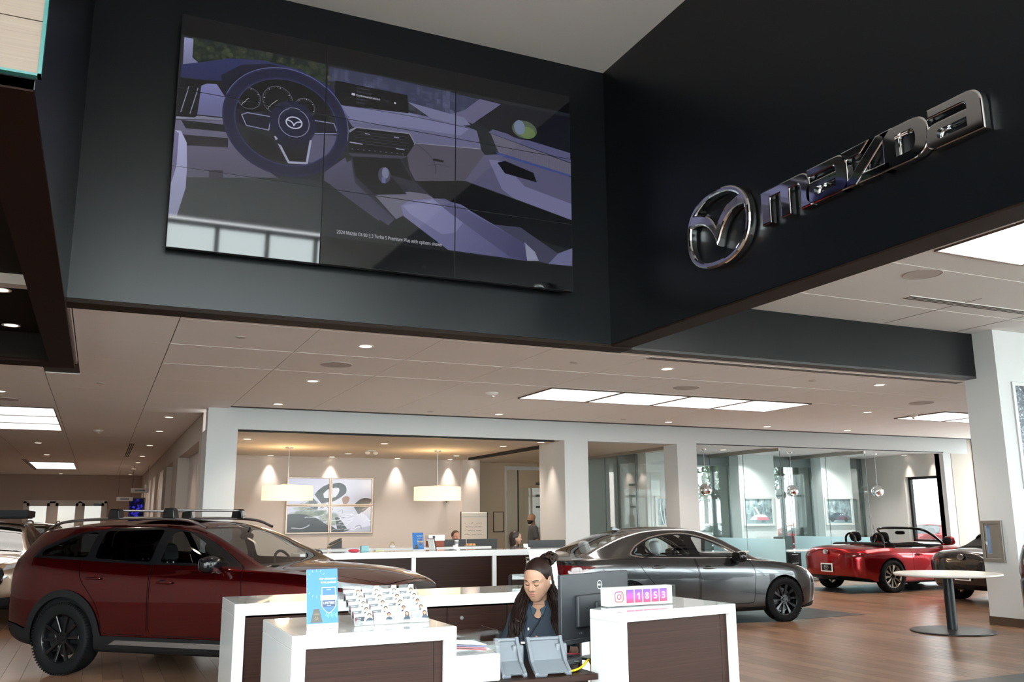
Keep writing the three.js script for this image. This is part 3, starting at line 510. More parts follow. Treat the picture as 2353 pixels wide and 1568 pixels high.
    const [mx, my, mz] = c.mirror, mm = part(g, 'mirror', [superEllipsoid(0.075, 0.085, 0.125, 0.75, 20).translate(mx, my, sg * (mz + 0.09)), rbox(0.08, 0.03, 0.16, 0.012, mx + 0.02, my - 0.075, sg * (mz - 0.02))], c.mirrorMat === null ? M.paint : M.gloss);
    part(mm, 'mirror_glass', superEllipsoid(0.01, 0.068, 0.105, 0.6, 14).translate(mx - 0.067, my, sg * (mz + 0.09)), M.disc);
    for (const wx of [0, c.wb]) {
      const w = new THREE.Group(); w.name = 'wheel'; w.position.set(wx, c.wr, sg * c.track); if (sg < 0) w.rotation.y = Math.PI; w.rotation.z = 0.4; g.add(w);
      const k = c.wheelGeo ??= wheelParts(c.wr, c.tyreW, c.rimR, c.rimStyle);
      part(w, 'tyre', k.tyre, M.rubber); part(w, 'rim', k.rim, M.rim); part(w, 'centre_cap', k.cap, M.gloss); part(w, 'brake_disc', k.disc, M.disc); part(w, 'wheel_nuts', k.nuts, M.gloss).userData.kind = 'stuff';
      part(g, 'wheel_well', new THREE.CylinderGeometry(c.archR + 0.01, c.archR + 0.01, 0.4, 24, 1, true, -Math.PI * 0.55, Math.PI * 1.1).rotateX(Math.PI / 2).rotateZ(Math.PI).translate(wx, c.wr, sg * (c.track - 0.14)), M.dark);
    }
  }
  for (const [x, z, w] of c.seats) { const s = part(g, 'seat', seatGeo(w).map((q) => q.translate(x, c.seatY ?? 0.05, z)), M.seat); for (const hz of w > 0.8 ? [-0.34, 0.34] : [0]) { part(s, 'headrest', headrestGeo().map((q) => q.translate(x, c.seatY ?? 0.05, z + hz)), M.seat); part(s, 'headrest_post', [-0.05, 0.05].map((o) => cyl(0.008, 0.008, 0.14, 8).rotateZ(0.25).translate(x - 0.36, (c.seatY ?? 0.05) + 1.03, z + hz + o)), M.steel); } }
  const dx = c.dash;
  part(g, 'dashboard', [rbox(0.42, 0.2, 1.36, 0.08, dx, c.dashY, 0, 3), rbox(0.6, 0.3, 0.2, 0.04, dx - 0.3, c.dashY - 0.25, 0)], M.dark);
  part(g, 'steering_wheel', [new THREE.TorusGeometry(0.18, 0.016, 10, 32).rotateY(Math.PI / 2).rotateZ(0.35).translate(dx - 0.36, c.dashY + 0.04, -0.37), box(0, 0, 0, 0.03, 0.06, 0.34).rotateZ(0.35).translate(dx - 0.35, c.dashY + 0.03, -0.37), cyl(0.03, 0.03, 0.2, 12).rotateZ(Math.PI / 2 + 0.35).translate(dx - 0.27, c.dashY, -0.37)], M.dark);
  if (c.seeMirror) part(g, 'rear_view_mirror', [superEllipsoid(0.015, 0.035, 0.12, 0.6, 14).translate(...c.seeMirror), cyl(0.01, 0.01, 0.08, 8).translate(c.seeMirror[0] + 0.03, c.seeMirror[1] + 0.06, 0)], M.dark);
  part(g, 'rear_emblem', emblemGeo(c.badge ?? 0.13, 0.012).rotateY(-Math.PI / 2).rotateZ(c.badgeTilt ?? 0).translate(...c.badgeRear), M.chrome);
  part(g, 'front_emblem', emblemGeo(0.16, 0.014).rotateY(Math.PI / 2).translate(...c.badgeFront), M.chrome);
  return g;
}
const paint = (r, g, b, metal = 0.35, rough = 0.32) => phys([r, g, b], rough, metal, { clearcoat: 1, clearcoatRoughness: 0.03 });
const CM = {
  black: phys([0.003, 0.003, 0.004], 0.5, 0, { specularIntensity: 0.4 }), gloss: phys([0.005, 0.005, 0.006], 0.2, 0, { clearcoat: 0.4, specularIntensity: 0.5 }), dark: phys([0.006, 0.006, 0.0065], 0.75, 0, { specularIntensity: 0.25 }), disc: std([0.05, 0.05, 0.052], 0.4, 1), cladding: phys([0.008, 0.008, 0.009], 0.55, 0, { specularIntensity: 0.4 }),
  rubber: phys([0.005, 0.005, 0.0055], 0.7, 0, { specularIntensity: 0.3 }), chrome: std([0.75, 0.75, 0.76], 0.08, 1), steel: std([0.35, 0.35, 0.36], 0.35, 1),
  glass: phys([0.86, 0.9, 0.9], 0, 0, { transmission: 1, thickness: 0, ior: 1.52 }), privacy: phys([0.16, 0.17, 0.18], 0, 0, { transmission: 1, thickness: 0, ior: 1.52 }),
  tail: phys([0.09, 0.001, 0.003], 0.08, 0, { clearcoat: 1 }), lamp: phys([0.55, 0.58, 0.62], 0.08, 0.3, { clearcoat: 1 }), satin: std([0.42, 0.43, 0.45], 0.28, 1),
};
const SUV = {
  x0: -1.01, x1: 3.71, wb: 2.815, wr: 0.365, track: 0.85, tyreW: 0.245, rimR: 0.252, archR: 0.425, rimStyle: { n: 10, inner: 0.011, outer: 0.02 }, step: 0.03, crown: 0.055, tuck: 0.05, linerTop: 1.08,
  top: [[-1.01, 0.66], [-1.0, 0.86], [-0.98, 1.0], [-0.955, 1.1], [-0.85, 1.32], [-0.76, 1.475], [-0.6, 1.53], [0.1, 1.58], [0.8, 1.585], [1.25, 1.565], [1.55, 1.49], [2.0, 1.3], [2.4, 1.14], [2.62, 1.125], [3.1, 1.085], [3.42, 1.03], [3.6, 0.955], [3.69, 0.87], [3.71, 0.82]],
  width: [[-1.01, 0], [-1.005, 0.32], [-0.985, 0.56], [-0.93, 0.74], [-0.8, 0.87], [-0.45, 0.945], [0, 0.955], [0.7, 0.945], [1.6, 0.945], [2.4, 0.955], [2.85, 0.955], [3.2, 0.93], [3.45, 0.84], [3.6, 0.68], [3.68, 0.46], [3.705, 0.22], [3.71, 0]],
  belt: [[-1.0, 1.14], [-0.6, 1.19], [0, 1.155], [1.0, 1.105], [2.05, 1.085], [2.4, 1.075], [3.0, 1.03], [3.71, 0.85]],
  sill: [[-1, 0.5], [-0.5, 0.36], [0.5, 0.3], [2.4, 0.3], [3.2, 0.36], [3.71, 0.42]], bottom: [[-1.01, 0.42], [-0.6, 0.3], [0, 0.24], [2.8, 0.24], [3.3, 0.27], [3.71, 0.34]],
  rail: [[-1, 0.3], [-0.9, 0.52], [-0.7, 0.6], [0, 0.63], [1.2, 0.63], [1.7, 0.66], [2.4, 0.76], [2.9, 0.74], [3.4, 0.6], [3.71, 0.2]],
  front: (y) => -0.9 * Math.max(0, y - 0.95) - 0.35 * Math.max(0, 0.5 - y), rear: (y) => 0.05 * Math.max(0, y - 0.7) + 0.25 * Math.max(0, 0.5 - y),
  beltY: 1.1, windscreen: [[1.42, -0.1], [1.42, 0.575], [2.4, 0.725], [2.47, -0.1]],
  backlight: [[-0.1, 1.16], [0.5, 1.17], [0.45, 1.42], [-0.1, 1.44]], backlightX: -0.6, privacy: true,
  dlo: soften([[-0.56, 1.2, 0.02], [-0.5, 1.3, 0.05], [-0.12, 1.455, 0.15], [0.4, 1.505, 0.2], [1.1, 1.51, 0.3], [1.5, 1.43, 0.25], [2.14, 1.115, 0.03], [1.0, 1.128, 0.02], [-0.1, 1.175, 0.02]]),
  panes: [{ at: [[1.14, 1.15], [1.14, 1.47, 0.1], [1.36, 1.455, 0.1], [1.98, 1.14, 0.03]], door: 0, r: 0.03 }, { at: [[0.3, 1.185], [0.26, 1.47], [1.02, 1.485], [1.02, 1.155]], door: 1 }, { at: [[-0.44, 1.215], [-0.42, 1.27], [-0.04, 1.435], [0.17, 1.46], [0.2, 1.195]], door: -1 }],
  doors: [{ at: [[1.1, 0.43], [1.07, 1.15, 0.03], [1.08, 1.5, 0.1], [1.5, 1.44, 0.2], [2.16, 1.1, 0.03], [2.2, 0.8], [2.18, 0.43]], handle: [1.26, 0.955, 0.93] }, { at: [[0.52, 0.43], [0.44, 0.72, 0.2], [0.18, 0.98, 0.1], [0.14, 1.17], [0.2, 1.5, 0.1], [1.06, 1.51, 0.1], [1.05, 1.15, 0.03], [1.08, 0.43]], handle: [0.36, 0.985, 0.93] }],
  cladY: [[-1.01, 0.52], [-0.7, 0.5], [-0.45, 0.44], [0.5, 0.41], [2.3, 0.41], [3.2, 0.46], [3.71, 0.46]], cladR: 0.5,
  tail: [{ at: [[-1.2, 1.0], [-0.7, 1.03], [-0.68, 0.99], [-0.78, 0.9], [-1.2, 0.87]], z: 0.44, r: 0.02 }],
  head: [{ at: [[0.56, 0.86], [0.9, 0.93], [0.98, 0.99], [0.95, 1.0], [0.6, 0.93]], view: 'end', front: true }],
  grille: [{ at: [[-0.1, 0.56], [0.42, 0.58], [0.6, 0.78], [0.56, 0.9], [-0.1, 0.95]], view: 'end', front: true, r: 0.04, name: 'grille' }],
  trim: [{ at: [[-0.1, 0.5], [0.46, 0.52], [0.64, 0.77], [0.6, 0.79], [0.42, 0.575], [-0.1, 0.555]], view: 'end', front: true, r: 0.01, name: 'grille_trim' }],
  lids: [{ name: 'tailgate', at: [[-0.1, 0.72], [0.62, 0.74], [0.72, 0.86], [0.66, 1.1], [0.56, 1.5], [-0.1, 1.5]], view: 'end' }, { name: 'bonnet', at: [[2.5, -0.1], [2.46, 0.7], [2.9, 0.72], [3.35, 0.64], [3.56, 0.5], [3.6, -0.1]], view: 'top', y: 0.9, r: 0.08 }],
  mirror: [1.86, 1.14, 0.92], seats: [[1.25, 0.4, 0.52], [1.25, -0.4, 0.52], [0.3, 0, 1.3]], seatY: 0.1, dash: 2.2, dashY: 1.02, seeMirror: [1.58, 1.4, 0],
  badgeRear: [-1.03, 0.93, 0], badgeFront: [3.725, 0.78, 0],
};
const SEDAN = {
  x0: -1.02, x1: 3.625, wb: 2.725, wr: 0.33, track: 0.79, tyreW: 0.215, rimR: 0.232, archR: 0.37, rimStyle: { n: 10, inner: 0.01, outer: 0.016, split: 0.05 }, crown: 0.06, tuck: 0.06, linerTop: 0.9,
  top: [[-1.02, 0.62], [-1.01, 0.86], [-0.99, 0.99], [-0.95, 1.035], [-0.8, 1.05], [-0.62, 1.075], [-0.3, 1.2], [0.1, 1.34], [0.5, 1.42], [0.9, 1.443], [1.25, 1.435], [1.6, 1.36], [2.0, 1.18], [2.36, 1.01], [2.6, 0.965], [3.0, 0.905], [3.3, 0.835], [3.5, 0.76], [3.61, 0.67], [3.625, 0.6]],
  width: [[-1.02, 0], [-1.015, 0.35], [-0.99, 0.58], [-0.93, 0.72], [-0.8, 0.81], [-0.45, 0.875], [0, 0.895], [0.8, 0.885], [1.8, 0.885], [2.6, 0.895], [2.9, 0.89], [3.2, 0.84], [3.4, 0.75], [3.53, 0.58], [3.6, 0.35], [3.62, 0.16], [3.625, 0]],
  belt: [[-1.02, 0.98], [-0.6, 1.0], [0.1, 0.995], [1.0, 0.965], [2.1, 0.935], [2.5, 0.91], [3.2, 0.8], [3.625, 0.62]],
  sill: [[-1, 0.38], [-0.5, 0.3], [0.5, 0.26], [2.4, 0.26], [3.2, 0.28], [3.625, 0.3]], bottom: [[-1.02, 0.32], [-0.6, 0.22], [0, 0.17], [2.7, 0.17], [3.2, 0.18], [3.625, 0.22]],
  rail: [[-1, 0.4], [-0.7, 0.62], [-0.3, 0.6], [0.2, 0.57], [0.8, 0.56], [1.4, 0.57], [1.9, 0.64], [2.4, 0.72], [2.9, 0.66], [3.3, 0.5], [3.625, 0.2]],
  front: (y) => -0.5 * Math.max(0, y - 0.6) - 0.25 * Math.max(0, 0.4 - y), rear: (y) => 0.12 * Math.max(0, y - 0.75) * 0.5 + 0.3 * Math.max(0, 0.45 - y) + (y > 0.96 ? -0.03 : 0),
  beltY: 0.97, windscreen: [[1.32, -0.1], [1.32, 0.5], [2.36, 0.68], [2.42, -0.1]], backlight: [[-0.62, -0.1], [-0.58, 0.545], [0.26, 0.475], [0.3, -0.1]], backlightTop: true, backlightX: 0.4,
  dlo: soften([[0.08, 1.05, 0.02], [0.2, 1.155, 0.05], [0.46, 1.275, 0.2], [0.85, 1.335, 0.3], [1.2, 1.33, 0.3], [1.55, 1.23, 0.3], [2.1, 0.975, 0.02], [1.2, 0.99, 0.02], [0.26, 1.018, 0.02]]), dloTrim: 0.016,
  panes: [{ at: [[1.27, 1.01], [1.2, 1.3, 0.06], [1.5, 1.225, 0.15], [1.94, 0.995, 0.02]], door: 0 }, { at: [[0.46, 1.03], [0.36, 1.2, 0.03], [0.5, 1.265, 0.1], [0.84, 1.315, 0.1], [1.04, 1.315, 0.02], [1.1, 1.015]], door: 1 }, { at: [[0.13, 1.055], [0.22, 1.14], [0.32, 1.19], [0.42, 1.032], [0.27, 1.035]], door: -1, r: 0.015 }],
  doors: [{ at: [[1.2, 0.3], [1.22, 0.7, 0.2], [1.16, 1.0, 0.02], [1.12, 1.34, 0.06], [1.6, 1.24, 0.2], [2.12, 0.965, 0.02], [2.2, 0.75], [2.16, 0.3]], handle: [1.38, 0.835, 0.872] }, { at: [[0.66, 0.3], [0.5, 0.55, 0.15], [0.3, 0.75, 0.1], [0.13, 0.99], [0.26, 1.2, 0.05], [0.5, 1.31, 0.1], [1.1, 1.36, 0.05], [1.14, 1.0, 0.02], [1.2, 0.7, 0.2], [1.18, 0.3]], handle: [0.5, 0.865, 0.875] }],
  sillY: [[-1.02, 0.4], [-0.7, 0.36], [-0.4, 0.2], [0.4, 0.24], [2.3, 0.24], [3.0, 0.2], [3.3, 0.27], [3.625, 0.3]],
  tail: [{ at: [[-1.2, 0.94], [-0.72, 0.91], [-0.5, 0.9], [-0.56, 0.86], [-0.8, 0.8], [-1.2, 0.78]], z: 0.34, r: 0.015 }],
  head: [{ at: [[0.46, 0.6], [0.7, 0.66], [0.8, 0.72], [0.78, 0.745], [0.5, 0.665]], view: 'end', front: true, r: 0.01 }],
  grille: [{ at: [[-0.1, 0.33], [0.4, 0.36], [0.46, 0.5], [0.4, 0.63], [-0.1, 0.66]], view: 'end', front: true, r: 0.04 }, { at: [[-0.1, 0.3], [0.5, 0.32], [0.44, 0.42], [-0.1, 0.42]], view: 'end', name: 'rear_diffuser' }],
  lids: [{ name: 'boot_lid', at: [[-1.1, -0.1], [-1.05, 0.62], [-0.62, 0.64], [-0.6, -0.1]], view: 'top', y: 0.9 }, { name: 'bonnet', at: [[2.44, -0.1], [2.4, 0.69], [2.9, 0.66], [3.3, 0.52], [3.42, 0.36], [3.46, -0.1]], view: 'top', y: 0.7, r: 0.06 }],
  mirror: [1.88, 0.99, 0.86], seats: [[1.15, 0.38, 0.5], [1.15, -0.38, 0.5], [0.3, 0, 1.2]], seatY: 0.0, dash: 2.05, dashY: 0.9, seeMirror: [1.5, 1.25, 0],
  badgeRear: [-1.03, 0.93, 0], badgeFront: [3.63, 0.62, 0],
};
const ROADSTER = {
  x0: -0.83, x1: 3.085, wb: 2.31, wr: 0.308, track: 0.765, tyreW: 0.205, rimR: 0.218, archR: 0.345, rimStyle: { n: 10, inner: 0.009, outer: 0.012, split: 0.07 }, crown: 0.05, tuck: 0.07, linerTop: 0.72, step: 0.03,
  top: [[-0.83, 0.52], [-0.82, 0.74], [-0.8, 0.82], [-0.74, 0.855], [-0.4, 0.9], [-0.1, 0.905], [0.4, 0.89], [1.2, 0.88], [1.5, 0.9], [1.75, 0.905], [2.2, 0.87], [2.6, 0.79], [2.9, 0.68], [3.05, 0.56], [3.085, 0.5]],
  width: [[-0.83, 0], [-0.825, 0.3], [-0.8, 0.54], [-0.74, 0.68], [-0.6, 0.78], [-0.25, 0.855], [0.05, 0.868], [0.7, 0.835], [1.3, 0.83], [2.0, 0.858], [2.35, 0.862], [2.65, 0.8], [2.9, 0.62], [3.03, 0.4], [3.075, 0.2], [3.085, 0]],
  belt: [[-0.83, 0.74], [-0.5, 0.8], [-0.1, 0.835], [0.4, 0.815], [1.2, 0.8], [1.8, 0.81], [2.3, 0.79], [2.8, 0.66], [3.085, 0.48]],
  sill: [[-0.83, 0.36], [-0.4, 0.28], [0.5, 0.24], [1.9, 0.24], [2.6, 0.26], [3.085, 0.28]], bottom: [[-0.83, 0.3], [-0.4, 0.2], [0.2, 0.16], [2.3, 0.16], [3.085, 0.2]],
  rail: [[-0.83, 0.3], [-0.6, 0.6], [0, 0.66], [1.2, 0.68], [2.2, 0.66], [2.8, 0.45], [3.085, 0.15]],
  front: (y) => -0.3 * Math.max(0, y - 0.55) - 0.2 * Math.max(0, 0.35 - y), rear: (y) => 0.1 * Math.max(0, y - 0.7) + 0.35 * Math.max(0, 0.42 - y),
  hole: [[0.12, -0.3], [0.12, 0.62], [0.9, 0.66], [1.5, 0.62], [1.52, -0.3]], holeY: 0.8,
  doors: [{ at: [[0.62, 0.28], [0.56, 0.55, 0.1], [0.58, 0.95], [1.62, 0.95], [1.72, 0.6], [1.66, 0.28]], handle: [0.74, 0.7, 0.83] }],
  sillY: [[-0.83, 0.32], [-0.5, 0.26], [-0.3, 0.18], [0.4, 0.2], [1.9, 0.2], [2.5, 0.2], [3.085, 0.24]],
  tail: [{ at: [[0.42, 0.66], [0.48, 0.745], [0.74, 0.76], [0.82, 0.72], [0.76, 0.675]], view: 'end', r: 0.03 }],
  head: [{ at: [[0.44, 0.58], [0.66, 0.62], [0.74, 0.69], [0.66, 0.7], [0.46, 0.63]], view: 'end', front: true, r: 0.01 }],
  grille: [{ at: [[-0.1, 0.26], [0.46, 0.28], [0.4, 0.46], [-0.1, 0.5]], view: 'end', front: true, r: 0.04 }],
  lids: [{ name: 'boot_lid', at: [[-0.9, -0.1], [-0.86, 0.42], [-0.7, 0.56], [-0.2, 0.6], [-0.16, -0.1]], view: 'top', y: 0.78, r: 0.08 }, { name: 'bonnet', at: [[1.72, -0.1], [1.72, 0.62], [2.4, 0.6], [2.75, 0.42], [2.86, -0.1]], view: 'top', y: 0.62, r: 0.08 }],
  mirror: [1.5, 0.95, 0.84], mirrorMat: null, seats: [[0.72, 0.36, 0.46], [0.72, -0.36, 0.46]], seatY: -0.1, dash: 1.45, dashY: 0.78,
  badgeRear: [-0.845, 0.76, 0], badgeFront: [3.09, 0.55, 0], badge: 0.12,
};
function paintOver(root, from, to) { root.traverse((o) => { if (o.isMesh && o.material === from) o.material = to; }); return root; }
function crossBar(x, y, mat, M) { return [rbox(0.075, 0.028, 1.2, 0.012, x, y, 0)]; }
const PAINT = { soul: paint(0.11, 0.001, 0.003, 0.92, 0.26), grey: paint(0.085, 0.088, 0.094, 0.95, 0.22), sand: paint(0.3, 0.21, 0.145, 0.8, 0.34), black: paint(0.006, 0.006, 0.007, 0.1, 0.2), brown: paint(0.025, 0.012, 0.011, 0.9, 0.2), silver: paint(0.5, 0.52, 0.54, 0.5, 0.3), white: paint(0.7, 0.71, 0.72, 0, 0.3), roadster: paint(0.3, 0.0025, 0.008, 0.9, 0.28) };
function putCar(o, x, d, heading, scale = 1) { o.position.set(x, 0, -d); o.rotation.y = (90 - heading) * RAD; o.scale.setScalar(scale); return o; }
const suv = buildCar(SUV, { ...CM, paint: PAINT.soul, rim: CM.gloss, seat: CM.dark }); suv.name = numbered("suv"); scene.add(suv);
putCar(suv, 0.38, 11.57, 132.7); tag(suv, 'dark red SUV with roof crossbars and black wheel arches beside the white desk', 'car');
for (const sg of [1, -1]) part(suv, 'roof_rail', tube([[-0.62, 1.5, sg * 0.6], [-0.45, 1.56, sg * 0.61], [0.2, 1.6, sg * 0.635], [0.9, 1.6, sg * 0.635], [1.3, 1.57, sg * 0.63], [1.5, 1.5, sg * 0.62]], 0.016, 40, 8).scale(1, 1, 1), CM.satin);
const suvPlain = suv.clone(); // kept without crossbars for the other SUVs
for (const x of [0.3, 1.02]) {
  const b = part(suv, 'crossbar', rbox(0.075, 0.026, 1.16, 0.012, x, 1.69, 0), CM.satin);
  for (const sg of [1, -1]) part(b, 'crossbar_foot', [extrude(shapeOf([[-0.075, 0], [0.09, 0], [0.07, 0.09], [0.05, 0.11], [-0.04, 0.11], [-0.06, 0.09]]), 0.06, 0.012, 2).translate(x, 1.6, sg > 0 ? 0.585 : -0.645)], CM.gloss);
}
for (const sg of [1, -1]) part(suv, 'sill_strip', extrude(shapeOf([[0.62, 0.325], [0.7, 0.375], [2.2, 0.37], [2.32, 0.32]]), 0.012, 0.004, 1).translate(0, 0, sg > 0 ? 0.93 : -0.945), CM.satin);
part(suv, 'roof_panel', rbox(0.75, 0.02, 0.9, 0.01, 0.75, 1.596, 0), CM.gloss);
function suvCopy(paintMat, label, x, d, heading, s = 1) { const o = suvPlain.clone(); o.name = numbered('suv'); scene.add(o); paintOver(o, PAINT.soul, paintMat); tag(o, label, 'car'); return putCar(o, x, d, heading, s); }

const beige = suvCopy(PAINT.sand, 'sand coloured SUV with a roof basket, nose to the viewer, at the left edge', -1.75, 19.5, 181);
part(beige, 'roof_basket', [rbox(1.3, 0.03, 1.24, 0.01, 0.55, 1.66, 0), rbox(0.04, 0.13, 1.3, 0.015, 1.22, 1.73, 0), rbox(0.04, 0.1, 1.3, 0.015, -0.12, 1.72, 0), rbox(1.34, 0.12, 0.04, 0.015, 0.55, 1.725, 0.64), rbox(1.34, 0.12, 0.04, 0.015, 0.55, 1.725, -0.64)], CM.cladding);
suvCopy(PAINT.sand, 'second SUV with a roof rack, mostly hidden behind the sand coloured one', -1.5, 25.8, 181);
suvCopy(PAINT.brown, 'black brown SUV cut off by the right edge, its tail lamp showing', 8.78, 4.86, 92, 1.1);
const sedan = buildCar(SEDAN, { ...CM, paint: PAINT.grey, rim: CM.gloss, seat: std([0.5, 0.52, 0.53], 0.6) }); sedan.name = 'sedan'; scene.add(sedan); numbered('sedan');
putCar(sedan, 7.03, 12.13, 92.5); tag(sedan, 'dark grey sedan with light grey seats behind the reception desk', 'car');
part(sedan, 'roof_antenna', extrude(shapeOf([[-0.09, 0], [0.08, 0], [-0.05, 0.06], [-0.09, 0.06]]), 0.03, 0.008, 1).translate(0.3, 1.385, -0.015), PAINT.grey);
const roadster = buildCar(ROADSTER, { ...CM, paint: PAINT.roadster, rim: std([0.28, 0.24, 0.2], 0.3, 0.9), seat: CM.dark }); roadster.name = 'roadster'; numbered('roadster'); scene.add(roadster);
tag(roadster, 'bright red open roadster with bronze wheels in front of the office window', 'car');
{ // windscreen frame, soft top stowed, roll hoops, aerial, number plate
  const fr = [[1.62, 0.88, 0.68], [1.4, 1.05, 0.64], [1.2, 1.16, 0.58], [1.14, 1.19, 0.4], [1.12, 1.2, 0], [1.14, 1.19, -0.4], [1.2, 1.16, -0.58], [1.4, 1.05, -0.64], [1.62, 0.88, -0.68]];
  part(roadster, 'windscreen_frame', tube(fr, 0.026, 60, 10), CM.gloss);
  const gl = new THREE.BufferGeometry(), P = [], I = []; fr.forEach(([x, y, z], i) => { P.push(x, y, z, 1.66, 0.88, z * 1.0); if (i) { const a = i * 2; I.push(a - 2, a - 1, a, a, a - 1, a + 1); } });
  gl.setAttribute('position', new THREE.Float32BufferAttribute(P, 3)); gl.setIndex(I); gl.computeVertexNormals(); gl.setAttribute('uv', new THREE.Float32BufferAttribute(new Float32Array(P.length / 3 * 2), 2)); part(roadster, 'windscreen', gl, CM.glass);
  part(roadster, 'rear_view_mirror', superEllipsoid(0.02, 0.035, 0.12, 0.6, 14).translate(1.2, 1.1, 0), CM.dark);
  part(roadster, 'stowed_top', [superEllipsoid(0.17, 0.05, 0.62, 0.6, 24).translate(0.02, 0.88, 0)], CM.dark);
  for (const sg of [1, -1]) part(roadster, 'roll_hoop', tube([[0.2, 0.84, sg * 0.36 - 0.13], [0.19, 1.04, sg * 0.36 - 0.11], [0.19, 1.1, sg * 0.36], [0.19, 1.04, sg * 0.36 + 0.11], [0.2, 0.84, sg * 0.36 + 0.13]], 0.022, 24, 8), CM.gloss);
  part(roadster, 'aerial', cyl(0.003, 0.006, 0.4, 6).rotateX(0.0).rotateZ(0.25).translate(-0.2, 1.08, 0.68), CM.dark);
  part(roadster, 'number_plate', [rbox(0.012, 0.16, 0.31, 0.004, -0.845, 0.46, 0)], MT.paper); part(roadster, 'plate_face', [rbox(0.006, 0.12, 0.26, 0.003, -0.852, 0.46, 0)], CM.gloss);
  part(roadster, 'plate_emblem', emblemGeo(0.11, 0.004).rotateY(-Math.PI / 2).translate(-0.856, 0.46, 0), CM.chrome);
  part(roadster, 'cabin_tub', [rbox(1.4, 0.05, 1.2, 0.02, 0.8, 0.22, 0), rbox(0.06, 0.6, 1.3, 0.02, 0.1, 0.5, 0), rbox(1.4, 0.25, 0.25, 0.05, 0.8, 0.38, 0)], CM.dark);
}
const black = roadster.clone(); black.name = numbered('roadster'); scene.add(black); paintOver(black, PAINT.roadster, PAINT.black); tag(black, 'black roadster with its top closed, half hidden by the white column', 'car');
putCar(roadster, 15.3, 15.1, 90, 1.1); putCar(black, 15.32, 11.75, 90, 1.1);
{ // closed fabric top of the black roadster
  const N = 16, P = [], I = [], top = curve1([[-0.2, 0.88], [0.05, 0.98], [0.3, 1.14], [0.6, 1.21], [0.9, 1.22], [1.14, 1.19]]);
  for (let i = 0; i <= 20; i++) { const x = -0.2 + 1.34 * i / 20; for (let j = 0; j <= N; j++) { const a = (j / N - 0.5) * 2, y = 0.86 + (top(x) - 0.86) * Math.pow(1 - Math.pow(Math.abs(a), 3.2), 0.6), z = a * 0.7; P.push(x, y, z); if (i && j) { const q = i * (N + 1) + j; I.push(q - N - 2, q - 1, q - N - 1, q - 1, q, q - N - 1); } } }
  const g = new THREE.BufferGeometry(); g.setAttribute('position', new THREE.Float32BufferAttribute(P, 3)); g.setIndex(I); g.computeVertexNormals(); g.setAttribute('uv', new THREE.Float32BufferAttribute(new Float32Array(P.length / 3 * 2), 2)); part(black, 'fabric_top', g, std([0.012, 0.012, 0.013], 0.9));
}
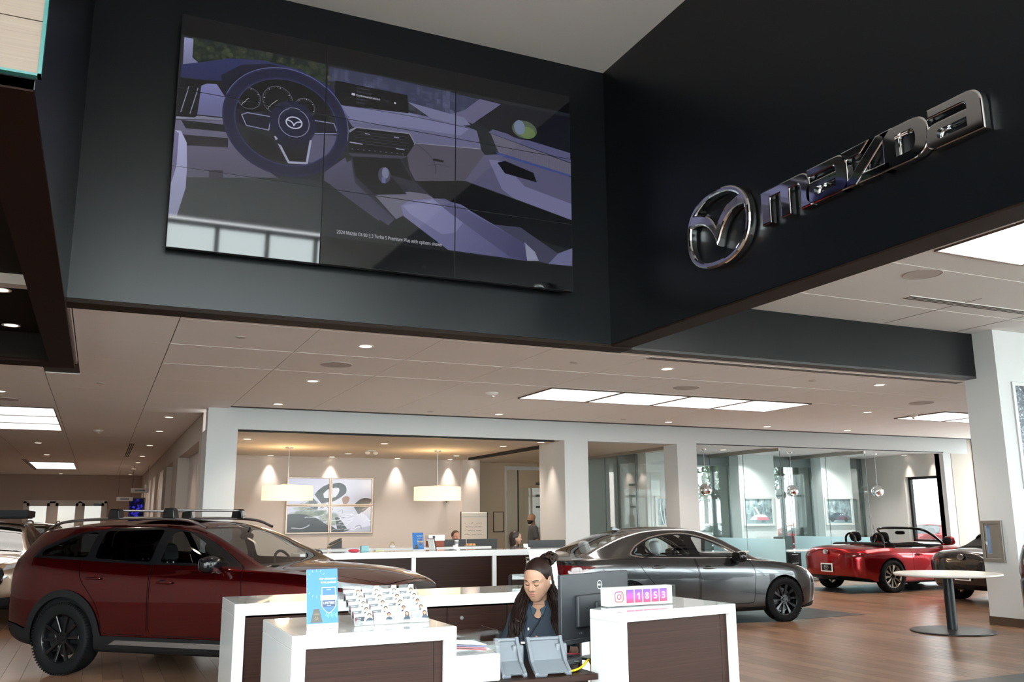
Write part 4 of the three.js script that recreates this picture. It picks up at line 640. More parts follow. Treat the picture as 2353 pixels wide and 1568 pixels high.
// ---------------------------------------------------------------- video wall: nine screens, one picture
const VIDEO = [
  ['#23262a',[-16,588,761,460,771,865,-6,894,1108,786,1621,792,1629,384,1106,467]],
  ['#2b3136',[32,626,372,584,541,576,546,867,3,876]],
  ['#1c2a22',[11,94,550,94,550,183,409,137,262,125,82,180,15,204]],
  ['#4a5076',[550,94,752,90,1090,98,1192,101,1124,172,1065,194,877,181,857,158,581,147,546,157]],
  ['#191a28',[1090,98,1631,103,1628,273,1240,238,1192,207,1084,207,1192,101]],
  ['#8a86b0',[1192,101,1288,106,1158,220,1065,197,1124,165]],
  ['#9d9fcb',[11,94,41,93,42,168,62,183,13,206]],
  ['#34396e',[10,204,82,179,176,143,296,124,437,132,544,172,586,201,560,295,149,241,8,254]],
  ['#1a1b34',[148,218,220,159,329,132,455,146,575,235,583,290,176,344]],
  ['#0d0d14',[7,258,86,254,149,241,168,304,168,393,2,416]],
  ['#8a8cc6',[82,274,102,262,135,258,168,304,170,380,74,387]],
  ['#a9aac8',[3,410,64,402,75,393,170,386,171,392,64,408,3,417]],
  ['#6f6b88',[2,423,179,393,192,448,271,529,372,587,52,634,40,476,1,464]],
  ['#1c1a24',[21,421,177,411,175,437,38,448]],
  ['#2d2833',[36,476,186,462,187,497,45,514]],
  ['#403a50',[127,597,175,591,175,621,129,627]],
  ['#b4b6e0',[0,464,21,463,43,504,49,589,50,675,27,783,-2,784,1,654]],
  ['#7b76a0',[0,464,14,474,14,595,1,659]],
  ['#77759c',[499,387,557,377,601,382,583,471,538,503,481,506]],
  ['#5f5c7c',[545,538,624,464,656,552,766,646,767,701,546,569]],
  ['#8b89b8',[599,242,884,225,973,228,1091,232,1178,249,1195,320,911,353,885,309,652,328,633,305]],
  ['#a3a6d8',[602,247,884,226,986,242,1105,243,1145,242,1105,283,885,290,645,305]],
  ['#9da0cc',[880,180,1065,196,1118,200,1148,228,1105,238,973,228]],
  ['#0b0b12',[576,148,873,150,879,227,578,247]],
  ['#b2b3cf',[636,345,664,326,886,311,909,350,1195,323,1195,328,902,358,883,317,667,332,641,357]],
  ['#0f0f16',[638,357,667,331,883,317,905,352,876,411,637,434]],
  ['#6d6a7e',[911,353,1195,328,1214,350,1126,478,914,513,888,466,878,410]],
  ['#56536a',[638,442,878,414,850,431,656,454]],
  ['#0c0c13',[555,584,659,568,914,516,1119,481,1349,528,1625,583,1622,718,1239,642,978,576]],
  ['#3a3a4c',[656,451,850,426,909,517,994,577,854,626,867,664,832,685,665,561,647,471]],
  ['#15151c',[653,455,847,431,901,515,820,505,670,535]],
  ['#9290a8',[750,600,890,564,965,564,994,577,890,602,854,626,865,664,836,683]],
  ['#1b1b24',[670,535,802,502,877,575,749,597]],
  ['#5a5876',[553,536,647,471,665,561,830,685,804,714,554,572]],
  ['#7a78a8',[1233,246,1253,229,1628,273,1631,314]],
  ['#8a879f',[1243,251,1627,319,1626,378,1281,332]],
  ['#5468b8',[1267,326,1626,374,1607,386,1274,339]],
  ['#7a779e',[1212,350,1267,338,1629,384,1625,580,1349,522,1126,478]],
  ['#9c9bcb',[1233,367,1294,363,1398,461,1627,508,1625,580,1349,522,1294,490]],
  ['#0d0d16',[1274,374,1308,361,1441,393,1456,432,1308,415]],
  ['#8787bd',[854,626,890,600,1010,575,1107,586,1402,715,1405,789,1333,787,1057,784,867,667]],
  ['#a5a6dd',[866,624,991,581,1094,604,1117,658,1082,708,1030,721,891,652]],
  ['#6d6c9c',[991,579,1042,571,1402,715,1405,789,1327,780,1107,653]],
  ['#5a5878',[1259,650,1375,645,1557,741,1513,790,1457,783,1396,713]],
  ['#c2c4e6',[1396,710,1444,746,1461,782,1409,788]],
  ['#8f90c0',[1510,790,1557,739,1624,708,1622,786]]
];
const videoTex = canvasTex(1626, 900, (c, W, H) => {
  c.fillStyle = '#020203'; c.fillRect(0, 0, W, H);
  const clip = () => { c.save(); c.beginPath(); c.rect(0, 84, W, 708); c.clip(); };
  clip();
  const poly = (p) => { c.beginPath(); for (let i = 0; i < p.length; i += 2) (i ? c.lineTo(p[i], p[i + 1]) : c.moveTo(p[i], p[i + 1])); c.closePath(); };
  const soft = (col, p) => { poly(p); let y0 = 1e4, y1 = 0; for (let i = 1; i < p.length; i += 2) { y0 = Math.min(y0, p[i]); y1 = Math.max(y1, p[i]); } const k = new THREE.Color(col), f = (m) => '#' + k.clone().multiplyScalar(m).getHexString(), lg = c.createLinearGradient(0, y0, 40, y1); lg.addColorStop(0, f(1.15)); lg.addColorStop(1, f(0.62)); c.fillStyle = lg; c.fill(); c.strokeStyle = lg; c.lineWidth = 2; c.lineJoin = 'round'; c.stroke(); };
  c.fillStyle = '#20242a'; c.fillRect(0, 0, W, H);
  VIDEO.forEach(([col, p], i) => {
    if (i === 9) { // foliage and blurred street behind the windscreen, before the dashboard
      for (let k = 0; k < 260; k++) { const x = 40 + rnd() * 520, y = 90 + rnd() * 90; c.globalAlpha = 0.35; c.fillStyle = ['#3a4a35', '#55603f', '#6b6a45', '#0f1a16', '#2b3a3c'][Math.floor(rnd() * 5)]; c.beginPath(); c.arc(x, y, 4 + rnd() * 10, 0, 7); c.fill(); }
      for (let k = 0; k < 120; k++) { const x = 560 + rnd() * 560, y = 90 + rnd() * 100; c.globalAlpha = 0.18; c.fillStyle = ['#7a82a8', '#3c4266', '#8f96b8', '#5a6078'][Math.floor(rnd() * 4)]; c.fillRect(x, y, 8 + rnd() * 26, 10 + rnd() * 40); }
      c.globalAlpha = 1; soft(...VIDEO[4]); soft(...VIDEO[5]); soft(...VIDEO[6]); soft(...VIDEO[7]); soft(...VIDEO[8]);
    }
    soft(col, p);
  });
  // shading on the pale leather
  const g = c.createLinearGradient(900, 560, 1400, 800); g.addColorStop(0, 'rgba(220,220,255,0.20)'); g.addColorStop(1, 'rgba(20,20,60,0.25)'); c.fillStyle = g; poly(VIDEO[VIDEO.length - 6][1]); c.fill();
  // gauges
  const ell = (x, y, a, b, col, lw) => { c.beginPath(); c.ellipse(x, y, a, b, 0, 0, 7); if (lw) { c.strokeStyle = col; c.lineWidth = lw; c.stroke(); } else { c.fillStyle = col; c.fill(); } };
  c.fillStyle = '#07070c'; c.beginPath(); c.ellipse(365, 280, 190, 105, 0.08, 0, 7); c.fill();
  for (const [x, y, r] of [[254, 288, 42], [360, 275, 56], [464, 286, 39]]) { ell(x, y, r, r, '#8f90a8', 1.5); for (let k = 0; k < 24; k++) { const a = 2.3 + k / 23 * 4.9; c.strokeStyle = '#d8d8e4'; c.lineWidth = k % 4 ? 1 : 3; c.beginPath(); c.moveTo(x + Math.cos(a) * r * 0.86, y + Math.sin(a) * r * 0.86); c.lineTo(x + Math.cos(a) * r * 0.96, y + Math.sin(a) * r * 0.96); c.stroke(); } c.strokeStyle = '#e8e8ee'; c.lineWidth = 2; c.beginPath(); c.moveTo(x, y); c.lineTo(x - r * 0.6, y + r * 0.6); c.stroke(); }
  // dark behind the wheel, lower
  c.fillStyle = '#131219'; poly([262, 415, 340, 430, 410, 520, 330, 520, 262, 480]); c.fill();
  // spokes, wheel, hub
  c.fillStyle = '#14142a'; poly([200, 345, 340, 330, 345, 405, 245, 405, 195, 385]); c.fill(); poly([490, 318, 600, 330, 610, 372, 495, 390]); c.fill();
  c.strokeStyle = '#9a9cc0'; c.lineWidth = 4; poly([230, 358, 251, 346, 338, 346, 332, 402, 249, 398]); c.stroke(); poly([494, 330, 575, 328, 592, 368, 499, 385]); c.stroke();
  c.fillStyle = '#101018'; poly([348, 420, 497, 412, 484, 517, 410, 524]); c.fill(); c.strokeStyle = '#b0b2d0'; c.lineWidth = 9; c.beginPath(); c.moveTo(356, 421); c.lineTo(412, 519); c.lineTo(480, 511); c.lineTo(492, 413); c.stroke();
  c.lineWidth = 46; c.strokeStyle = '#23244c'; c.beginPath(); c.ellipse(397, 358, 214, 196, 0.05, 0, 7); c.stroke(); c.lineWidth = 30; c.strokeStyle = '#1b1c3c'; c.stroke(); c.lineWidth = 3; c.strokeStyle = '#6f72a8'; c.beginPath(); c.ellipse(397, 356, 236, 218, 0.05, 3.4, 6.4); c.stroke(); c.strokeStyle = '#3e4076'; c.beginPath(); c.ellipse(397, 358, 192, 174, 0.05, 0, 7); c.stroke();
  ell(421, 358, 88, 90, '#191a3a'); ell(425, 354, 58, 58, '#a9aacb', 2.5); ell(421, 440, 60, 20, '#17172f');
  c.strokeStyle = '#d8d9ee'; c.lineWidth = 5; c.beginPath(); c.ellipse(425, 354, 30, 23, 0, 0, 7); c.stroke(); c.beginPath(); c.moveTo(396, 347); c.bezierCurveTo(412, 347, 420, 352, 425, 366); c.bezierCurveTo(430, 352, 438, 347, 454, 347); c.stroke();
  // vents, buttons, screen text, knob, mirror
  c.strokeStyle = '#a8aac8'; c.lineWidth = 3; for (const x of [28, 60]) { c.beginPath(); c.moveTo(x + 10, 285); c.lineTo(x - 12, 390); c.stroke(); }
  c.strokeStyle = '#43445a'; c.lineWidth = 2; for (let k = 0; k < 5; k++) { c.beginPath(); c.moveTo(655, 345 + k * 12); c.lineTo(885, 330 + k * 13); c.stroke(); } c.fillStyle = '#a9aac6'; c.fillRect(700, 345, 22, 4); c.fillRect(820, 338, 22, 4); c.fillRect(640, 392, 52, 5); c.fillRect(830, 386, 36, 4);
  for (let k = 0; k < 10; k++) { c.fillStyle = '#6d6f8a'; c.fillRect(648 + k * 23, 419 - k * 1.6, 7, 4); }
  c.fillStyle = '#d9d9ea'; c.font = 'bold 13px sans-serif'; c.fillText('Communication', 660, 196); c.fillStyle = '#77798f'; c.font = '10px sans-serif'; ['Information', 'Entertainment'].forEach((t, i) => c.fillText(t, 662, 164 + i * 15)); ['Navigation', 'Settings'].forEach((t, i) => c.fillText(t, 662, 211 + i * 15)); c.fillText('7:50', 775, 197); c.fillStyle = '#d9d9ea'; c.fillRect(642, 186, 14, 10); c.fillRect(818, 190, 8, 8);
  ell(784, 510, 26, 34, '#4a4a62'); ell(788, 500, 14, 24, '#8587a8'); c.fillStyle = '#6f71a8'; c.fillRect(774, 520, 16, 24);
  ell(1386, 198, 92, 52, '#12121c'); ell(1402, 202, 60, 42, '#54644f'); ell(1415, 214, 38, 28, '#6f8455'); ell(1378, 196, 26, 34, '#7d8aa8');
  c.strokeStyle = '#26273c'; c.lineWidth = 2; for (const p of [[607, 246, 884, 232, 1145, 244], [911, 353, 1010, 395, 1000, 470], [973, 430, 1040, 424, 1060, 430]]) { c.beginPath(); c.moveTo(p[0], p[1]); c.quadraticCurveTo(p[2], p[3], p[4], p[5]); c.stroke(); }
  c.fillStyle = '#17171f'; c.fillRect(988, 404, 46, 10);
  c.strokeStyle = '#55527a'; for (let k = 0; k < 40; k++) { c.globalAlpha = 0.4; c.beginPath(); c.moveTo(1280 + k * 9, 290 + k * 0.9); c.lineTo(1282 + k * 9, 325 + k * 1.6); c.stroke(); } c.globalAlpha = 1;
  c.fillStyle = '#e6e6f2'; c.font = '20px sans-serif'; c.fillText('2024 Mazda CX-90 3.3 Turbo S Premium Plus with options shown', 600, 774, 430);
  c.restore();
});
{
  const o = thing('video_wall', 'wall of nine screens showing a pale car interior with steering wheel, on the black wall', 'video screen', 2.65, 4.19, 9.085);
  o.rotation.x = 0.0;
  const face = phys([0.004, 0.004, 0.005], 0.035, 0, { emissive: lin(1, 1, 1), emissiveMap: videoTex, emissiveIntensity: 0.36, specularIntensity: 1, ior: 1.6 });
  part(o, 'mount', box(0, 1.245, 0.06, 4.3, 2.3, 0.12), MT.frame);
  for (let r = 0; r < 3; r++) for (let q = 0; q < 3; q++) {
    const w = 1.5, h = 0.83, x = -2.25 + w * (q + 0.5), y = h * (r + 0.5), s = part(o, 'screen', box(x, y, 0.145, w - 0.004, h - 0.004, 0.07), MT.frame);
    const g = new THREE.PlaneGeometry(w - 0.012, h - 0.012).translate(x, y, 0.1815), uv = g.attributes.uv;
    for (let i = 0; i < 4; i++) uv.setXY(i, (q + uv.getX(i)) / 3, (r + uv.getY(i)) / 3);
    part(s, 'display', g, face);
    s.geometry.translate(-x, -y, -0.145); g.translate(-x, -y, -0.145); s.position.set(x, y, 0.145); s.rotation.x = q === 0 && r === 0 ? 0.05 : 0.012;
  }
}
// ---------------------------------------------------------------- chrome emblem and lettering on the black sign wall
{
  const e = solo('wall_emblem', emblemGeo(1.0, 0.06).translate(0, 0, 0.03), MT.chrome, 'large chrome winged oval emblem on the black wall left of the lettering', 'emblem');
  e.position.set(5.5, 4.405, -6.83); e.rotation.y = -Math.PI / 2;
  part(e, 'spacer', [-0.3, 0.3].map((x) => cyl(0.015, 0.015, 0.05, 10).rotateX(Math.PI / 2).translate(x, x > 0 ? 0.27 : 0.27, 0.02)), MT.frame);
  const L = thing('wall_lettering', 'chrome raised letters spelling mazda on the black wall', 'sign', 5.5, 4.22, 6.19, -Math.PI / 2);
  const arcTo = (s, pts) => { s.moveTo(...pts[0]); for (const p of pts.slice(1)) p.length > 2 ? s.quadraticCurveTo(...p) : s.lineTo(...p); return s; };
  const a = (w) => { const s = arcTo(new THREE.Shape(), [[0.1, 1], [w - 0.42, 1], [w, 1, w, 0.62], [w, 0], [0.34, 0], [0, 0, 0, 0.31], [0, 0.62, 0.34, 0.62], [w - 0.42, 0.62], [w - 0.42, 0.68], [w - 0.42, 0.76, w - 0.5, 0.76], [0.1, 0.76]]); s.holes.push(arcTo(new THREE.Path(), [[0.42, 0.16], [0.28, 0.16, 0.28, 0.31], [0.28, 0.47, 0.42, 0.47], [w - 0.36, 0.47], [w - 0.36, 0.16]])); return s; };
  const m = arcTo(new THREE.Shape(), [[0, 1], [1.52, 1], [1.93, 1, 1.93, 0.62], [1.93, 0], [1.55, 0], [1.55, 0.62], [1.55, 0.72, 1.45, 0.72], [1.17, 0.72], [1.17, 0], [0.78, 0], [0.78, 0.72], [0.39, 0.72], [0.39, 0], [0, 0]]);
  const zTop = arcTo(new THREE.Shape(), [[0, 1], [0.95, 1], [0.62, 0.74], [0, 0.74]]), zDia = arcTo(new THREE.Shape(), [[1.12, 1], [1.62, 1], [0.42, 0], [-0.08, 0]]), zBot = arcTo(new THREE.Shape(), [[0.62, 0.24], [1.5, 0.24], [1.5, 0], [0.5, 0]]);
  const D = arcTo(new THREE.Shape(), [[-0.1, 1], [0.86, 1], [1.34, 1, 1.34, 0.55], [1.34, 0, 0.8, 0], [0.02, 0], [0.02, 0.86]]); D.holes.push(arcTo(new THREE.Path(), [[0.36, 0.19], [0.36, 0.81], [0.8, 0.81], [1.02, 0.81, 1.02, 0.54], [1.02, 0.19, 0.76, 0.19]]));
  const H = 0.33;
  for (const [sh, x] of [[[m], 0], [[a(1.5)], 2.0], [[zTop, zDia, zBot], 3.52], [[D], 5.0], [[a(1.5)], 6.4]]) part(L, 'letter', sh.map((s) => extrude(s, 0.2, 0.045, 3, 10).scale(H, H, H * 0.8).translate(x * H * 0.868, 0, 0.02)), MT.chrome);
}
// ---------------------------------------------------------------- reception desk and what stands on it
const T = 1.07;
// outline: corners on the floor plan, counter clockwise seen from above: front left, front right, back right, back left (x, d)
function frameUnit(name, label, q, f, rec) {
  const o = thing(name, label, 'counter', q[0][0], 0, q[0][1]), [A, B, C, D] = q.map(([x, d]) => [x - q[0][0], -(d - q[0][1])]);
  const flat = (p, y0, y1, r = 0.004) => extrude(shapeOf(p.map(([x, z]) => [x, -z])), y1 - y0 - 2 * r, r, 2).rotateX(-Math.PI / 2).translate(0, y0 + r, 0);
  const mix = (P, Q, t) => [P[0] + (Q[0] - P[0]) * t, P[1] + (Q[1] - P[1]) * t], w = Math.hypot(B[0] - A[0], B[1] - A[1]), t = f / w;
  part(o, 'top', flat([A, B, C, D], T - f, T), MT.gloss);
  part(o, 'side_panel', flat([A, mix(A, B, t), mix(D, C, t), D], 0, T - f, 0.001), MT.gloss);
  part(o, 'side_panel', flat([mix(A, B, 1 - t), B, C, mix(D, C, 1 - t)], 0, T - f, 0.001), MT.gloss);
  const k = rec / Math.hypot(D[0] - A[0], D[1] - A[1]), k2 = rec / Math.hypot(C[0] - B[0], C[1] - B[1]);
  const P0 = mix(mix(A, B, t), mix(D, C, t), k), P1 = mix(mix(A, B, 1 - t), mix(D, C, 1 - t), k2), n = 2, cut = [0, 0.93, 1];
  for (let i = 0; i < n; i++) { const a = mix(P0, P1, cut[i]), b = mix(P0, P1, cut[i + 1]), dx = b[0] - a[0], dz = b[1] - a[1], l = Math.hypot(dx, dz); part(o, 'front_panel', boxUV(new THREE.BoxGeometry(l - 0.002, T - f, 0.02)).rotateY(-Math.atan2(dz, dx)).translate((a[0] + b[0]) / 2, (T - f) / 2, (a[1] + b[1]) / 2 - 0.012), MT.walnut); }
  return o;
}
frameUnit('desk_unit', 'white gloss desk unit with walnut front holding the business cards', [[0.81, 4.07], [1.578, 4.08], [1.578, 4.84], [0.81, 4.83]], 0.06, 0.022);
frameUnit('desk_unit', 'white gloss desk unit with walnut front under the follower counter', [[2.56, 4.23], [3.43, 4.36], [3.4, 4.98], [2.535, 4.5]], 0.052, 0.03);
{
  const o = thing('rear_counter', 'long white gloss counter with walnut doors behind the receptionist', 'counter', 0.797, 0, 5.78), w = 2.45;
  part(o, 'top', rbox(w, 0.072, 0.6, 0.004, w / 2, T - 0.036, -0.3), MT.gloss); part(o, 'side_panel', rbox(0.065, T - 0.072, 0.6, 0.003, 0.0325, (T - 0.072) / 2, -0.3), MT.gloss); part(o, 'side_panel', rbox(0.065, T - 0.072, 0.6, 0.003, w - 0.0325, (T - 0.072) / 2, -0.3), MT.gloss);
  part(o, 'back_panel', boxUV(box(w / 2, 0.5, -0.56, w - 0.13, 0.99, 0.02)), MT.walnut);
  [0.066, 0.725, 1.383, 1.823].forEach((x, i) => { const x1 = [0.72, 1.378, 1.818, w - 0.067][i], d = part(o, 'door', boxUV(rbox(x1 - x, T - 0.09, 0.02, 0.002, (x + x1) / 2, (T - 0.08) / 2, -0.035)), MT.walnut); if (i > 1) part(d, 'lock', [cyl(0.012, 0.012, 0.01, 20).rotateX(Math.PI / 2).translate(x + 0.1, T - 0.155, -0.022), cyl(0.005, 0.005, 0.012, 12).rotateX(Math.PI / 2).translate(x + 0.1, T - 0.155, -0.02)], MT.metal); });
}
{
  const o = thing('worktop', 'low walnut worktop between the two white desk units', 'worktop', 1.58, 0.74, 4.42);
  part(o, 'slab', boxUV(rbox(0.95, 0.032, 0.58, 0.003, 0.477, -0.016, -0.29)), MT.walnut); part(o, 'support', boxUV(rbox(0.92, 0.7, 0.02, 0.002, 0.48, -0.385, -0.1)), MT.walnut); part(o, 'leg', boxUV(rbox(0.03, 0.705, 0.6, 0.002, 0.02, -0.385, -0.36)), MT.walnut);
}
// award card standing on the left desk unit (print without its figure and code)
const awardTex = canvasTex(300, 540, (c, W, H) => {
  c.fillStyle = '#1f86e0'; c.fillRect(0, 0, W, H); c.strokeStyle = '#8fc8f5'; c.lineWidth = 5;
  for (let k = 0; k < 16; k++) { const a = k / 16 * 6.28, x = 95 + Math.cos(a) * 88, y = 130 + Math.sin(a) * 110; c.beginPath(); c.moveTo(x, y); c.lineTo(x + Math.cos(a) * 22, y + Math.sin(a) * 22); c.stroke(); }
  for (let k = 0; k < 9; k++) { c.beginPath(); c.moveTo(190 + k * 12, 395 + (k % 2) * 14); c.lineTo(182 + k * 13, 425 + (k % 3) * 10); c.stroke(); }
  c.fillStyle = '#fff'; c.font = 'bold 25px sans-serif'; c.textAlign = 'center'; c.fillText('Our customers', 205, 98, 165); c.fillText('have spoken!', 210, 130, 150);
  c.fillStyle = '#4a4238'; c.beginPath(); c.moveTo(66, 360); c.lineTo(118, 358); c.lineTo(150, 482); c.lineTo(34, 482); c.fill(); c.fillStyle = '#b89a58'; c.font = '17px sans-serif'; c.fillText('CARFAX', 92, 412); c.beginPath(); c.arc(92, 444, 13, 0, 7); c.lineWidth = 3; c.strokeStyle = '#b89a58'; c.stroke();
  const sh = (s) => { c.beginPath(); c.moveTo(212 - 68 * s, 165 + 8 * (1 - s) * 10); c.lineTo(212 + 68 * s, 165 + 8 * (1 - s) * 10); c.lineTo(212 + 72 * s, 330); c.quadraticCurveTo(212 + 60 * s, 370, 212, 352 + 54 * s); c.quadraticCurveTo(212 - 60 * s, 370, 212 - 72 * s, 330); c.closePath(); };
  sh(1); c.fillStyle = '#fff'; c.fill(); sh(0.9); c.fillStyle = '#1a6fc4'; c.fill();
  c.fillStyle = '#fff'; c.font = '13px sans-serif'; c.fillText('CARFAX', 212, 194); c.font = '22px sans-serif'; c.fillText('★★★★★', 212, 222, 90);
  c.fillStyle = '#e7d6ae'; c.fillRect(132, 240, 160, 44); c.fillStyle = '#5b4a26'; c.font = '16px sans-serif'; c.fillText('World of', 212, 258); c.fillText('Satisfaction', 212, 277);
  c.fillStyle = '#0d2e66'; c.fillRect(150, 288, 124, 56); c.fillStyle = '#fff'; c.font = 'bold 30px sans-serif'; c.fillText('LIFETIME', 212, 320, 112); c.font = '12px sans-serif'; c.fillText('DEALER', 212, 338);
  c.fillStyle = '#fff'; c.fillRect(0, 492, W, 48); c.fillStyle = '#b9bcc2'; for (let k = 0; k < 2; k++) c.fillRect(16, 506 + k * 14, 190 - k * 30, 4);
});
function awardCard(w, h) {
  const o = new THREE.Group(), lean = new THREE.Group(); o.add(lean);
  const b = part(o, 'card', box(0, h / 2, 0, w, h, 0.003).rotateX(-0.16), MT.paper), g = new THREE.PlaneGeometry(w, h).translate(0, h / 2, 0.0019).rotateX(-0.16);
  o.remove(lean); const m = new THREE.MeshPhysicalMaterial({ map: awardTex, roughness: 0.35, color: lin(0.55, 0.55, 0.55) }); part(b, 'print', g, m);
  part(o, 'stand', extrude(shapeOf([[0, 0], [0.09, 0], [0.03, h * 0.7]]), 0.002).rotateY(Math.PI / 2).translate(0, 0, -0.008), MT.paper); return o;
}
const award = awardCard(0.148, 0.27); award.name = numbered('award_card'); scene.add(award); place(award, 0.985, T + 0.001, 4.26, 0.06); tag(award, 'blue printed award card with a shield, standing on the left desk unit', 'sign');
// business cards in a stepped clear rack
const cardTex = canvasTex(1024, 512, (c) => {
  for (let k = 0; k < 8; k++) {
    const x = (k % 4) * 256, y = Math.floor(k / 4) * 256; c.save(); c.translate(x, y); c.fillStyle = '#f4f4f5'; c.fillRect(0, 0, 256, 256);
    c.fillStyle = ['#2d3440', '#8f96a0', '#2d3440', '#aab0b8', '#3a4250', '#2d3440', '#9aa0aa', '#2d3440'][k]; c.beginPath(); c.moveTo(0, 130); c.lineTo(150, 118); c.lineTo(110, 256); c.lineTo(0, 256); c.fill();
    c.fillStyle = '#d22f3a'; for (let i = 0; i < 4; i++) { c.beginPath(); c.arc(16, 152 + i * 26, 6, 0, 7); c.fill(); } c.fillStyle = '#e6e8ec'; for (let i = 0; i < 4; i++) c.fillRect(30, 148 + i * 26, 62 - i * 6, 7);
    c.fillStyle = '#fbfbfb'; c.beginPath(); c.moveTo(176, 20); c.lineTo(250, 20); c.lineTo(256, 256); c.lineTo(112, 256); c.fill();
    const long = [0, 1, 0, 0, 1, 0, 1, 0][k], hx = 212, hy = 104; c.fillStyle = ['#2b2320', '#4a3024', '#3a3a3c', '#241c1a', '#6a4a30', '#1d1816', '#3a2a22', '#55504a'][k]; c.beginPath(); c.ellipse(hx, hy - 8, 30, 34, 0, 0, 7); c.fill(); if (long) c.fillRect(hx - 30, hy, 60, 58);
    c.fillStyle = ['#c99f86', '#b98a6c', '#d8b29a', '#a87a5e', '#cfa58c', '#c49478', '#b98d70', '#dab79f'][k]; c.beginPath(); c.ellipse(hx, hy + 4, 21, 27, 0, 0, 7); c.fill(); c.fillRect(hx - 8, hy + 24, 16, 18);
    c.fillStyle = '#3b4654'; c.beginPath(); c.moveTo(hx - 62, 216); c.quadraticCurveTo(hx - 40, 140, hx, 142); c.quadraticCurveTo(hx + 40, 140, 256, 190); c.lineTo(256, 216); c.fill(); c.restore();
  }
});
{
  const cm = new THREE.MeshPhysicalMaterial({ map: cardTex, roughness: 0.5, color: lin(0.75, 0.75, 0.75) }), rack = thing('card_rack', 'clear stepped acrylic rack holding the business cards on the left desk unit', 'rack', 1.15, T + 0.001, 4.3, 0.03);
  const wC = 0.088, step = 0.05, rise = 0.024, lean = -0.35, cols = [0, 0.098, 0.19, 0.282], names = ['first', 'second', 'third', 'fourth'], tiers = ['front', 'second', 'middle', 'fourth', 'back'];
  for (let i = 0; i < 4; i++) for (let j = 0; j < 5; j++) part(rack, 'pocket', [box(cols[i] + wC / 2, 0.002 + rise * j, -step * j - 0.012, wC + 0.006, 0.003, 0.022), box(cols[i] + wC / 2, 0.012 + rise * j, -step * j + 0.001, wC + 0.006, 0.02, 0.002), box(cols[i] + wC / 2, 0.035 + rise * j, -step * j - 0.03, wC + 0.006, 0.07, 0.002).rotateX(0)], MT.acrylic);
  for (const x of [-0.006, 0.376]) part(rack, 'side_plate', extrude(shapeOf([[0, 0], [0.27, 0], [0.27, 0.16], [0.22, 0.16]]), 0.003).rotateY(Math.PI / 2).translate(x, 0, 0.004), MT.acrylic);
  for (let i = 0; i < 4; i++) for (let j = 0; j < 5; j++) {
    const k = (i * 3 + j * 5) % 8, st = thing('business_card_stack', `white business cards with portrait in the rack, ${names[i]} column from left, ${tiers[j]} tier`, 'cards', 0, 0, 0, 0.03, 'business cards in the rack');
    const lx = cols[i] + wC / 2, lz = -step * j - 0.006, c = Math.cos(0.03), s = Math.sin(0.03); st.position.set(1.15 + lx * c + lz * s, T + 0.006 + rise * j, -4.3 - lx * s + lz * c); st.rotation.set(lean, 0.03, 0, 'YXZ');
    part(st, 'stack', box(0, 0.026, -0.006, wC, 0.051, 0.011), MT.paper);
    const sh = shapeOf([[-wC / 2, 0], [wC / 2, 0], [wC / 2, 0.068], [wC * 0.24, 0.068], [wC * 0.12, 0.05], [-wC / 2, 0.05]]), g = new THREE.ExtrudeGeometry(sh, { depth: 0.0012, bevelEnabled: false }), p = g.attributes.position, uv = g.attributes.uv;
    for (let q = 0; q < p.count; q++) uv.setXY(q, ((k % 4) + (p.getX(q) / wC + 0.5) * 0.98 + 0.01) / 4, 1 - (Math.floor(k / 4) + 0.99 - p.getY(q) / 0.068 * 0.98) / 2);
    part(st, 'card', g, cm);
  }
}
// follower counter with flip tiles
const countTex = canvasTex(900, 210, (c, W, H) => {
  c.fillStyle = '#f6efe6'; c.fillRect(0, 0, W, H); const g = c.createLinearGradient(60, 40, 190, 170); g.addColorStop(0, '#8a3ab9'); g.addColorStop(0.5, '#d6304f'); g.addColorStop(1, '#e5484d');
  c.strokeStyle = g; c.lineWidth = 11; c.beginPath(); c.roundRect(62, 46, 116, 118, 30); c.stroke(); c.beginPath(); c.arc(120, 106, 27, 0, 7); c.stroke(); c.fillStyle = g; c.beginPath(); c.arc(154, 70, 7, 0, 7); c.fill();
  const t = c.createLinearGradient(0, 28, 0, 182); t.addColorStop(0, '#8e5ae0'); t.addColorStop(0.55, '#f05ad0'); t.addColorStop(1, '#f0406a'); c.font = 'bold 112px sans-serif'; c.textAlign = 'center';
  [' ', '1', '8', '5', '3'].forEach((k, i) => { const x = 226 + i * 124; c.fillStyle = t; c.fillRect(x, 26, 102, 156); c.fillStyle = '#fff'; c.fillText(k, x + 51, 144); });
});
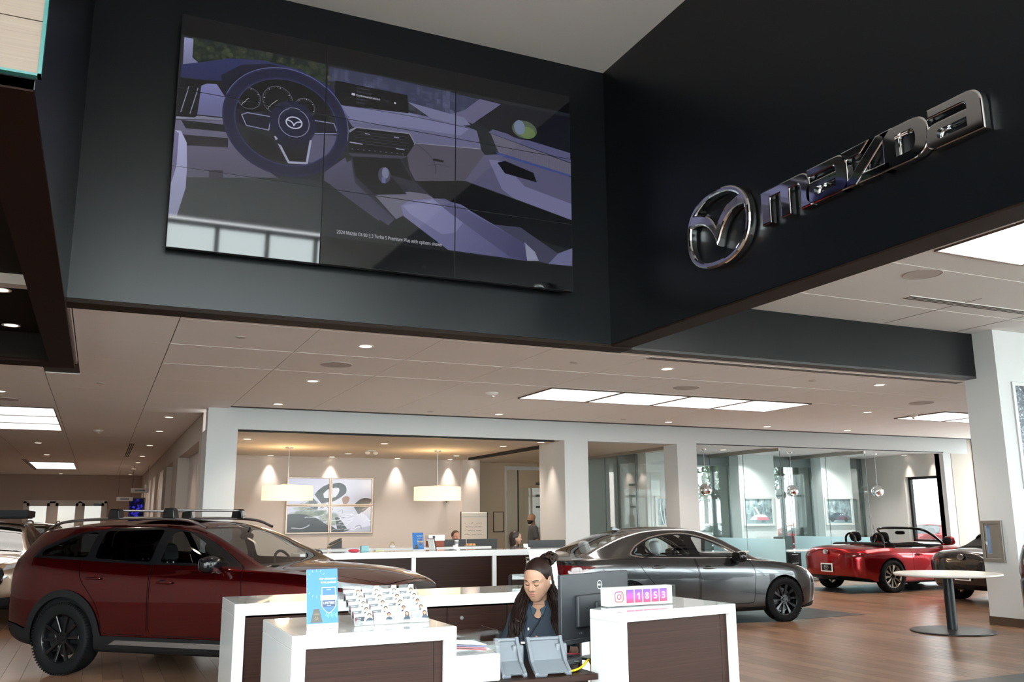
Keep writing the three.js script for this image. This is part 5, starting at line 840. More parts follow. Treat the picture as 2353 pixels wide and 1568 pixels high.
{
  const o = thing('follower_counter', 'long cream counter box showing 1853 on pink and purple tiles', 'counter display', 2.645, T + 0.001, 4.49, 0.05), w = 0.455, h = 0.102, dpt = 0.07;
  part(o, 'case', rbox(w, h, dpt, 0.004, w / 2, h / 2 + 0.004, -dpt / 2 - 0.003), std([0.8, 0.81, 0.82], 0.3));
  const cm = new THREE.MeshPhysicalMaterial({ map: countTex, roughness: 0.5, color: lin(0.42, 0.42, 0.42) }), face = new THREE.PlaneGeometry(w - 0.03, h - 0.004).translate(w / 2 + 0.008, h / 2 + 0.004, -0.0015); part(o, 'face', face, cm);
  for (let i = 0; i < 5; i++) { const u0 = (226 + i * 124) / 900, u1 = (328 + i * 124) / 900, v0 = 28 / 210, v1 = 184 / 210, W = w - 0.03, H = h - 0.004, g = new THREE.BoxGeometry((u1 - u0) * W, (v1 - v0) * H, 0.003).translate(0.008 + 0.015 + (u0 + u1) / 2 * W, 0.006 + (v0 + v1) / 2 * H, 0.0005), uv = g.attributes.uv; for (let q = 0; q < uv.count; q++) uv.setXY(q, u0 + (u1 - u0) * uv.getX(q), v0 + (v1 - v0) * uv.getY(q)); part(o, 'flip_tile', g, cm); }
  part(o, 'clear_cover', [box(w + 0.012, h / 2 + 0.004, -dpt / 2, 0.003, h, dpt + 0.02), box(w + 0.004, h + 0.004, -dpt / 2, 0.02, 0.003, dpt + 0.02)], MT.acrylic);
}
// monitor seen from behind
{
  const o = thing('desk_monitor', 'black computer monitor seen from behind with a round white logo', 'monitor', 2.795, 0.74, 4.9, Math.PI + 0.42), w = 0.69, h = 0.37, y0 = 0.13, tex = canvasTex(128, 128, (c) => { c.clearRect(0, 0, 128, 128); c.fillStyle = '#2b2e33'; c.fillRect(0, 0, 128, 128); c.strokeStyle = '#f2f2f2'; c.lineWidth = 8; c.beginPath(); c.arc(64, 64, 52, 0, 7); c.stroke(); c.fillStyle = '#f2f2f2'; c.font = 'bold 34px sans-serif'; c.textAlign = 'center'; c.fillText('DELL', 64, 76, 78); });
  const dk = std([0.035, 0.038, 0.045], 0.4);
  part(o, 'casing', [rbox(w, h, 0.028, 0.006, 0, y0 + h / 2, 0)], dk); part(o, 'back_bulge', rbox(w * 0.62, h * 0.5, 0.03, 0.012, 0, y0 + h * 0.42, -0.026), dk); part(o, 'bottom_bar', rbox(w, 0.03, 0.034, 0.005, 0, y0 - 0.012, 0.002), std([0.05, 0.055, 0.062], 0.4));
  part(o, 'display', new THREE.PlaneGeometry(w - 0.02, h - 0.02).translate(0, y0 + h / 2, 0.0145), std([0.02, 0.03, 0.05], 0.2, 0, { emissive: lin(0.35, 0.45, 0.6), emissiveIntensity: 0.5 }));
  part(o, 'logo', new THREE.CircleGeometry(0.03, 32).rotateY(Math.PI).translate(-0.035, y0 + h * 0.8, -0.0148), new THREE.MeshPhysicalMaterial({ map: tex, roughness: 0.4 }));
  part(o, 'screw', [-0.18, -0.16].map((x) => cyl(0.006, 0.006, 0.004, 12).rotateX(Math.PI / 2).translate(-x, y0 + 0.03, -0.015)), MT.metal);
  part(o, 'arm', [rbox(0.06, 0.3, 0.03, 0.01, 0, 0.16, -0.055), rbox(0.1, 0.1, 0.02, 0.01, 0, y0 + h * 0.42, -0.045)], dk); part(o, 'base', rbox(0.24, 0.014, 0.18, 0.006, 0, 0.008, -0.03), dk);
}
// two grey tablet stands seen from behind
function tabletStand(label, x, d, turn, w) {
  const o = thing('tablet_stand', label, 'stand', x, 0.741, d, turn, 'grey tablet stands'), gm = std([0.17, 0.185, 0.21], 0.38, 0.1);
  part(o, 'foot_plate', [extrude(shapeOf([[-w / 2, 0], [-w * 0.2, 0], [-w * 0.14, 0.018], [w * 0.3, 0.018], [w * 0.36, 0], [w / 2, 0], [w * 0.4, 0.115], [-w * 0.42, 0.115]]), 0.008, 0.003, 2).rotateX(-0.95)], gm);
  part(o, 'back_plate', rbox(w * 0.98, 0.135, 0.016, 0.007, 0, 0, 0, 3).rotateX(-0.5).translate(0, 0.115, -0.115), gm);
  part(o, 'ledge', rbox(w * 0.98, 0.02, 0.036, 0.008, 0, 0, 0, 3).rotateX(-0.5).translate(0, 0.172, -0.142), gm);
  for (const s of [-1, 1]) part(o, 'side_fin', extrude(shapeOf([[0, 0.0], [0.09, 0.06], [0.15, 0.185], [0.125, 0.19], [0.06, 0.07], [0.0, 0.02]]), 0.012, 0.004, 2).rotateY(Math.PI / 2).translate(s * w * 0.47 - 0.008, 0, 0), gm);
  part(o, 'dock', rbox(0.07, 0.1, 0.05, 0.012, w * 0.46, 0.1, -0.13).rotateY(0), gm); return o;
}
tabletStand('grey metal tablet stand on the worktop, right one of two, below the monitor', 2.28, 4.45, -0.06, 0.205);
tabletStand('grey metal tablet stand on the worktop, left one of two, partly behind the white box', 2.07, 4.49, -0.06, 0.13);
// white box with a clear brochure tray
{
  const o = thing('white_box', 'white box on the worktop under the brochure tray', 'box', 1.78, 0.741, 4.58); part(o, 'body', rbox(0.37, 0.138, 0.28, 0.012, 0, 0.069, 0, 3), MT.gloss); part(o, 'slot', box(0, 0.139, 0, 0.2, 0.002, 0.02), MT.plastic);
  const tr = thing('brochure_tray', 'clear acrylic tray of brochures beside the left desk unit', 'tray', 1.78, 0.882, 4.58); part(tr, 'front_wall', box(0, 0.03, 0.135, 0.36, 0.06, 0.003), MT.acrylic); part(tr, 'side_wall', extrude(rrect(0.25, 0.11, 0.02, 0, 0.055), 0.003).rotateY(Math.PI / 2).translate(0.178, 0, 0), MT.acrylic); part(tr, 'bottom', box(0, 0.002, 0, 0.36, 0.003, 0.27), MT.acrylic); part(tr, 'back_wall', box(0, 0.045, -0.134, 0.36, 0.09, 0.003), MT.acrylic);
  [['red', [0.35, 0.01, 0.03], 0.006, 0.02, -0.08], ['violet', [0.12, 0.1, 0.3], 0.024, -0.03, -0.14], ['white', [0.75, 0.76, 0.8], 0.033, -0.01, -0.12], ['pink', [0.5, 0.06, 0.1], 0.015, 0.01, -0.1]].forEach(([n, col, y, t, r]) => { const b = solo('brochure', rbox(0.27, 0.005, 0.17, 0.002), phys(col, 0.25, 0, { clearcoat: 0.6 }), `${n} glossy brochure lying in the clear tray`, 'brochure', 'brochures in the tray'); b.position.set(1.765, 0.9 + y, -4.56); b.rotation.set(0.0, t, -0.09); });
}
// acrylic sign and card holder on the rear counter
{
  const tex = canvasTex(256, 300, (c, W, H) => { c.fillStyle = '#f3f5fb'; c.fillRect(0, 0, W, H); for (const [x, col] of [[44, '#d0507a'], [212, '#7a55c0']]) { c.strokeStyle = col; c.lineWidth = 4; c.beginPath(); c.roundRect(x - 18, 46, 36, 36, 9); c.stroke(); c.beginPath(); c.arc(x, 64, 6, 0, 7); c.fillStyle = col; c.fill(); } c.fillStyle = '#d6d9e6'; c.font = '18px sans-serif'; c.textAlign = 'center'; c.fillText('FOLLOW US', 128, 72); });
  const o = thing('table_sign', 'white leaning sign with two small camera icons behind the receptionist', 'sign', 3.06, T + 0.001, 6.08, 0.08); const b = part(o, 'sheet', box(0, 0.135, 0, 0.235, 0.27, 0.004).rotateX(-0.22), MT.acrylic); part(b, 'print', new THREE.PlaneGeometry(0.23, 0.265).translate(0, 0.135, 0.003).rotateX(-0.22), new THREE.MeshPhysicalMaterial({ map: tex, roughness: 0.3 })); part(o, 'foot', rbox(0.235, 0.004, 0.1, 0.002, 0, 0.002, -0.03), MT.acrylic);
  const h = thing('acrylic_holder', 'empty clear acrylic holder on the rear counter by her head', 'holder', 2.76, T + 0.001, 5.92); part(h, 'back', extrude(rrect(0.16, 0.11, 0.02, 0, 0.055), 0.003), MT.acrylic); part(h, 'shelf', rbox(0.16, 0.003, 0.05, 0.001, 0, 0.002, 0.02), MT.acrylic); part(h, 'lip', rbox(0.16, 0.035, 0.003, 0.001, 0, 0.018, 0.045), MT.acrylic);
}
// cables and adapters on the worktop
solo('yellow_cable', tube([[2.3, 0.752, -4.62], [2.36, 0.75, -4.5], [2.43, 0.752, -4.5], [2.49, 0.765, -4.52], [2.55, 0.79, -4.56], [2.6, 0.76, -4.62]], 0.006, 40, 8), std([0.75, 0.5, 0.01], 0.45), 'yellow network cable at the right end of the worktop', 'cable');
[[0.5, 0.02, 'dark'], [0.42, 0.05, 'thin black'], [0.6, -0.02, 'looped black']].forEach(([a, o, n], i) => solo('power_cable', tube([[2.36, 0.76 + i * 0.012, -4.66], [2.42 + o, 0.775 + i * 0.01, -4.58], [2.5, 0.77 + i * 0.014, -4.62 + o], [2.45, 0.79 + i * 0.012, -4.72], [2.55, 0.775 + i * 0.01, -4.7], [2.6, 0.76 + i * 0.01, -4.76]], 0.007, 40, 8), MT.plastic, `${n} power cable in the tangle beside the right desk unit`, 'cable', 'cables on the worktop'));
solo('power_adapter', [rbox(0.11, 0.035, 0.05, 0.01).rotateY(0.2).rotateZ(0.08).translate(2.47, 0.785, -4.6), cyl(0.008, 0.012, 0.04, 10).rotateZ(Math.PI / 2).translate(2.405, 0.78, -4.61)], MT.plastic, 'black power adapter lying among the cables', 'adapter');
solo('red_cable', tube([[2.34, 0.8, -4.72], [2.42, 0.815, -4.7], [2.5, 0.81, -4.68], [2.58, 0.8, -4.72]], 0.005, 30, 8), std([0.25, 0.03, 0.04], 0.5), 'dark red cable lying over the black cables', 'cable');
// round table, cabinet in the column, picture at the right edge
{
  const o = thing('round_table', 'round white pedestal table with a black foot near the column', 'table', 10.87, 0.003, 9.12);
  part(o, 'table_top', lathe([[0, 0.745], [0.6, 0.745], [0.68, 0.75], [0.7, 0.765], [0.695, 0.782], [0.68, 0.786], [0, 0.786]], 72), std([0.78, 0.76, 0.73], 0.35)); part(o, 'pole', cyl(0.068, 0.068, 0.73, 36, 0, 0.38, 0), std([0.02, 0.024, 0.028], 0.35, 0.3)); part(o, 'foot', lathe([[0, 0.0], [0.54, 0.0], [0.55, 0.008], [0.54, 0.018], [0.08, 0.03], [0, 0.03]], 64), std([0.05, 0.05, 0.05], 0.4, 0.4));
}
{
  const o = thing('extinguisher_cabinet', 'stainless steel extinguisher cabinet with a narrow window set in the column', 'cabinet', 12.07, 0.9, 9.27, -Math.PI / 2), w = 0.35, h = 0.6;
  part(o, 'frame', extrude(shapeOf([[-w / 2, 0], [w / 2, 0], [w / 2, h], [-w / 2, h]], [[[-w / 2 + 0.05, 0.05], [-w / 2 + 0.05, h - 0.05], [w / 2 - 0.05, h - 0.05], [w / 2 - 0.05, 0.05]]]), 0.03, 0.004, 2).translate(0, 0, -0.01), MT.steel);
  const d = part(o, 'door', extrude(shapeOf([[-w / 2 + 0.055, 0.055], [w / 2 - 0.055, 0.055], [w / 2 - 0.055, h - 0.055], [-w / 2 + 0.055, h - 0.055]], [rrectPts(-0.055, 0.32, 0.055, 0.4)]), 0.012, 0.002, 1), MT.steel); part(d, 'window_pane', box(-0.055, 0.32, 0.004, 0.055, 0.4, 0.003), phys([0.1, 0.2, 0.4], 0.05, 0, { clearcoat: 1 })); part(d, 'handle', rbox(0.012, 0.05, 0.02, 0.004, -0.1, 0.27, 0.02), MT.chrome);
}
function rrectPts(x, y, w, h) { return [[x - w / 2, y - h / 2], [x - w / 2, y + h / 2], [x + w / 2, y + h / 2], [x + w / 2, y - h / 2]]; }
{
  const tex = canvasTex(256, 256, (c, W, H) => { c.fillStyle = '#4a5664'; c.fillRect(0, 0, W, H); for (let i = 0; i < 5000; i++) { const v = Math.floor(rnd() * 255); c.fillStyle = `rgba(${v},${v + 6},${v + 14},0.55)`; c.fillRect(rnd() * W, rnd() * H, 1 + rnd() * 5, 1 + rnd() * 4); } c.strokeStyle = '#20262c'; c.lineWidth = 7; for (let i = 0; i < 5; i++) { c.beginPath(); c.moveTo(rnd() * W, 0); c.quadraticCurveTo(rnd() * W, 120, rnd() * W, H); c.stroke(); } });
  const o = thing('framed_picture', 'large grey framed picture of foliage cut off by the right edge', 'picture', 13.2, 1.95, 8.88); part(o, 'frame', extrude(shapeOf([[-0.84, 0], [0.84, 0], [0.84, 1.6], [-0.84, 1.6]], [rrectPts(0, 0.8, 1.56, 1.48)]), 0.025, 0.004, 1).translate(0, 0, -0.02), std([0.5, 0.5, 0.5], 0.4, 0.5)); part(o, 'print', new THREE.PlaneGeometry(1.57, 1.49).translate(0, 0.8, -0.004), new THREE.MeshPhysicalMaterial({ map: tex, roughness: 0.3 }));
}
// ---------------------------------------------------------------- sales room
function salesCounter(d, x0, x1, posts, label) {
  const o = thing('sales_counter', label, 'counter', x0, 0, d), w = x1 - x0;
  part(o, 'top', rbox(w, 0.1, 0.7, 0.004, w / 2, 1.01, -0.35), MT.gloss);
  for (const p of posts) part(o, 'post', rbox(0.075, 0.96, 0.68, 0.003, p - x0, 0.48, -0.35), MT.gloss);
  for (let i = 0; i < posts.length - 1; i++) part(o, 'panel', boxUV(box((posts[i] + posts[i + 1]) / 2 - x0, 0.49, -0.06, posts[i + 1] - posts[i] - 0.08, 0.94, 0.03)), MT.walnut);
}
salesCounter(14.25, 2.9, 8.3, [2.95, 3.36, 4.76, 6.2, 7.5, 8.25], 'long white sales counter with walnut panels behind the cars');
salesCounter(16.25, 3.4, 7.0, [3.45, 5.2, 6.95], 'second white sales counter just behind the long one');
const C1 = 1.061;
const award2 = awardCard(0.2, 0.3); award2.name = numbered('award_card'); scene.add(award2); place(award2, 4.92, C1, 14.5, 0.1); tag(award2, 'small blue award card standing on the long sales counter', 'sign');
// little things on the sales counters
solo('tissue_box', rbox(0.13, 0.1, 0.1, 0.01).translate(4.02, C1 + 0.05, -14.6), std([0.25, 0.5, 0.55], 0.6), 'pale teal tissue box on the long sales counter', 'box');
solo('notepad', rbox(0.14, 0.03, 0.1, 0.004).translate(4.25, C1 + 0.016, -14.55), std([0.6, 0.6, 0.4], 0.7), 'small yellow notepad beside the tissue box', 'notepad');
solo('red_pouch', superEllipsoid(0.09, 0.025, 0.05, 0.7).translate(3.82, C1 + 0.025, -14.5), std([0.5, 0.03, 0.06], 0.6), 'red pouch left of the teal tissue box', 'pouch');
{ const o = thing('desk_phone', 'black desk phone at the left end of the second sales counter', 'phone', 3.98, C1, 16.6); part(o, 'base', extrude(shapeOf([[-0.12, 0], [0.12, 0], [0.12, 0.14], [-0.1, 0.03]]), 0.18, 0.01, 2).translate(0, 0.01, 0), MT.plastic); part(o, 'handset', superEllipsoid(0.13, 0.022, 0.03, 0.6).rotateZ(0.42).translate(0.0, 0.13, 0.16), MT.plastic); }
{ const o = thing('mug', 'white mug with a tall loop handle on the second sales counter', 'mug', 5.08, C1, 16.5); part(o, 'handle', new THREE.TorusGeometry(0.05, 0.008, 8, 28, Math.PI).scale(1, 1.7, 1).translate(0, 0.02, 0), std([0.5, 0.35, 0.2], 0.5)); part(o, 'body', lathe([[0, 0], [0.05, 0], [0.055, 0.04], [0.05, 0.04], [0.045, 0.008]]), MT.gloss); }
{ const o = thing('carton', 'white carton with a brown lower half right of the small award card', 'box', 6.0, C1, 16.7); part(o, 'upper', rbox(0.33, 0.11, 0.2, 0.004, 0, 0.165, 0), MT.paper); part(o, 'lower', rbox(0.31, 0.11, 0.19, 0.004, 0, 0.056, 0), std([0.25, 0.06, 0.03], 0.6)); part(o, 'print', box(-0.06, 0.18, 0.101, 0.05, 0.05, 0.002), MT.dkMetal); }
{ const o = thing('folder_stack', 'dark folder leaning behind the small award card', 'folder', 5.25, C1, 14.7, 0.4); part(o, 'cover', rbox(0.02, 0.2, 0.16, 0.004, 0, 0.1, 0).rotateZ(0.25), std([0.03, 0.02, 0.02], 0.5)); part(o, 'pages', rbox(0.012, 0.19, 0.15, 0.003, -0.015, 0.1, 0).rotateZ(0.25), MT.paper); }
{ const o = thing('paper_cup', 'white paper cup with a dark lid on the second sales counter', 'cup', 6.33, C1, 16.4); part(o, 'body', lathe([[0, 0], [0.032, 0], [0.042, 0.13], [0.04, 0.13]]), MT.paper); part(o, 'lid', lathe([[0, 0.15], [0.035, 0.15], [0.044, 0.135], [0.044, 0.128]]), MT.dkMetal); part(o, 'band', lathe([[0.037, 0.05], [0.0405, 0.1]]), std([0.3, 0.3, 0.32], 0.6)); }
[[5.6, 14.5, 'left'], [6.95, 14.55, 'right']].forEach(([x, d, w], i) => { const o = thing('card_holder', `white card holder with cards on the long sales counter, ${w} one`, 'holder', x, C1, d, 0.2, 'card holders on the long counter'); part(o, 'back', rbox(0.1, 0.08, 0.006, 0.002, 0, 0.045, -0.02).rotateX(-0.2), MT.paper); part(o, 'tray', rbox(0.11, 0.02, 0.06, 0.003, 0, 0.01, 0), MT.trimWhite); part(o, 'pen', [cyl(0.004, 0.004, 0.14, 8).rotateZ(1.45).translate(-0.09, 0.012, 0.03)], MT.plastic); });
{ const o = thing('snack_plate', 'small plate of pastries in front of the left dark monitor', 'plate', 6.6, C1, 16.35); part(o, 'plate', lathe([[0, 0.0], [0.08, 0.002], [0.12, 0.015], [0.115, 0.018], [0, 0.008]]), MT.gloss); for (let i = 0; i < 4; i++) part(o, 'pastry', superEllipsoid(0.035, 0.025, 0.03, 0.8, 12).translate(-0.06 + i * 0.04, 0.032, (i % 2) * 0.03), std([0.6, 0.3, 0.12], 0.7)); }
function officeMonitor(x, d, turn, y, label, w = 0.6) { const o = thing('dark_monitor', label, 'monitor', x, y, d, turn); part(o, 'casing', rbox(w, 0.3, 0.03, 0.008, 0, 0.28, 0), MT.plastic); part(o, 'display', box(0, 0.28, -0.016, w - 0.03, 0.27, 0.002), std([0.02, 0.03, 0.05], 0.15)); part(o, 'stand', [rbox(0.05, 0.2, 0.03, 0.008, 0, 0.12, 0.0), rbox(0.22, 0.012, 0.16, 0.005, 0, 0.006, 0)], MT.plastic); return o; }
const deskS = (x, d, w, label) => { const o = thing('sales_desk', label, 'desk', x, 0, d); part(o, 'top', rbox(w, 0.03, 0.7, 0.004, 0, 0.735, 0), MT.gloss); for (const [a, b] of [[-1, -1], [1, -1], [-1, 1], [1, 1]]) part(o, 'leg', rbox(0.05, 0.72, 0.05, 0.004, a * (w / 2 - 0.06), 0.36, b * 0.3), MT.gloss); };
deskS(7.0, 17.3, 2.4, 'sales desk hidden behind the second counter with two monitors'); deskS(7.7, 15.4, 1.3, 'sales desk behind the right end of the long counter');
officeMonitor(6.55, 17.2, 0.05, 0.751, 'dark monitor back in front of the seated man, left one'); officeMonitor(7.2, 17.2, -0.05, 0.751, 'dark monitor back below the flip chart, right one', 0.66);
officeMonitor(7.75, 15.35, 0.0, 0.751, 'wide dark monitor back on the desk beside the dark haired head', 0.78);
// framed screens on the back wall
{
  const tex = canvasTex(1024, 640, (c, W, H) => {
    const g = c.createLinearGradient(0, 0, W, H); g.addColorStop(0, '#c9c6dc'); g.addColorStop(0.5, '#e6e2ee'); g.addColorStop(1, '#a9a8b4'); c.fillStyle = g; c.fillRect(0, 0, W, H);
    c.filter = 'blur(6px)'; for (let i = 0; i < 60; i++) { c.globalAlpha = 0.5; c.fillStyle = ['#7d8a6a', '#56654a', '#8c9a84', '#6b7568'][i % 4]; c.beginPath(); c.ellipse(rnd() * 560, 300 + rnd() * 240, 20 + rnd() * 50, 10 + rnd() * 30, 0, 0, 7); c.fill(); } c.filter = 'none'; c.globalAlpha = 1;
    const blob = (col, p) => { c.fillStyle = col; c.beginPath(); c.moveTo(p[0], p[1]); for (let i = 2; i < p.length; i += 4) c.quadraticCurveTo(p[i], p[i + 1], p[i + 2], p[i + 3]); c.fill(); };
    blob('#23252b', [0, 420, 180, 380, 380, 470, 520, 560, 640, 640, 320, 660, 0, 640]); blob('#3a3d44', [330, 200, 430, 60, 600, 50, 720, 70, 690, 180, 560, 300, 420, 310]); blob('#e9e7f0', [440, 190, 520, 90, 600, 120, 620, 160, 560, 230, 500, 250, 450, 240]); blob('#1b1d22', [360, 160, 450, 80, 540, 110, 470, 150, 380, 200]);
    blob('#595d66', [250, 250, 320, 210, 380, 330, 360, 380, 280, 330]); blob('#2b2e35', [560, 460, 680, 400, 800, 560, 760, 640, 600, 640]); blob('#d7d3e2', [600, 440, 760, 500, 880, 400, 1000, 420, 1024, 560, 900, 590, 720, 600]); blob('#25282e', [800, 330, 900, 200, 1024, 260, 1024, 330, 860, 420]); blob('#a2765f', [640, 250, 690, 190, 740, 240, 730, 330, 660, 320]);
    c.strokeStyle = '#f4f6fa'; c.lineWidth = 9; for (let i = 0; i < 16; i++) { c.globalAlpha = 0.75; c.lineWidth = 3 + rnd() * 8; c.beginPath(); const x = rnd() * W, y = 350 + rnd() * 280; c.moveTo(x, y); c.bezierCurveTo(x + 60, y - 70 * rnd(), x + 120, y + 50 * rnd(), x + 120 + rnd() * 120, y - 40); c.stroke(); }
    c.strokeStyle = '#2d3036'; for (let i = 0; i < 10; i++) { c.lineWidth = 2 + rnd() * 5; c.beginPath(); const x = rnd() * W, y = 300 + rnd() * 320; c.moveTo(x, y); c.quadraticCurveTo(x + 80, y - 60, x + 180 * rnd(), y + 20); c.stroke(); } c.globalAlpha = 1;
  });
  const o = thing('screen_cluster', 'four framed screens with one picture of car details on the sales room wall', 'video screen', 5.68, 1.23, 24.2), m = std([0.02, 0.02, 0.02], 0.2, 0, { emissive: lin(1, 1, 1), emissiveMap: tex, emissiveIntensity: 0.5 }), fm = std([0.5, 0.42, 0.36], 0.35, 0.6), w = 1.18, h = 0.745;
  for (let r = 0; r < 2; r++) for (let q = 0; q < 2; q++) {
    const x = (q - 0.5) * w, y = (r + 0.5) * h, f = part(o, 'frame', extrude(shapeOf([[-w / 2 + 0.002, -h / 2 + 0.002], [w / 2 - 0.002, -h / 2 + 0.002], [w / 2 - 0.002, h / 2 - 0.002], [-w / 2 + 0.002, h / 2 - 0.002]], [rrectPts(0, 0, w - 0.09, h - 0.075)]), 0.06, 0.006, 2).translate(x, y, 0), fm), g = new THREE.PlaneGeometry(w - 0.08, h - 0.065).translate(x, y, 0.03), uv = g.attributes.uv;
    for (let i = 0; i < 4; i++) uv.setXY(i, (q + uv.getX(i)) / 2, (r + uv.getY(i)) / 2); part(f, 'display', g, m);
  }
  solo('cable_cover', rbox(0.05, 1.2, 0.025, 0.006).translate(5.68, 0.61, -24.18), std([0.55, 0.48, 0.42], 0.6), 'vertical cable cover below the framed screens', 'cable cover');
}
// flip chart
{
  const tex = canvasTex(256, 256, (c, W, H) => { c.fillStyle = '#efe6df'; c.fillRect(0, 0, W, H); c.strokeStyle = '#6f5f5c'; c.lineWidth = 2.5; for (let r = 0; r < 4; r++) for (let i = 0; i < 12; i++) { const x = 26 + i * 15 + rnd() * 4, y = 44 + r * 30; if (rnd() < 0.2) continue; c.beginPath(); c.moveTo(x, y); c.quadraticCurveTo(x + 4, y - 12 * rnd(), x + 7, y - 2); c.quadraticCurveTo(x + 9, y + 5 * rnd(), x + 12, y - 3); c.stroke(); } });
  const o = thing('flip_chart', 'flip chart easel with handwritten lines beside the sales room pillar', 'flip chart', 9.15, 0, 22.4, 0.06), w = 0.76;
  part(o, 'board', rbox(w, 0.98, 0.02, 0.005, 0, 1.27, 0), MT.trimWhite); part(o, 'paper', new THREE.PlaneGeometry(w - 0.04, 0.84).translate(0, 1.2, 0.012), new THREE.MeshPhysicalMaterial({ map: tex, roughness: 0.8 })); part(o, 'clamp', rbox(w - 0.02, 0.11, 0.04, 0.015, 0, 1.7, 0.012), MT.trimWhite); for (const s of [-1, 1]) part(o, 'leg', rbox(0.022, 1.78, 0.03, 0.005, s * (w / 2 + 0.012), 0.89, 0), MT.plastic); part(o, 'rear_leg', cyl(0.012, 0.012, 1.72, 10).rotateX(0.3).translate(0, 0.83, -0.3), MT.plastic);
}
// wall fittings of the corridor
{
  const tex = canvasTex(64, 96, (c) => { c.fillStyle = '#c9c2bb'; c.fillRect(0, 0, 64, 96); c.fillStyle = '#7c2f33'; c.beginPath(); c.arc(32, 54, 24, 0, 7); c.fill(); c.fillStyle = '#e8e0dc'; c.beginPath(); c.moveTo(32, 34); c.lineTo(38, 54); c.lineTo(48, 66); c.lineTo(32, 60); c.lineTo(16, 66); c.lineTo(26, 54); c.fill(); c.fillStyle = '#7c2f33'; c.beginPath(); c.moveTo(32, 8); c.lineTo(44, 26); c.lineTo(20, 26); c.fill(); });
  solo('safety_sticker', new THREE.BoxGeometry(0.13, 0.2, 0.004).translate(11.62, 1.58, -26.99), new THREE.MeshPhysicalMaterial({ map: tex, roughness: 0.5 }), 'round red pictogram sticker on the corridor wall', 'sticker');
  const p = thing('switch_plate', 'grey metal plate with two round switches below the red sticker', 'switch', 11.62, 1.3, 26.99); part(p, 'plate', rbox(0.17, 0.28, 0.012, 0.006, 0, 0, 0), MT.metal); part(p, 'button', cyl(0.032, 0.032, 0.02, 20).rotateX(Math.PI / 2).translate(0, 0.05, 0.012), MT.plastic); part(p, 'button', cyl(0.03, 0.03, 0.02, 20).rotateX(Math.PI / 2).translate(0, -0.05, 0.012), MT.dkMetal);
  const r = thing('card_reader', 'small black card reader on the corridor wall near the glass door', 'card reader', 12.0, 1.07, 26.99); part(r, 'body', rbox(0.07, 0.18, 0.02, 0.008, 0, 0, 0), MT.plastic); part(r, 'plate', rbox(0.08, 0.05, 0.012, 0.004, 0, -0.12, 0), MT.metal);
  const s = thing('strobe_cone', 'small dark mesh cone lamp on the sales room wall below the right pendant', 'wall lamp', 8.98, 2.12, 24.18); part(s, 'cone', new THREE.ConeGeometry(0.12, 0.16, 20, 1).rotateX(Math.PI).translate(0, 0, 0.12), std([0.25, 0.2, 0.17], 0.5, 0.4)); part(s, 'cap', cyl(0.125, 0.12, 0.03, 20, 0, 0.09, 0.12), std([0.3, 0.25, 0.2], 0.5));
  const t = thing('twin_emergency_light', 'twin head emergency light on the sales room ceiling', 'emergency light', 6.02, 3.27, 21.45); part(t, 'base', rbox(0.2, 0.03, 0.1, 0.01, 0, -0.016, 0), MT.trimWhite); for (const q of [-1, 1]) part(t, 'head', ball(0.055, q * 0.1, -0.07, 0.02, 1.1, 0.8, 1), MT.trimWhite);
  const f = thing('notice_frame', 'dark framed notice on the wall behind the standing man', 'notice', 10.95, 1.5, 24.89); part(f, 'frame', extrude(shapeOf([[-0.17, -0.3], [0.17, -0.3], [0.17, 0.3], [-0.17, 0.3]], [rrectPts(0, 0, 0.3, 0.56)]), 0.02, 0.003, 1), std([0.05, 0.03, 0.02], 0.5)); part(f, 'sheet', box(0, 0, 0.004, 0.31, 0.57, 0.004), std([0.55, 0.45, 0.35], 0.7));
}
// things in the hall
{
  const s = thing('wall_screen', 'small upright screen on the right wall of the long hall', 'video screen', 1.45, 1.35, 40.6, -0.5); part(s, 'casing', rbox(0.66, 1.25, 0.06, 0.01, 0, 0.6, 0), MT.plastic); part(s, 'stand', rbox(0.1, 1.4, 0.05, 0.01, 0, -0.66, -0.03), MT.plastic); part(s, 'display', new THREE.PlaneGeometry(0.6, 1.1).translate(0, 0.62, 0.032), std([0, 0, 0], 0.2, 0, { emissive: lin(0.05, 0.05, 0.3), emissiveIntensity: 1, emissiveMap: canvasTex(64, 128, (c) => { c.fillStyle = '#223'; c.fillRect(0, 0, 64, 128); for (let i = 0; i < 40; i++) { c.fillStyle = ['#aaf', '#447', '#88c', '#113'][i % 4]; c.beginPath(); c.ellipse(rnd() * 64, rnd() * 90, 3 + rnd() * 9, 2 + rnd() * 4, rnd() * 3, 0, 7); c.fill(); } }) }));
  [['hanging_sign', 1.35, 2.72, 36, 'white hanging sign in the hall, nearer and higher one'], ['hanging_sign', 0.95, 2.5, 40, 'white hanging sign in the hall, farther and lower one']].forEach(([n, x, y, d, l]) => { const o = thing(n, l, 'sign', x, 3.66, d); part(o, 'board', rbox(0.62, 0.16, 0.03, 0.006, 0, y - 3.66, 0), std([0.5, 0.45, 0.42], 0.6)); part(o, 'lettering', box(0, y - 3.66, 0.017, 0.34, 0.05, 0.003), MT.dkMetal); part(o, 'rod', [-0.25, 0.25].map((k) => cyl(0.006, 0.006, 3.66 - y - 0.08, 8, k, -(3.66 - y - 0.08) / 2, 0)), MT.dkMetal); });
  [[30.2, 'nearer'], [34.4, 'farther']].forEach(([d, w]) => { const o = thing('dark_wall_panel', `dark upright panel in a hall niche, ${w} one`, 'panel', 2.58, 0, d, -Math.PI / 2, 'dark panels of the hall'); part(o, 'frame', rbox(0.9, 2.3, 0.03, 0.01, 0, 1.15, 0), std([0.03, 0.025, 0.025], 0.5)); part(o, 'face', rbox(0.8, 2.2, 0.01, 0.005, 0, 1.15, 0.018), std([0.05, 0.04, 0.045], 0.3)); });
}
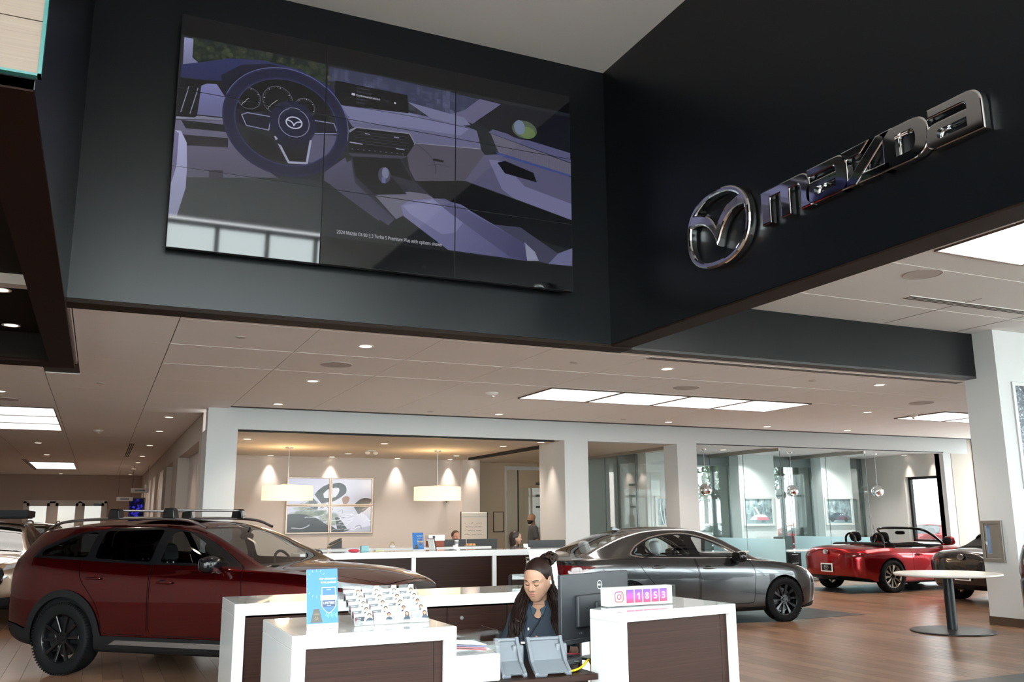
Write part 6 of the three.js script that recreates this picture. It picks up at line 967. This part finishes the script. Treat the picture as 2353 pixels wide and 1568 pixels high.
// office pictures, desks and chairs
{
  const art = (kind) => canvasTex(256, 192, (c, W, H) => {
    const g = c.createLinearGradient(0, 0, W, H); g.addColorStop(0, '#9fb4b8'); g.addColorStop(1, '#5a6e74'); c.fillStyle = g; c.fillRect(0, 0, W, H);
    for (let i = 0; i < 90; i++) { c.globalAlpha = 0.3; c.fillStyle = ['#dfeaea', '#39474c', '#8299a0', '#20292d'][i % 4]; c.fillRect(rnd() * W, rnd() * H * 0.7, 4 + rnd() * 26, 6 + rnd() * 50); } c.globalAlpha = 1;
    if (kind === 0) { c.strokeStyle = '#e7eef0'; c.lineWidth = 7; for (let i = 0; i < 7; i++) { c.beginPath(); c.moveTo(40 + i * 26, 0); c.quadraticCurveTo(20 + i * 34, 90, 60 + i * 12, H); c.stroke(); } c.fillStyle = '#22282e'; c.beginPath(); c.ellipse(170, 130, 60, 40, 0, 0, 7); c.fill(); c.fillStyle = '#c34a55'; c.fillRect(150, 116, 60, 12); }
    if (kind === 1) { c.fillStyle = '#c8d3d6'; c.beginPath(); c.moveTo(40, 160); c.quadraticCurveTo(90, 110, 150, 120); c.quadraticCurveTo(210, 118, 220, 160); c.fill(); c.fillStyle = '#c9707e'; c.fillRect(110, 140, 110, 24); c.fillStyle = '#f2f5f6'; for (let i = 0; i < 4; i++) { c.beginPath(); c.arc(100 + i * 9, 70 + i * 14, 9, 0, 7); c.fill(); } }
    if (kind === 2) { c.fillStyle = '#2a3c4e'; c.beginPath(); c.moveTo(14, 150); c.quadraticCurveTo(60, 112, 110, 108); c.quadraticCurveTo(190, 110, 246, 150); c.lineTo(240, 168); c.lineTo(20, 168); c.fill(); c.fillStyle = '#0f161c'; for (const x of [56, 196]) { c.beginPath(); c.arc(x, 162, 20, 0, 7); c.fill(); } c.fillStyle = '#fff'; for (const x of [140, 160, 178]) { c.beginPath(); c.arc(x, 124, 4, 0, 7); c.fill(); } }
  });
  [[13.75, 'behind the narrow opening, tree branches and a car'], [16.62, 'on the middle pier, people and a pink car'], [19.55, 'on the right pier, dark sports car']].forEach(([x, w], k) => { const o = thing('office_picture', `white framed picture ${w}`, 'picture', x, 1.74, 19.9, 0); part(o, 'frame', extrude(shapeOf([[-0.53, -0.4], [0.53, -0.4], [0.53, 0.4], [-0.53, 0.4]], [rrectPts(0, 0, 0.94, 0.68)]), 0.035, 0.005, 2).translate(0, 0, 0.002), std([0.6, 0.62, 0.6], 0.5)); part(o, 'print', new THREE.PlaneGeometry(0.95, 0.69).translate(0, 0, 0.01), new THREE.MeshPhysicalMaterial({ map: art(k), roughness: 0.25 })); });
  [[16.4, 18.6, 'in the middle office', 0.4], [19.2, 18.7, 'in the right office behind the open roadster', 0.2], [13.9, 18.9, 'in the left office', 0]].forEach(([x, d, w, t]) => {
    const o = thing('office_desk', `white office desk with dark drawers ${w}`, 'desk', x + 0.2, 0, d - 0.3); part(o, 'top', rbox(1.5, 0.04, 0.75, 0.005, 0, 0.74, 0), MT.gloss); part(o, 'drawer_box', rbox(0.42, 0.66, 0.6, 0.005, -0.5, 0.36, 0), CM.gloss); for (let i = 0; i < 3; i++) { const dr = part(o, 'drawer', rbox(0.4, 0.2, 0.015, 0.003, -0.5, 0.14 + i * 0.215, 0.306), CM.gloss); part(dr, 'handle', rbox(0.2, 0.012, 0.012, 0.003, -0.5, 0.22 + i * 0.215, 0.317), MT.metal); } for (const q of [-1, 1]) part(o, 'leg', rbox(0.05, 0.72, 0.05, 0.004, 0.7, 0.36, q * 0.32), MT.gloss);
    const c = officeChair(`black mesh office chair at the desk ${w}`, x + 0.35, d + 0.42, t);
  });
}
function officeChair(label, x, d, turn, low) {
  const o = thing('office_chair', label, 'chair', x, 0, d, turn), m = std([0.02, 0.022, 0.025], 0.7);
  part(o, 'seat', new RoundedBoxGeometry(0.5, 0.08, 0.48, 3, 0.035).translate(0, 0.48, 0), m); part(o, 'backrest', [new RoundedBoxGeometry(0.48, 0.5, 0.05, 3, 0.022).rotateX(0.1).translate(0, 0.82, -0.24)], m); part(o, 'column', cyl(0.03, 0.03, 0.36, 16, 0, 0.26, 0), MT.dkMetal);
  for (let i = 0; i < 5; i++) { const a = i * 1.2566; const l = part(o, 'leg', rbox(0.3, 0.03, 0.045, 0.012, 0.15, 0.09, 0).rotateY(a), MT.plastic); part(l, 'caster', new THREE.CylinderGeometry(0.03, 0.03, 0.04, 16).rotateX(Math.PI / 2).translate(0.29, 0.031, 0).rotateY(a), MT.plastic); }
  if (low) o.scale.y = 0.78; else for (const s of [-1, 1]) part(o, 'armrest', tube([[s * 0.26, 0.46, 0], [s * 0.3, 0.55, 0], [s * 0.3, 0.68, -0.05], [s * 0.28, 0.68, 0.15]], 0.018, 20, 8), m);
  part(o, 'spine', tube([[0, 0.44, -0.1], [0, 0.45, -0.26], [0, 0.7, -0.28]], 0.022, 16, 8), MT.plastic); return o;
}
officeChair('black office chair under the receptionist, mostly hidden by the desk', 2.64, 5.4, -0.3, true);
// ---------------------------------------------------------------- outside, seen through and mirrored in the glass
function tree(x, d, h, label) {
  const o = thing('tree', label, 'tree', x, -0.13, d, rnd() * 6, 'trees across the road');
  part(o, 'trunk', tube([[0, 0, 0], [0.1, h * 0.25, 0.05], [-0.05, h * 0.5, 0]], 0.16, 12, 8), std([0.08, 0.06, 0.045], 0.9));
  const P = [], I = [], n = 2600;
  for (let i = 0; i < n; i++) { const a = rnd() * 6.28, u = rnd() * 2 - 1, r = 0.55 + 0.45 * Math.cbrt(rnd()), q = Math.sqrt(1 - u * u), cx = Math.cos(a) * q * r * h * 0.34, cy = h * 0.64 + u * r * h * 0.34, cz = Math.sin(a) * q * r * h * 0.34, s = 0.14 + rnd() * 0.16, e = [rnd() - 0.5, rnd() - 0.5, rnd() - 0.5], f = [rnd() - 0.5, rnd() - 0.5, rnd() - 0.5], k = P.length / 3; P.push(cx - e[0] * s, cy - e[1] * s, cz - e[2] * s, cx + e[0] * s, cy + e[1] * s, cz + e[2] * s, cx + f[0] * s * 2, cy + f[1] * s * 2, cz + f[2] * s * 2); I.push(k, k + 1, k + 2); }
  const g = new THREE.BufferGeometry(); g.setAttribute('position', new THREE.Float32BufferAttribute(P, 3)); g.setIndex(I); g.computeVertexNormals(); part(o, 'foliage', g, std([0.06, 0.1, 0.035], 0.8)).userData.kind = 'stuff'; return o;
}
[[36, -20], [40, -13], [38, -6], [41, 1], [38, 7], [42, 13], [39, 20]].forEach(([x, d], i) => tree(x, d, 7.5 + (i % 2) * 2, `green leafy tree across the road, mirrored in the office glass, ${ORD[i]} from the front`));
suvCopy(PAINT.soul, 'bright red SUV parked outside the grey office wall window', 24.9, 20.9, 84);
{ const o = sedan.clone(); o.name = numbered('sedan'); scene.add(o); paintOver(o, PAINT.grey, PAINT.white); tag(o, 'white sedan parked farther out beyond the red SUV outside', 'car'); putCar(o, 31, 27, 100); }
[[29.5, -4.5, 'nearest the front', PAINT.white], [29, 1.5, 'second from the front', PAINT.silver], [29.5, 7.5, 'third from the front', PAINT.roadster], [29, 13, 'farthest back', PAINT.silver]].forEach(([x, d, w, p]) => { const o = sedan.clone(); o.name = numbered('sedan'); scene.add(o); paintOver(o, PAINT.grey, p); tag(o, `parked sedan outside the side glass, mirrored in the office glass, ${w}`, 'car', 'sedans parked outside'); putCar(o, x, d, 10); });
for (const o of scene.children) if (/outside|parked|mirrored in/.test(o.userData.label ?? '') && o.userData.category === 'car') o.position.y = -0.13;
// ---------------------------------------------------------------- people
const smin = (a, b, k) => { const h = clamp(0.5 + 0.5 * (b - a) / k, 0, 1); return b + (a - b) * h - k * h * (1 - h); };
function capsule(a, b, r0, r1) { const d = [b[0] - a[0], b[1] - a[1], b[2] - a[2]], l2 = d[0] * d[0] + d[1] * d[1] + d[2] * d[2]; return (x, y, z) => { const t = clamp(((x - a[0]) * d[0] + (y - a[1]) * d[1] + (z - a[2]) * d[2]) / l2, 0, 1); return Math.hypot(x - a[0] - d[0] * t, y - a[1] - d[1] * t, z - a[2] - d[2] * t) - (r0 + (r1 - r0) * t); }; }
function ellip(c, r) { return (x, y, z) => { const a = (x - c[0]) / r[0], b = (y - c[1]) / r[1], e = (z - c[2]) / r[2], k = Math.hypot(a, b, e), k2 = Math.hypot(a / r[0], b / r[1], e / r[2]); return k2 < 1e-6 ? -Math.min(...r) : k * (k - 1) / k2; }; }
const blend = (list, k) => (x, y, z) => { let v = 1e3; for (const f of list) v = smin(v, f(x, y, z), k); return v; };
function field(lo, hi, res, f) { // closed surface f = 0 inside the box lo..hi
  const mc = new MarchingCubes(res, new THREE.MeshBasicMaterial(), false, false, 400000); mc.isolation = 0;
  const c = lo.map((v, i) => (v + hi[i]) / 2), s = Math.max(...lo.map((v, i) => hi[i] - v)) / 2, half = res / 2;
  for (let k = 0; k < res; k++) for (let j = 0; j < res; j++) for (let i = 0; i < res; i++) mc.field[i + j * res + k * res * res] = -f(c[0] + s * (i - half) / half, c[1] + s * (j - half) / half, c[2] + s * (k - half) / half);
  mc.update(); const n = mc.count * 3, p = new Float32Array(n), q = new Float32Array(n);
  for (let i = 0; i < n; i += 3) for (let k = 0; k < 3; k++) { p[i + k] = c[k] + s * mc.positionArray[i + k]; q[i + k] = mc.normalArray[i + k]; }
  const g = new THREE.BufferGeometry(); g.setAttribute('position', new THREE.BufferAttribute(p, 3)); g.setAttribute('normal', new THREE.BufferAttribute(q, 3)); g.setAttribute('uv', new THREE.BufferAttribute(new Float32Array(n / 3 * 2), 2)); return g;
}
// a head: origin between the ears, y up, z towards the face; about 0.225 high
function headField(o = {}) {
  const w = o.w ?? 1, both = (f) => (x, y, z) => f(Math.abs(x), y, z);
  const skull = blend([ellip([0, 0.043, -0.016], [0.075 * w, 0.082, 0.096]), ellip([0, 0.03, 0.03], [0.066 * w, 0.07, 0.062]), ellip([0, -0.018, 0.022], [0.062 * w, 0.075, 0.066]), both(capsule([0.054 * w, -0.03, 0.0], [0.012, -0.088, 0.058], 0.026, 0.022)), ellip([0, -0.09, 0.062], [0.027, 0.021, 0.024]), both(ellip([0.044 * w, -0.018, 0.056], [0.024, 0.022, 0.026])), both(ellip([0.036, -0.05, 0.052], [0.026, 0.03, 0.026])), ellip([0, -0.055, 0.068], [0.03, 0.024, 0.022])], 0.03);
  const brow = blend([both(capsule([0.012, 0.025, 0.084], [0.05, 0.026, 0.064], 0.011, 0.012))], 0.01), socket = both(ellip([0.032, 0.006, 0.094], [0.021, 0.013, 0.017])), ballF = both(ellip([0.031, 0.006, 0.0735], [0.0165, 0.0125, 0.0135]));
  const nose = blend([capsule([0, 0.02, 0.084], [0, -0.02, 0.106], 0.0075, 0.0105), ellip([0, -0.026, 0.104], [0.0125, 0.0095, 0.0115]), both(ellip([0.0125, -0.029, 0.094], [0.0085, 0.0075, 0.0095]))], 0.01);
  const upper = blend([both(ellip([0.008, -0.0535, 0.0895], [0.015, 0.0048, 0.0085]))], 0.006), lower = ellip([0, -0.0635, 0.0875], [0.0185, 0.0068, 0.0095]), slit = both(capsule([0, -0.058, 0.1], [0.024, -0.0575, 0.088], 0.0016, 0.001)), ears = both(blend([ellip([0.078 * w, 0.004, -0.014], [0.008, 0.028, 0.018]), ellip([0.075 * w, -0.022, -0.008], [0.007, 0.012, 0.01])], 0.008)), earIn = both(ellip([0.088 * w, 0.006, -0.01], [0.007, 0.017, 0.01]));
  return (x, y, z) => {
    let v = smin(skull(x, y, z), brow(x, y, z), 0.014); { const k = 0.012, c = -socket(x, y, z), h = clamp(0.5 - 0.5 * (c - v) / -k * -1, 0, 1); v = -smin(-v, -c, k); }
    v = smin(v, ballF(x, y, z), 0.004); v = smin(v, nose(x, y, z), 0.012); v = smin(v, upper(x, y, z), 0.006); v = smin(v, lower(x, y, z), 0.007); v = Math.max(v, -slit(x, y, z));
    return Math.max(smin(v, ears(x, y, z), 0.007), -earIn(x, y, z));
  };
}
// moves a field: p = R^T (x - at)
function moved(f, at, e) { const m = new THREE.Matrix4().makeRotationFromEuler(e).transpose(), v = V(0, 0, 0); return (x, y, z) => { v.set(x - at[0], y - at[1], z - at[2]).applyMatrix4(m); return f(v.x, v.y, v.z); }; }
const skinT = (r, g, b) => phys([r, g, b], 0.5, 0, { sheen: 0.2, specularIntensity: 0.6 });
function handField(wrist, dir, side, curl = 0.5) { // palm and five fingers; dir is the unit direction of the hand, side the unit direction of the thumb
  const d = V(...dir), s = V(...side), n = V(0, 0, 0).crossVectors(d, s).normalize(), at = (a, b, c) => [wrist[0] + d.x * a + s.x * b + n.x * c, wrist[1] + d.y * a + s.y * b + n.y * c, wrist[2] + d.z * a + s.z * b + n.z * c], out = [capsule(at(0, 0, 0), at(0.03, 0.0, 0), 0.024, 0.03), capsule(at(0.04, 0.022, 0), at(0.08, 0.026, 0), 0.018, 0.014), capsule(at(0.04, -0.018, 0), at(0.075, -0.028, 0), 0.018, 0.013)], fingers = [];
  [[0.028, 0.068], [0.009, 0.076], [-0.01, 0.07], [-0.028, 0.055]].forEach(([b, l]) => { const k = [at(0.078, b, 0), at(0.078 + l * 0.5, b * 1.1, -0.012 * curl * 2), at(0.078 + l * 0.78, b * 1.12, -0.03 * curl * 2), at(0.078 + l * 0.9, b * 1.12, -0.05 * curl * 2)]; for (let i = 0; i < 3; i++) fingers.push(capsule(k[i], k[i + 1], 0.0095 - i * 0.001, 0.0085 - i * 0.001)); });
  fingers.push(capsule(at(0.02, 0.026, 0), at(0.05, 0.05, -0.012), 0.013, 0.011), capsule(at(0.05, 0.05, -0.012), at(0.078, 0.056, -0.022), 0.0105, 0.009)); const pf = blend(out, 0.018); return (x, y, z) => { let v = pf(x, y, z); for (const q of fingers) v = smin(v, q(x, y, z), 0.005); return v; };
}
// a whole figure from its joints; returns a Group with body (one skin surface), shirt, trousers, shoes and hair
function figure(name, label, x, d, turn, J, c) {
  const o = thing(name, label, 'person', x, c.y ?? 0, d, turn), E = new THREE.Euler(c.pitch ?? 0, c.yaw ?? 0, 0, 'YXZ'), hd = moved(headField({ w: c.w }), J.head, E);
  const arms = [], hands = [];
  for (const s of ['L', 'R']) { arms.push(capsule(J['sh' + s], J['el' + s], 0.046 * (c.slim ?? 1), 0.038), capsule(J['el' + s], J['wr' + s], 0.037, 0.025)); const dd = V(...J['wr' + s]).sub(V(...J['el' + s])).normalize(), sd = V(s === 'L' ? 0.6 : -0.6, 0.4, 0.6).projectOnPlane(dd).normalize(); hands.push(handField(J['wr' + s], dd.toArray(), sd.toArray())); }
  const legs = ['L', 'R'].flatMap((s) => [capsule(J['hip' + s], J['kn' + s], 0.085, 0.055), capsule(J['kn' + s], J['an' + s], 0.055, 0.037)]);
  const sl = c.slim ?? 1, torso = blend([ellip([J.chest[0], J.chest[1], J.chest[2]], [0.155 * sl, 0.19, 0.105]), ellip(J.waist, [0.14, 0.16, 0.1]), ellip(J.pelvis, [0.16, 0.13, 0.115]), capsule(J.shL, J.shR, 0.055 * sl, 0.055 * sl), ...(c.bust ? [ellip([-0.07, J.chest[1] - 0.03, J.chest[2] + 0.075], [0.07, 0.075, 0.06]), ellip([0.07, J.chest[1] - 0.03, J.chest[2] + 0.075], [0.07, 0.075, 0.06])] : [])], 0.07);
  const neck = capsule(J.neck, J.skull, 0.05, 0.05), armF = blend(arms, 0.03), legF = blend(legs, 0.04);
  const body = (X, Y, Z) => { let v = smin(smin(torso(X, Y, Z) + 0.012, neck(X, Y, Z), 0.04), hd(X, Y, Z), 0.02); v = smin(v, armF(X, Y, Z), 0.03); return smin(v, legF(X, Y, Z) + 0.01, 0.04); };
  const skin = c.skin, head = c.headBox ?? 0.15, H = J.head, inHead = (X, Y, Z) => Math.max(Math.abs(X - H[0]) - head, Math.abs(Y - H[1]) - head, Math.abs(Z - H[2]) - head);
  const g = [field(c.lo, c.hi, c.res, (X, Y, Z) => Math.max(body(X, Y, Z), -inHead(X, Y, Z) - 0.004)), field(H.map((v) => v - head - 0.006), H.map((v) => v + head + 0.006), c.headRes ?? 84, (X, Y, Z) => Math.max(body(X, Y, Z), inHead(X, Y, Z)))];
  ['L', 'R'].forEach((s, i) => { const w = J['wr' + s]; g.push(field(w.map((v) => v - 0.2), w.map((v) => v + 0.2), c.handRes ?? 56, hands[i])); });
  part(o, 'body', g, skin);
  const sleeve = c.longSleeve ? armF : blend(['L', 'R'].map((s) => capsule(J['sh' + s], V(...J['sh' + s]).lerp(V(...J['el' + s]), 0.75).toArray(), 0.054 * sl * sl, 0.052 * sl)), 0.02);
  const shirt = (X, Y, Z) => { let v = smin(torso(X, Y, Z) - 0.012, sleeve(X, Y, Z) - 0.014, 0.03); v = smin(v, capsule(J.neck, [J.neck[0], J.neck[1] - 0.06, J.neck[2]], 0.055, 0.08)(X, Y, Z), 0.04); const cut = c.vneck ? ellip([J.neck[0], J.neck[1] + 0.0, J.neck[2] + 0.085], [0.045, 0.085, 0.07])(X, Y, Z) : 1; return Math.max(v, -cut, J.pelvis[1] - 0.08 - Y, (Y - (J.neck[1] + 0.03))); };
  const sh = part(o, 'shirt', field(c.lo, c.hi, c.shirtRes ?? c.res, shirt), c.shirt);
  if (c.collar) part(sh, 'collar', c.collar, c.collarMat ?? c.shirt);
  part(o, 'trousers', field(c.lo, c.hi, c.res, (X, Y, Z) => Math.max(smin(legF(X, Y, Z) - 0.018, ellip(J.pelvis, [0.165, 0.135, 0.12])(X, Y, Z) - 0.008, 0.05), Y - J.pelvis[1] - 0.06)), c.trousers);
  for (const s of ['L', 'R']) { const a = J['an' + s]; part(o, 'shoe', superEllipsoid(0.048, 0.042, 0.13, 0.7, 18).translate(a[0], a[1] - 0.05, a[2] + 0.06), CM.dark); }
  return o;
}
// the receptionist: seated, facing the viewer's left, looking down
{
  const hair = phys([0.016, 0.007, 0.005], 0.42, 0, { specularIntensity: 0.4 }), yaw = -0.42, pitch = 0.3, Hd = [0, 1.185, 0.05];
  const J = { head: Hd, skull: [0, 1.15, 0.005], neck: [0, 1.03, -0.025], chest: [0, 0.86, 0], waist: [0, 0.68, 0.0], pelvis: [0, 0.56, -0.02], shL: [-0.135, 0.945, -0.01], shR: [0.135, 0.945, -0.01], elL: [-0.215, 0.75, 0.03], elR: [0.2, 0.76, 0.04], wrL: [-0.18, 0.8, 0.22], wrR: [0.05, 0.8, 0.24], hipL: [-0.09, 0.54, 0.02], hipR: [0.09, 0.54, 0.02], knL: [-0.11, 0.53, 0.42], knR: [0.11, 0.53, 0.42], anL: [-0.11, 0.1, 0.42], anR: [0.11, 0.1, 0.42] };
  const shirtM = std([0.016, 0.027, 0.043], 0.75), o = figure('person', 'woman with long dark wavy hair in a navy polo shirt, looking down at the desk', 2.585, 5.24, 0, J, { yaw, pitch, w: 0.97, slim: 0.87, lo: [-0.36, 0.04, -0.22], hi: [0.36, 1.16, 0.5], res: 78, shirtRes: 104, headRes: 120, skin: skinT(0.43, 0.235, 0.155), shirt: shirtM, trousers: std([0.012, 0.012, 0.014], 0.8), vneck: true, bust: true,
    collar: [-1, 1].map((s) => { const g = extrude(shapeOf([[0, 0.01], [0.05, 0.035], [0.085, 0.01], [0.06, -0.05], [0.02, -0.075]].map(([a, b]) => [a * s, b])), 0.006, 0.002, 1).rotateX(-0.5).rotateY(s * 0.45).translate(s * 0.012, 1.0, 0.075); return g; }), collarMat: std([0.03, 0.055, 0.08], 0.75) });
  o.rotation.y = -0.55;
  const hg = new THREE.Group(); hg.position.set(...Hd); hg.rotation.set(pitch, yaw, 0, 'YXZ'); hg.updateMatrix();
  const inHead = (g) => g.applyMatrix4(hg.matrix), dark = std([0.02, 0.011, 0.009], 0.6);
  part(o, 'eyebrows', [-1, 1].map((s) => inHead(tube([[s * 0.011, 0.0245, 0.0965], [s * 0.03, 0.031, 0.0915], [s * 0.047, 0.0285, 0.081], [s * 0.056, 0.023, 0.0715]], 0.0029, 14, 6))), dark);
  part(o, 'eyelashes', [-1, 1].map((s) => inHead(tube([[s * 0.017, 0.001, 0.0835], [s * 0.024, -0.0035, 0.0868], [s * 0.033, -0.005, 0.0875], [s * 0.042, -0.003, 0.0845], [s * 0.049, 0.0015, 0.0785]], 0.0017, 16, 6))), dark);
  part(o, 'lips', [inHead(ball(1, 0, -0.0535, 0.0925, 0.021, 0.0052, 0.0085)), inHead(ball(1, 0, -0.0635, 0.0905, 0.0185, 0.0068, 0.0098))], skinT(0.36, 0.13, 0.11));
  part(o, 'earbud', inHead(superEllipsoid(0.005, 0.014, 0.006, 0.7, 12).translate(0.087, -0.012, -0.004)), MT.trimWhite);
  const hairline = ellip([0, -0.028, 0.105], [0.082, 0.093, 0.105]), cap = (x, y, z) => Math.max(Math.min(ellip([0, 0.044, -0.02], [0.083, 0.093, 0.106])(x, y, z), ellip([0, 0.0, -0.045], [0.08, 0.08, 0.07])(x, y, z)), -hairline(x, y, z), -y - 0.075 + 0.3 * Math.max(0, z));
  const hm = part(o, 'hair', [inHead(field([-0.12, -0.1, -0.15], [0.12, 0.16, 0.12], 80, cap))], hair);
  const bun = []; for (let i = 0; i < 70; i++) { const a = rnd() * 6.28, u = rnd() * 6.28, R = 0.02 + rnd() * 0.022, pts = []; for (let k = 0; k < 7; k++) { const t = a + k * 0.4; pts.push([0.035 + Math.cos(t) * R * 1.2, 0.1 + Math.sin(t) * R * 0.8 + (rnd() - 0.5) * 0.012, -0.105 + Math.sin(t + u) * R]); } bun.push(inHead(tube(pts, 0.0065, 10, 5))); }
  part(hm, 'bun', bun, hair).userData.kind = 'stuff';
  // waves fall from behind the ears over both shoulders; those over the chest lie in front of the shirt
  const mass = (x, y, z) => { const q = Math.abs(x), n = 0.006 * Math.sin(y * 70 + x * 40) + 0.004 * Math.sin(z * 90 + y * 45); return smin(smin(capsule([0.07, 1.16, -0.045], [0.1, 1.06, -0.01], 0.02, 0.033)(q, y, z), capsule([0.1, 1.06, -0.01], [0.125, 0.93, 0.08], 0.033, 0.034)(q, y, z), 0.03), capsule([0.125, 0.93, 0.08], [0.145, 0.79, 0.1], 0.034, 0.02)(q, y, z), 0.03) + n; };
  part(hm, 'hair_mass', [field([-0.24, 0.72, -0.14], [0.24, 1.26, 0.2], 96, mass)], hair);
  const locks = []; for (let i = 0; i < 560; i++) {
    const s = i % 2 ? 1 : -1, th = rnd() * 6.28, rr = 0.6 + rnd() * 0.55, len = 0.36 + rnd() * 0.14, ph = rnd() * 6.28, am = 0.003 + rnd() * 0.007, pts = [];
    const path = [[0.052, 1.2, -0.05, 0.012], [0.1, 1.06, -0.01, 0.042], [0.125, 0.93, 0.08, 0.046], [0.145, 0.79, 0.1, 0.04], [0.15, 0.72, 0.1, 0.03]];
    for (let k = 0; k <= 18; k++) { const t = k / 18 * (len / 0.5) * 4, a = Math.min(3, Math.floor(t)), f = Math.min(1, t - a), q = path[a].map((v, m) => v + (path[a + 1][m] - v) * f), R = q[3] * rr; pts.push([s * (q[0] + Math.cos(th) * R) + Math.sin(ph + k * 1.15) * am, q[1] + Math.sin(ph * 3 + k) * 0.002, q[2] + Math.sin(th) * R + Math.cos(ph + k * 1.05) * am]); }
    locks.push(tube(pts, 0.0042, 24, 4));
  }
  part(hm, 'long_waves', locks, hair).userData.kind = 'stuff';
  part(o, 'necklace', tube([[-0.05, 1.0, 0.05], [-0.022, 0.965, 0.075], [0, 0.955, 0.083], [0.022, 0.965, 0.075], [0.05, 1.0, 0.05]], 0.0015, 24, 6), std([0.7, 0.5, 0.25], 0.3, 1));
  const ly = part(o, 'lanyard', [tube([[-0.06, 1.0, 0.06], [-0.075, 0.93, 0.118], [-0.085, 0.87, 0.15], [-0.09, 0.8, 0.14]], 0.005, 20, 6), tube([[0.035, 0.99, 0.075], [-0.0, 0.93, 0.12], [-0.05, 0.86, 0.155], [-0.09, 0.8, 0.145]], 0.005, 20, 6)], std([0.006, 0.01, 0.018], 0.6)); part(ly, 'clip', rbox(0.028, 0.014, 0.008, 0.003, -0.088, 0.82, 0.156), MT.trimWhite); part(o, 'shirt_logo', rbox(0.01, 0.016, 0.004, 0.002, -0.055, 0.9, 0.142), MT.trimWhite);
}
// standing man seen from behind, head turned to the left
{
  const J = { head: [0, 1.575, 0.03], skull: [0, 1.53, -0.005], neck: [0, 1.42, -0.02], chest: [0, 1.24, 0], waist: [0, 1.05, 0.01], pelvis: [0, 0.92, 0], shL: [-0.19, 1.35, 0], shR: [0.19, 1.35, 0], elL: [-0.25, 1.07, -0.03], elR: [0.25, 1.07, -0.03], wrL: [-0.26, 0.84, 0.06], wrR: [0.26, 0.84, 0.06], hipL: [-0.09, 0.88, 0], hipR: [0.09, 0.88, 0], knL: [-0.1, 0.48, 0.01], knR: [0.1, 0.48, 0.01], anL: [-0.1, 0.09, 0], anR: [0.1, 0.09, 0] };
  const o = figure('person', 'bald bearded man in a grey polo shirt standing with his back turned', 9.72, 20, 0, J, { yaw: 0.35, lo: [-0.4, 0, -0.3], hi: [0.4, 1.46, 0.3], res: 70, skin: skinT(0.24, 0.13, 0.08), shirt: std([0.05, 0.05, 0.056], 0.8), trousers: std([0.012, 0.013, 0.02], 0.8), headRes: 60, handRes: 40 });
  o.rotation.y = Math.PI + 1.05 - Math.PI * 2 + 0.35;
  const hg = new THREE.Group(); hg.position.set(...J.head); hg.rotation.set(0, 0.35, 0); hg.updateMatrix(); const hf = headField();
  part(o, 'beard', field([-0.09, -0.14, -0.03], [0.09, 0.03, 0.13], 44, (x, y, z) => Math.max(hf(x, y, z) - 0.007, y + 0.03, -z + 0.005, -ellip([0, -0.052, 0.1], [0.02, 0.012, 0.03])(x, y, z))).applyMatrix4(hg.matrix), std([0.015, 0.012, 0.01], 0.9));
}
// two people sitting behind the monitors of the sales desks
const sitJ = () => ({ head: [0, 1.21, 0.03], skull: [0, 1.165, 0], neck: [0, 1.05, -0.02], chest: [0, 0.88, 0], waist: [0, 0.7, 0], pelvis: [0, 0.57, -0.02], shL: [-0.185, 0.985, 0], shR: [0.185, 0.985, 0], elL: [-0.24, 0.74, 0.05], elR: [0.24, 0.74, 0.05], wrL: [-0.14, 0.79, 0.26], wrR: [0.14, 0.79, 0.26], hipL: [-0.1, 0.54, 0.02], hipR: [0.1, 0.54, 0.02], knL: [-0.12, 0.52, 0.42], knR: [0.12, 0.52, 0.42], anL: [-0.12, 0.1, 0.42], anR: [0.12, 0.1, 0.42] });
function sitter(label, x, d, turn, skin, shirt, hairMat, long) {
  const J = sitJ(), o = figure('person', label, x, d, turn, J, { pitch: 0.1, lo: [-0.36, 0.04, -0.25], hi: [0.36, 1.1, 0.5], res: 56, headRes: 56, handRes: 36, skin, shirt, trousers: std([0.02, 0.02, 0.025], 0.8), longSleeve: true });
  const cap = (x, y, z) => Math.max(ellip([0, 0.046, -0.022], [0.086, 0.098, 0.104])(x, y, z), -ellip([0, -0.03, 0.1], [0.08, 0.1, 0.09])(x, y, z), long ? -0.3 - y : -y - 0.02);
  part(o, 'hair', long ? [field([-0.13, -0.16, -0.16], [0.13, 0.16, 0.1], 50, (x, y, z) => Math.max(smin(ellip([0, 0.046, -0.022], [0.09, 0.1, 0.106])(x, y, z), capsule([0, 0, -0.06], [0, -0.14, -0.06], 0.085, 0.06)(x, y, z), 0.03), -ellip([0, -0.03, 0.1], [0.075, 0.11, 0.09])(x, y, z))).translate(...J.head)] : field([-0.12, -0.06, -0.15], [0.12, 0.16, 0.1], 50, cap).translate(...J.head), hairMat);
  officeChair(`black office chair under the ${long ? 'dark haired person at the right monitor' : 'seated man behind the left monitor'}`, x, d + 0.12, turn, true); return o;
}
sitter('seated man with short reddish hair, only his head showing above the monitor', 6.92, 18.0, 0.1, skinT(0.5, 0.26, 0.18), std([0.2, 0.2, 0.22], 0.8), std([0.06, 0.026, 0.013], 0.6), false);
sitter('seated person with dark brown hair turned away beside the wide monitor', 7.45, 16.15, 1.2, skinT(0.45, 0.26, 0.18), std([0.05, 0.05, 0.06], 0.8), std([0.02, 0.011, 0.008], 0.5), true);
renderer.render(scene, camera);
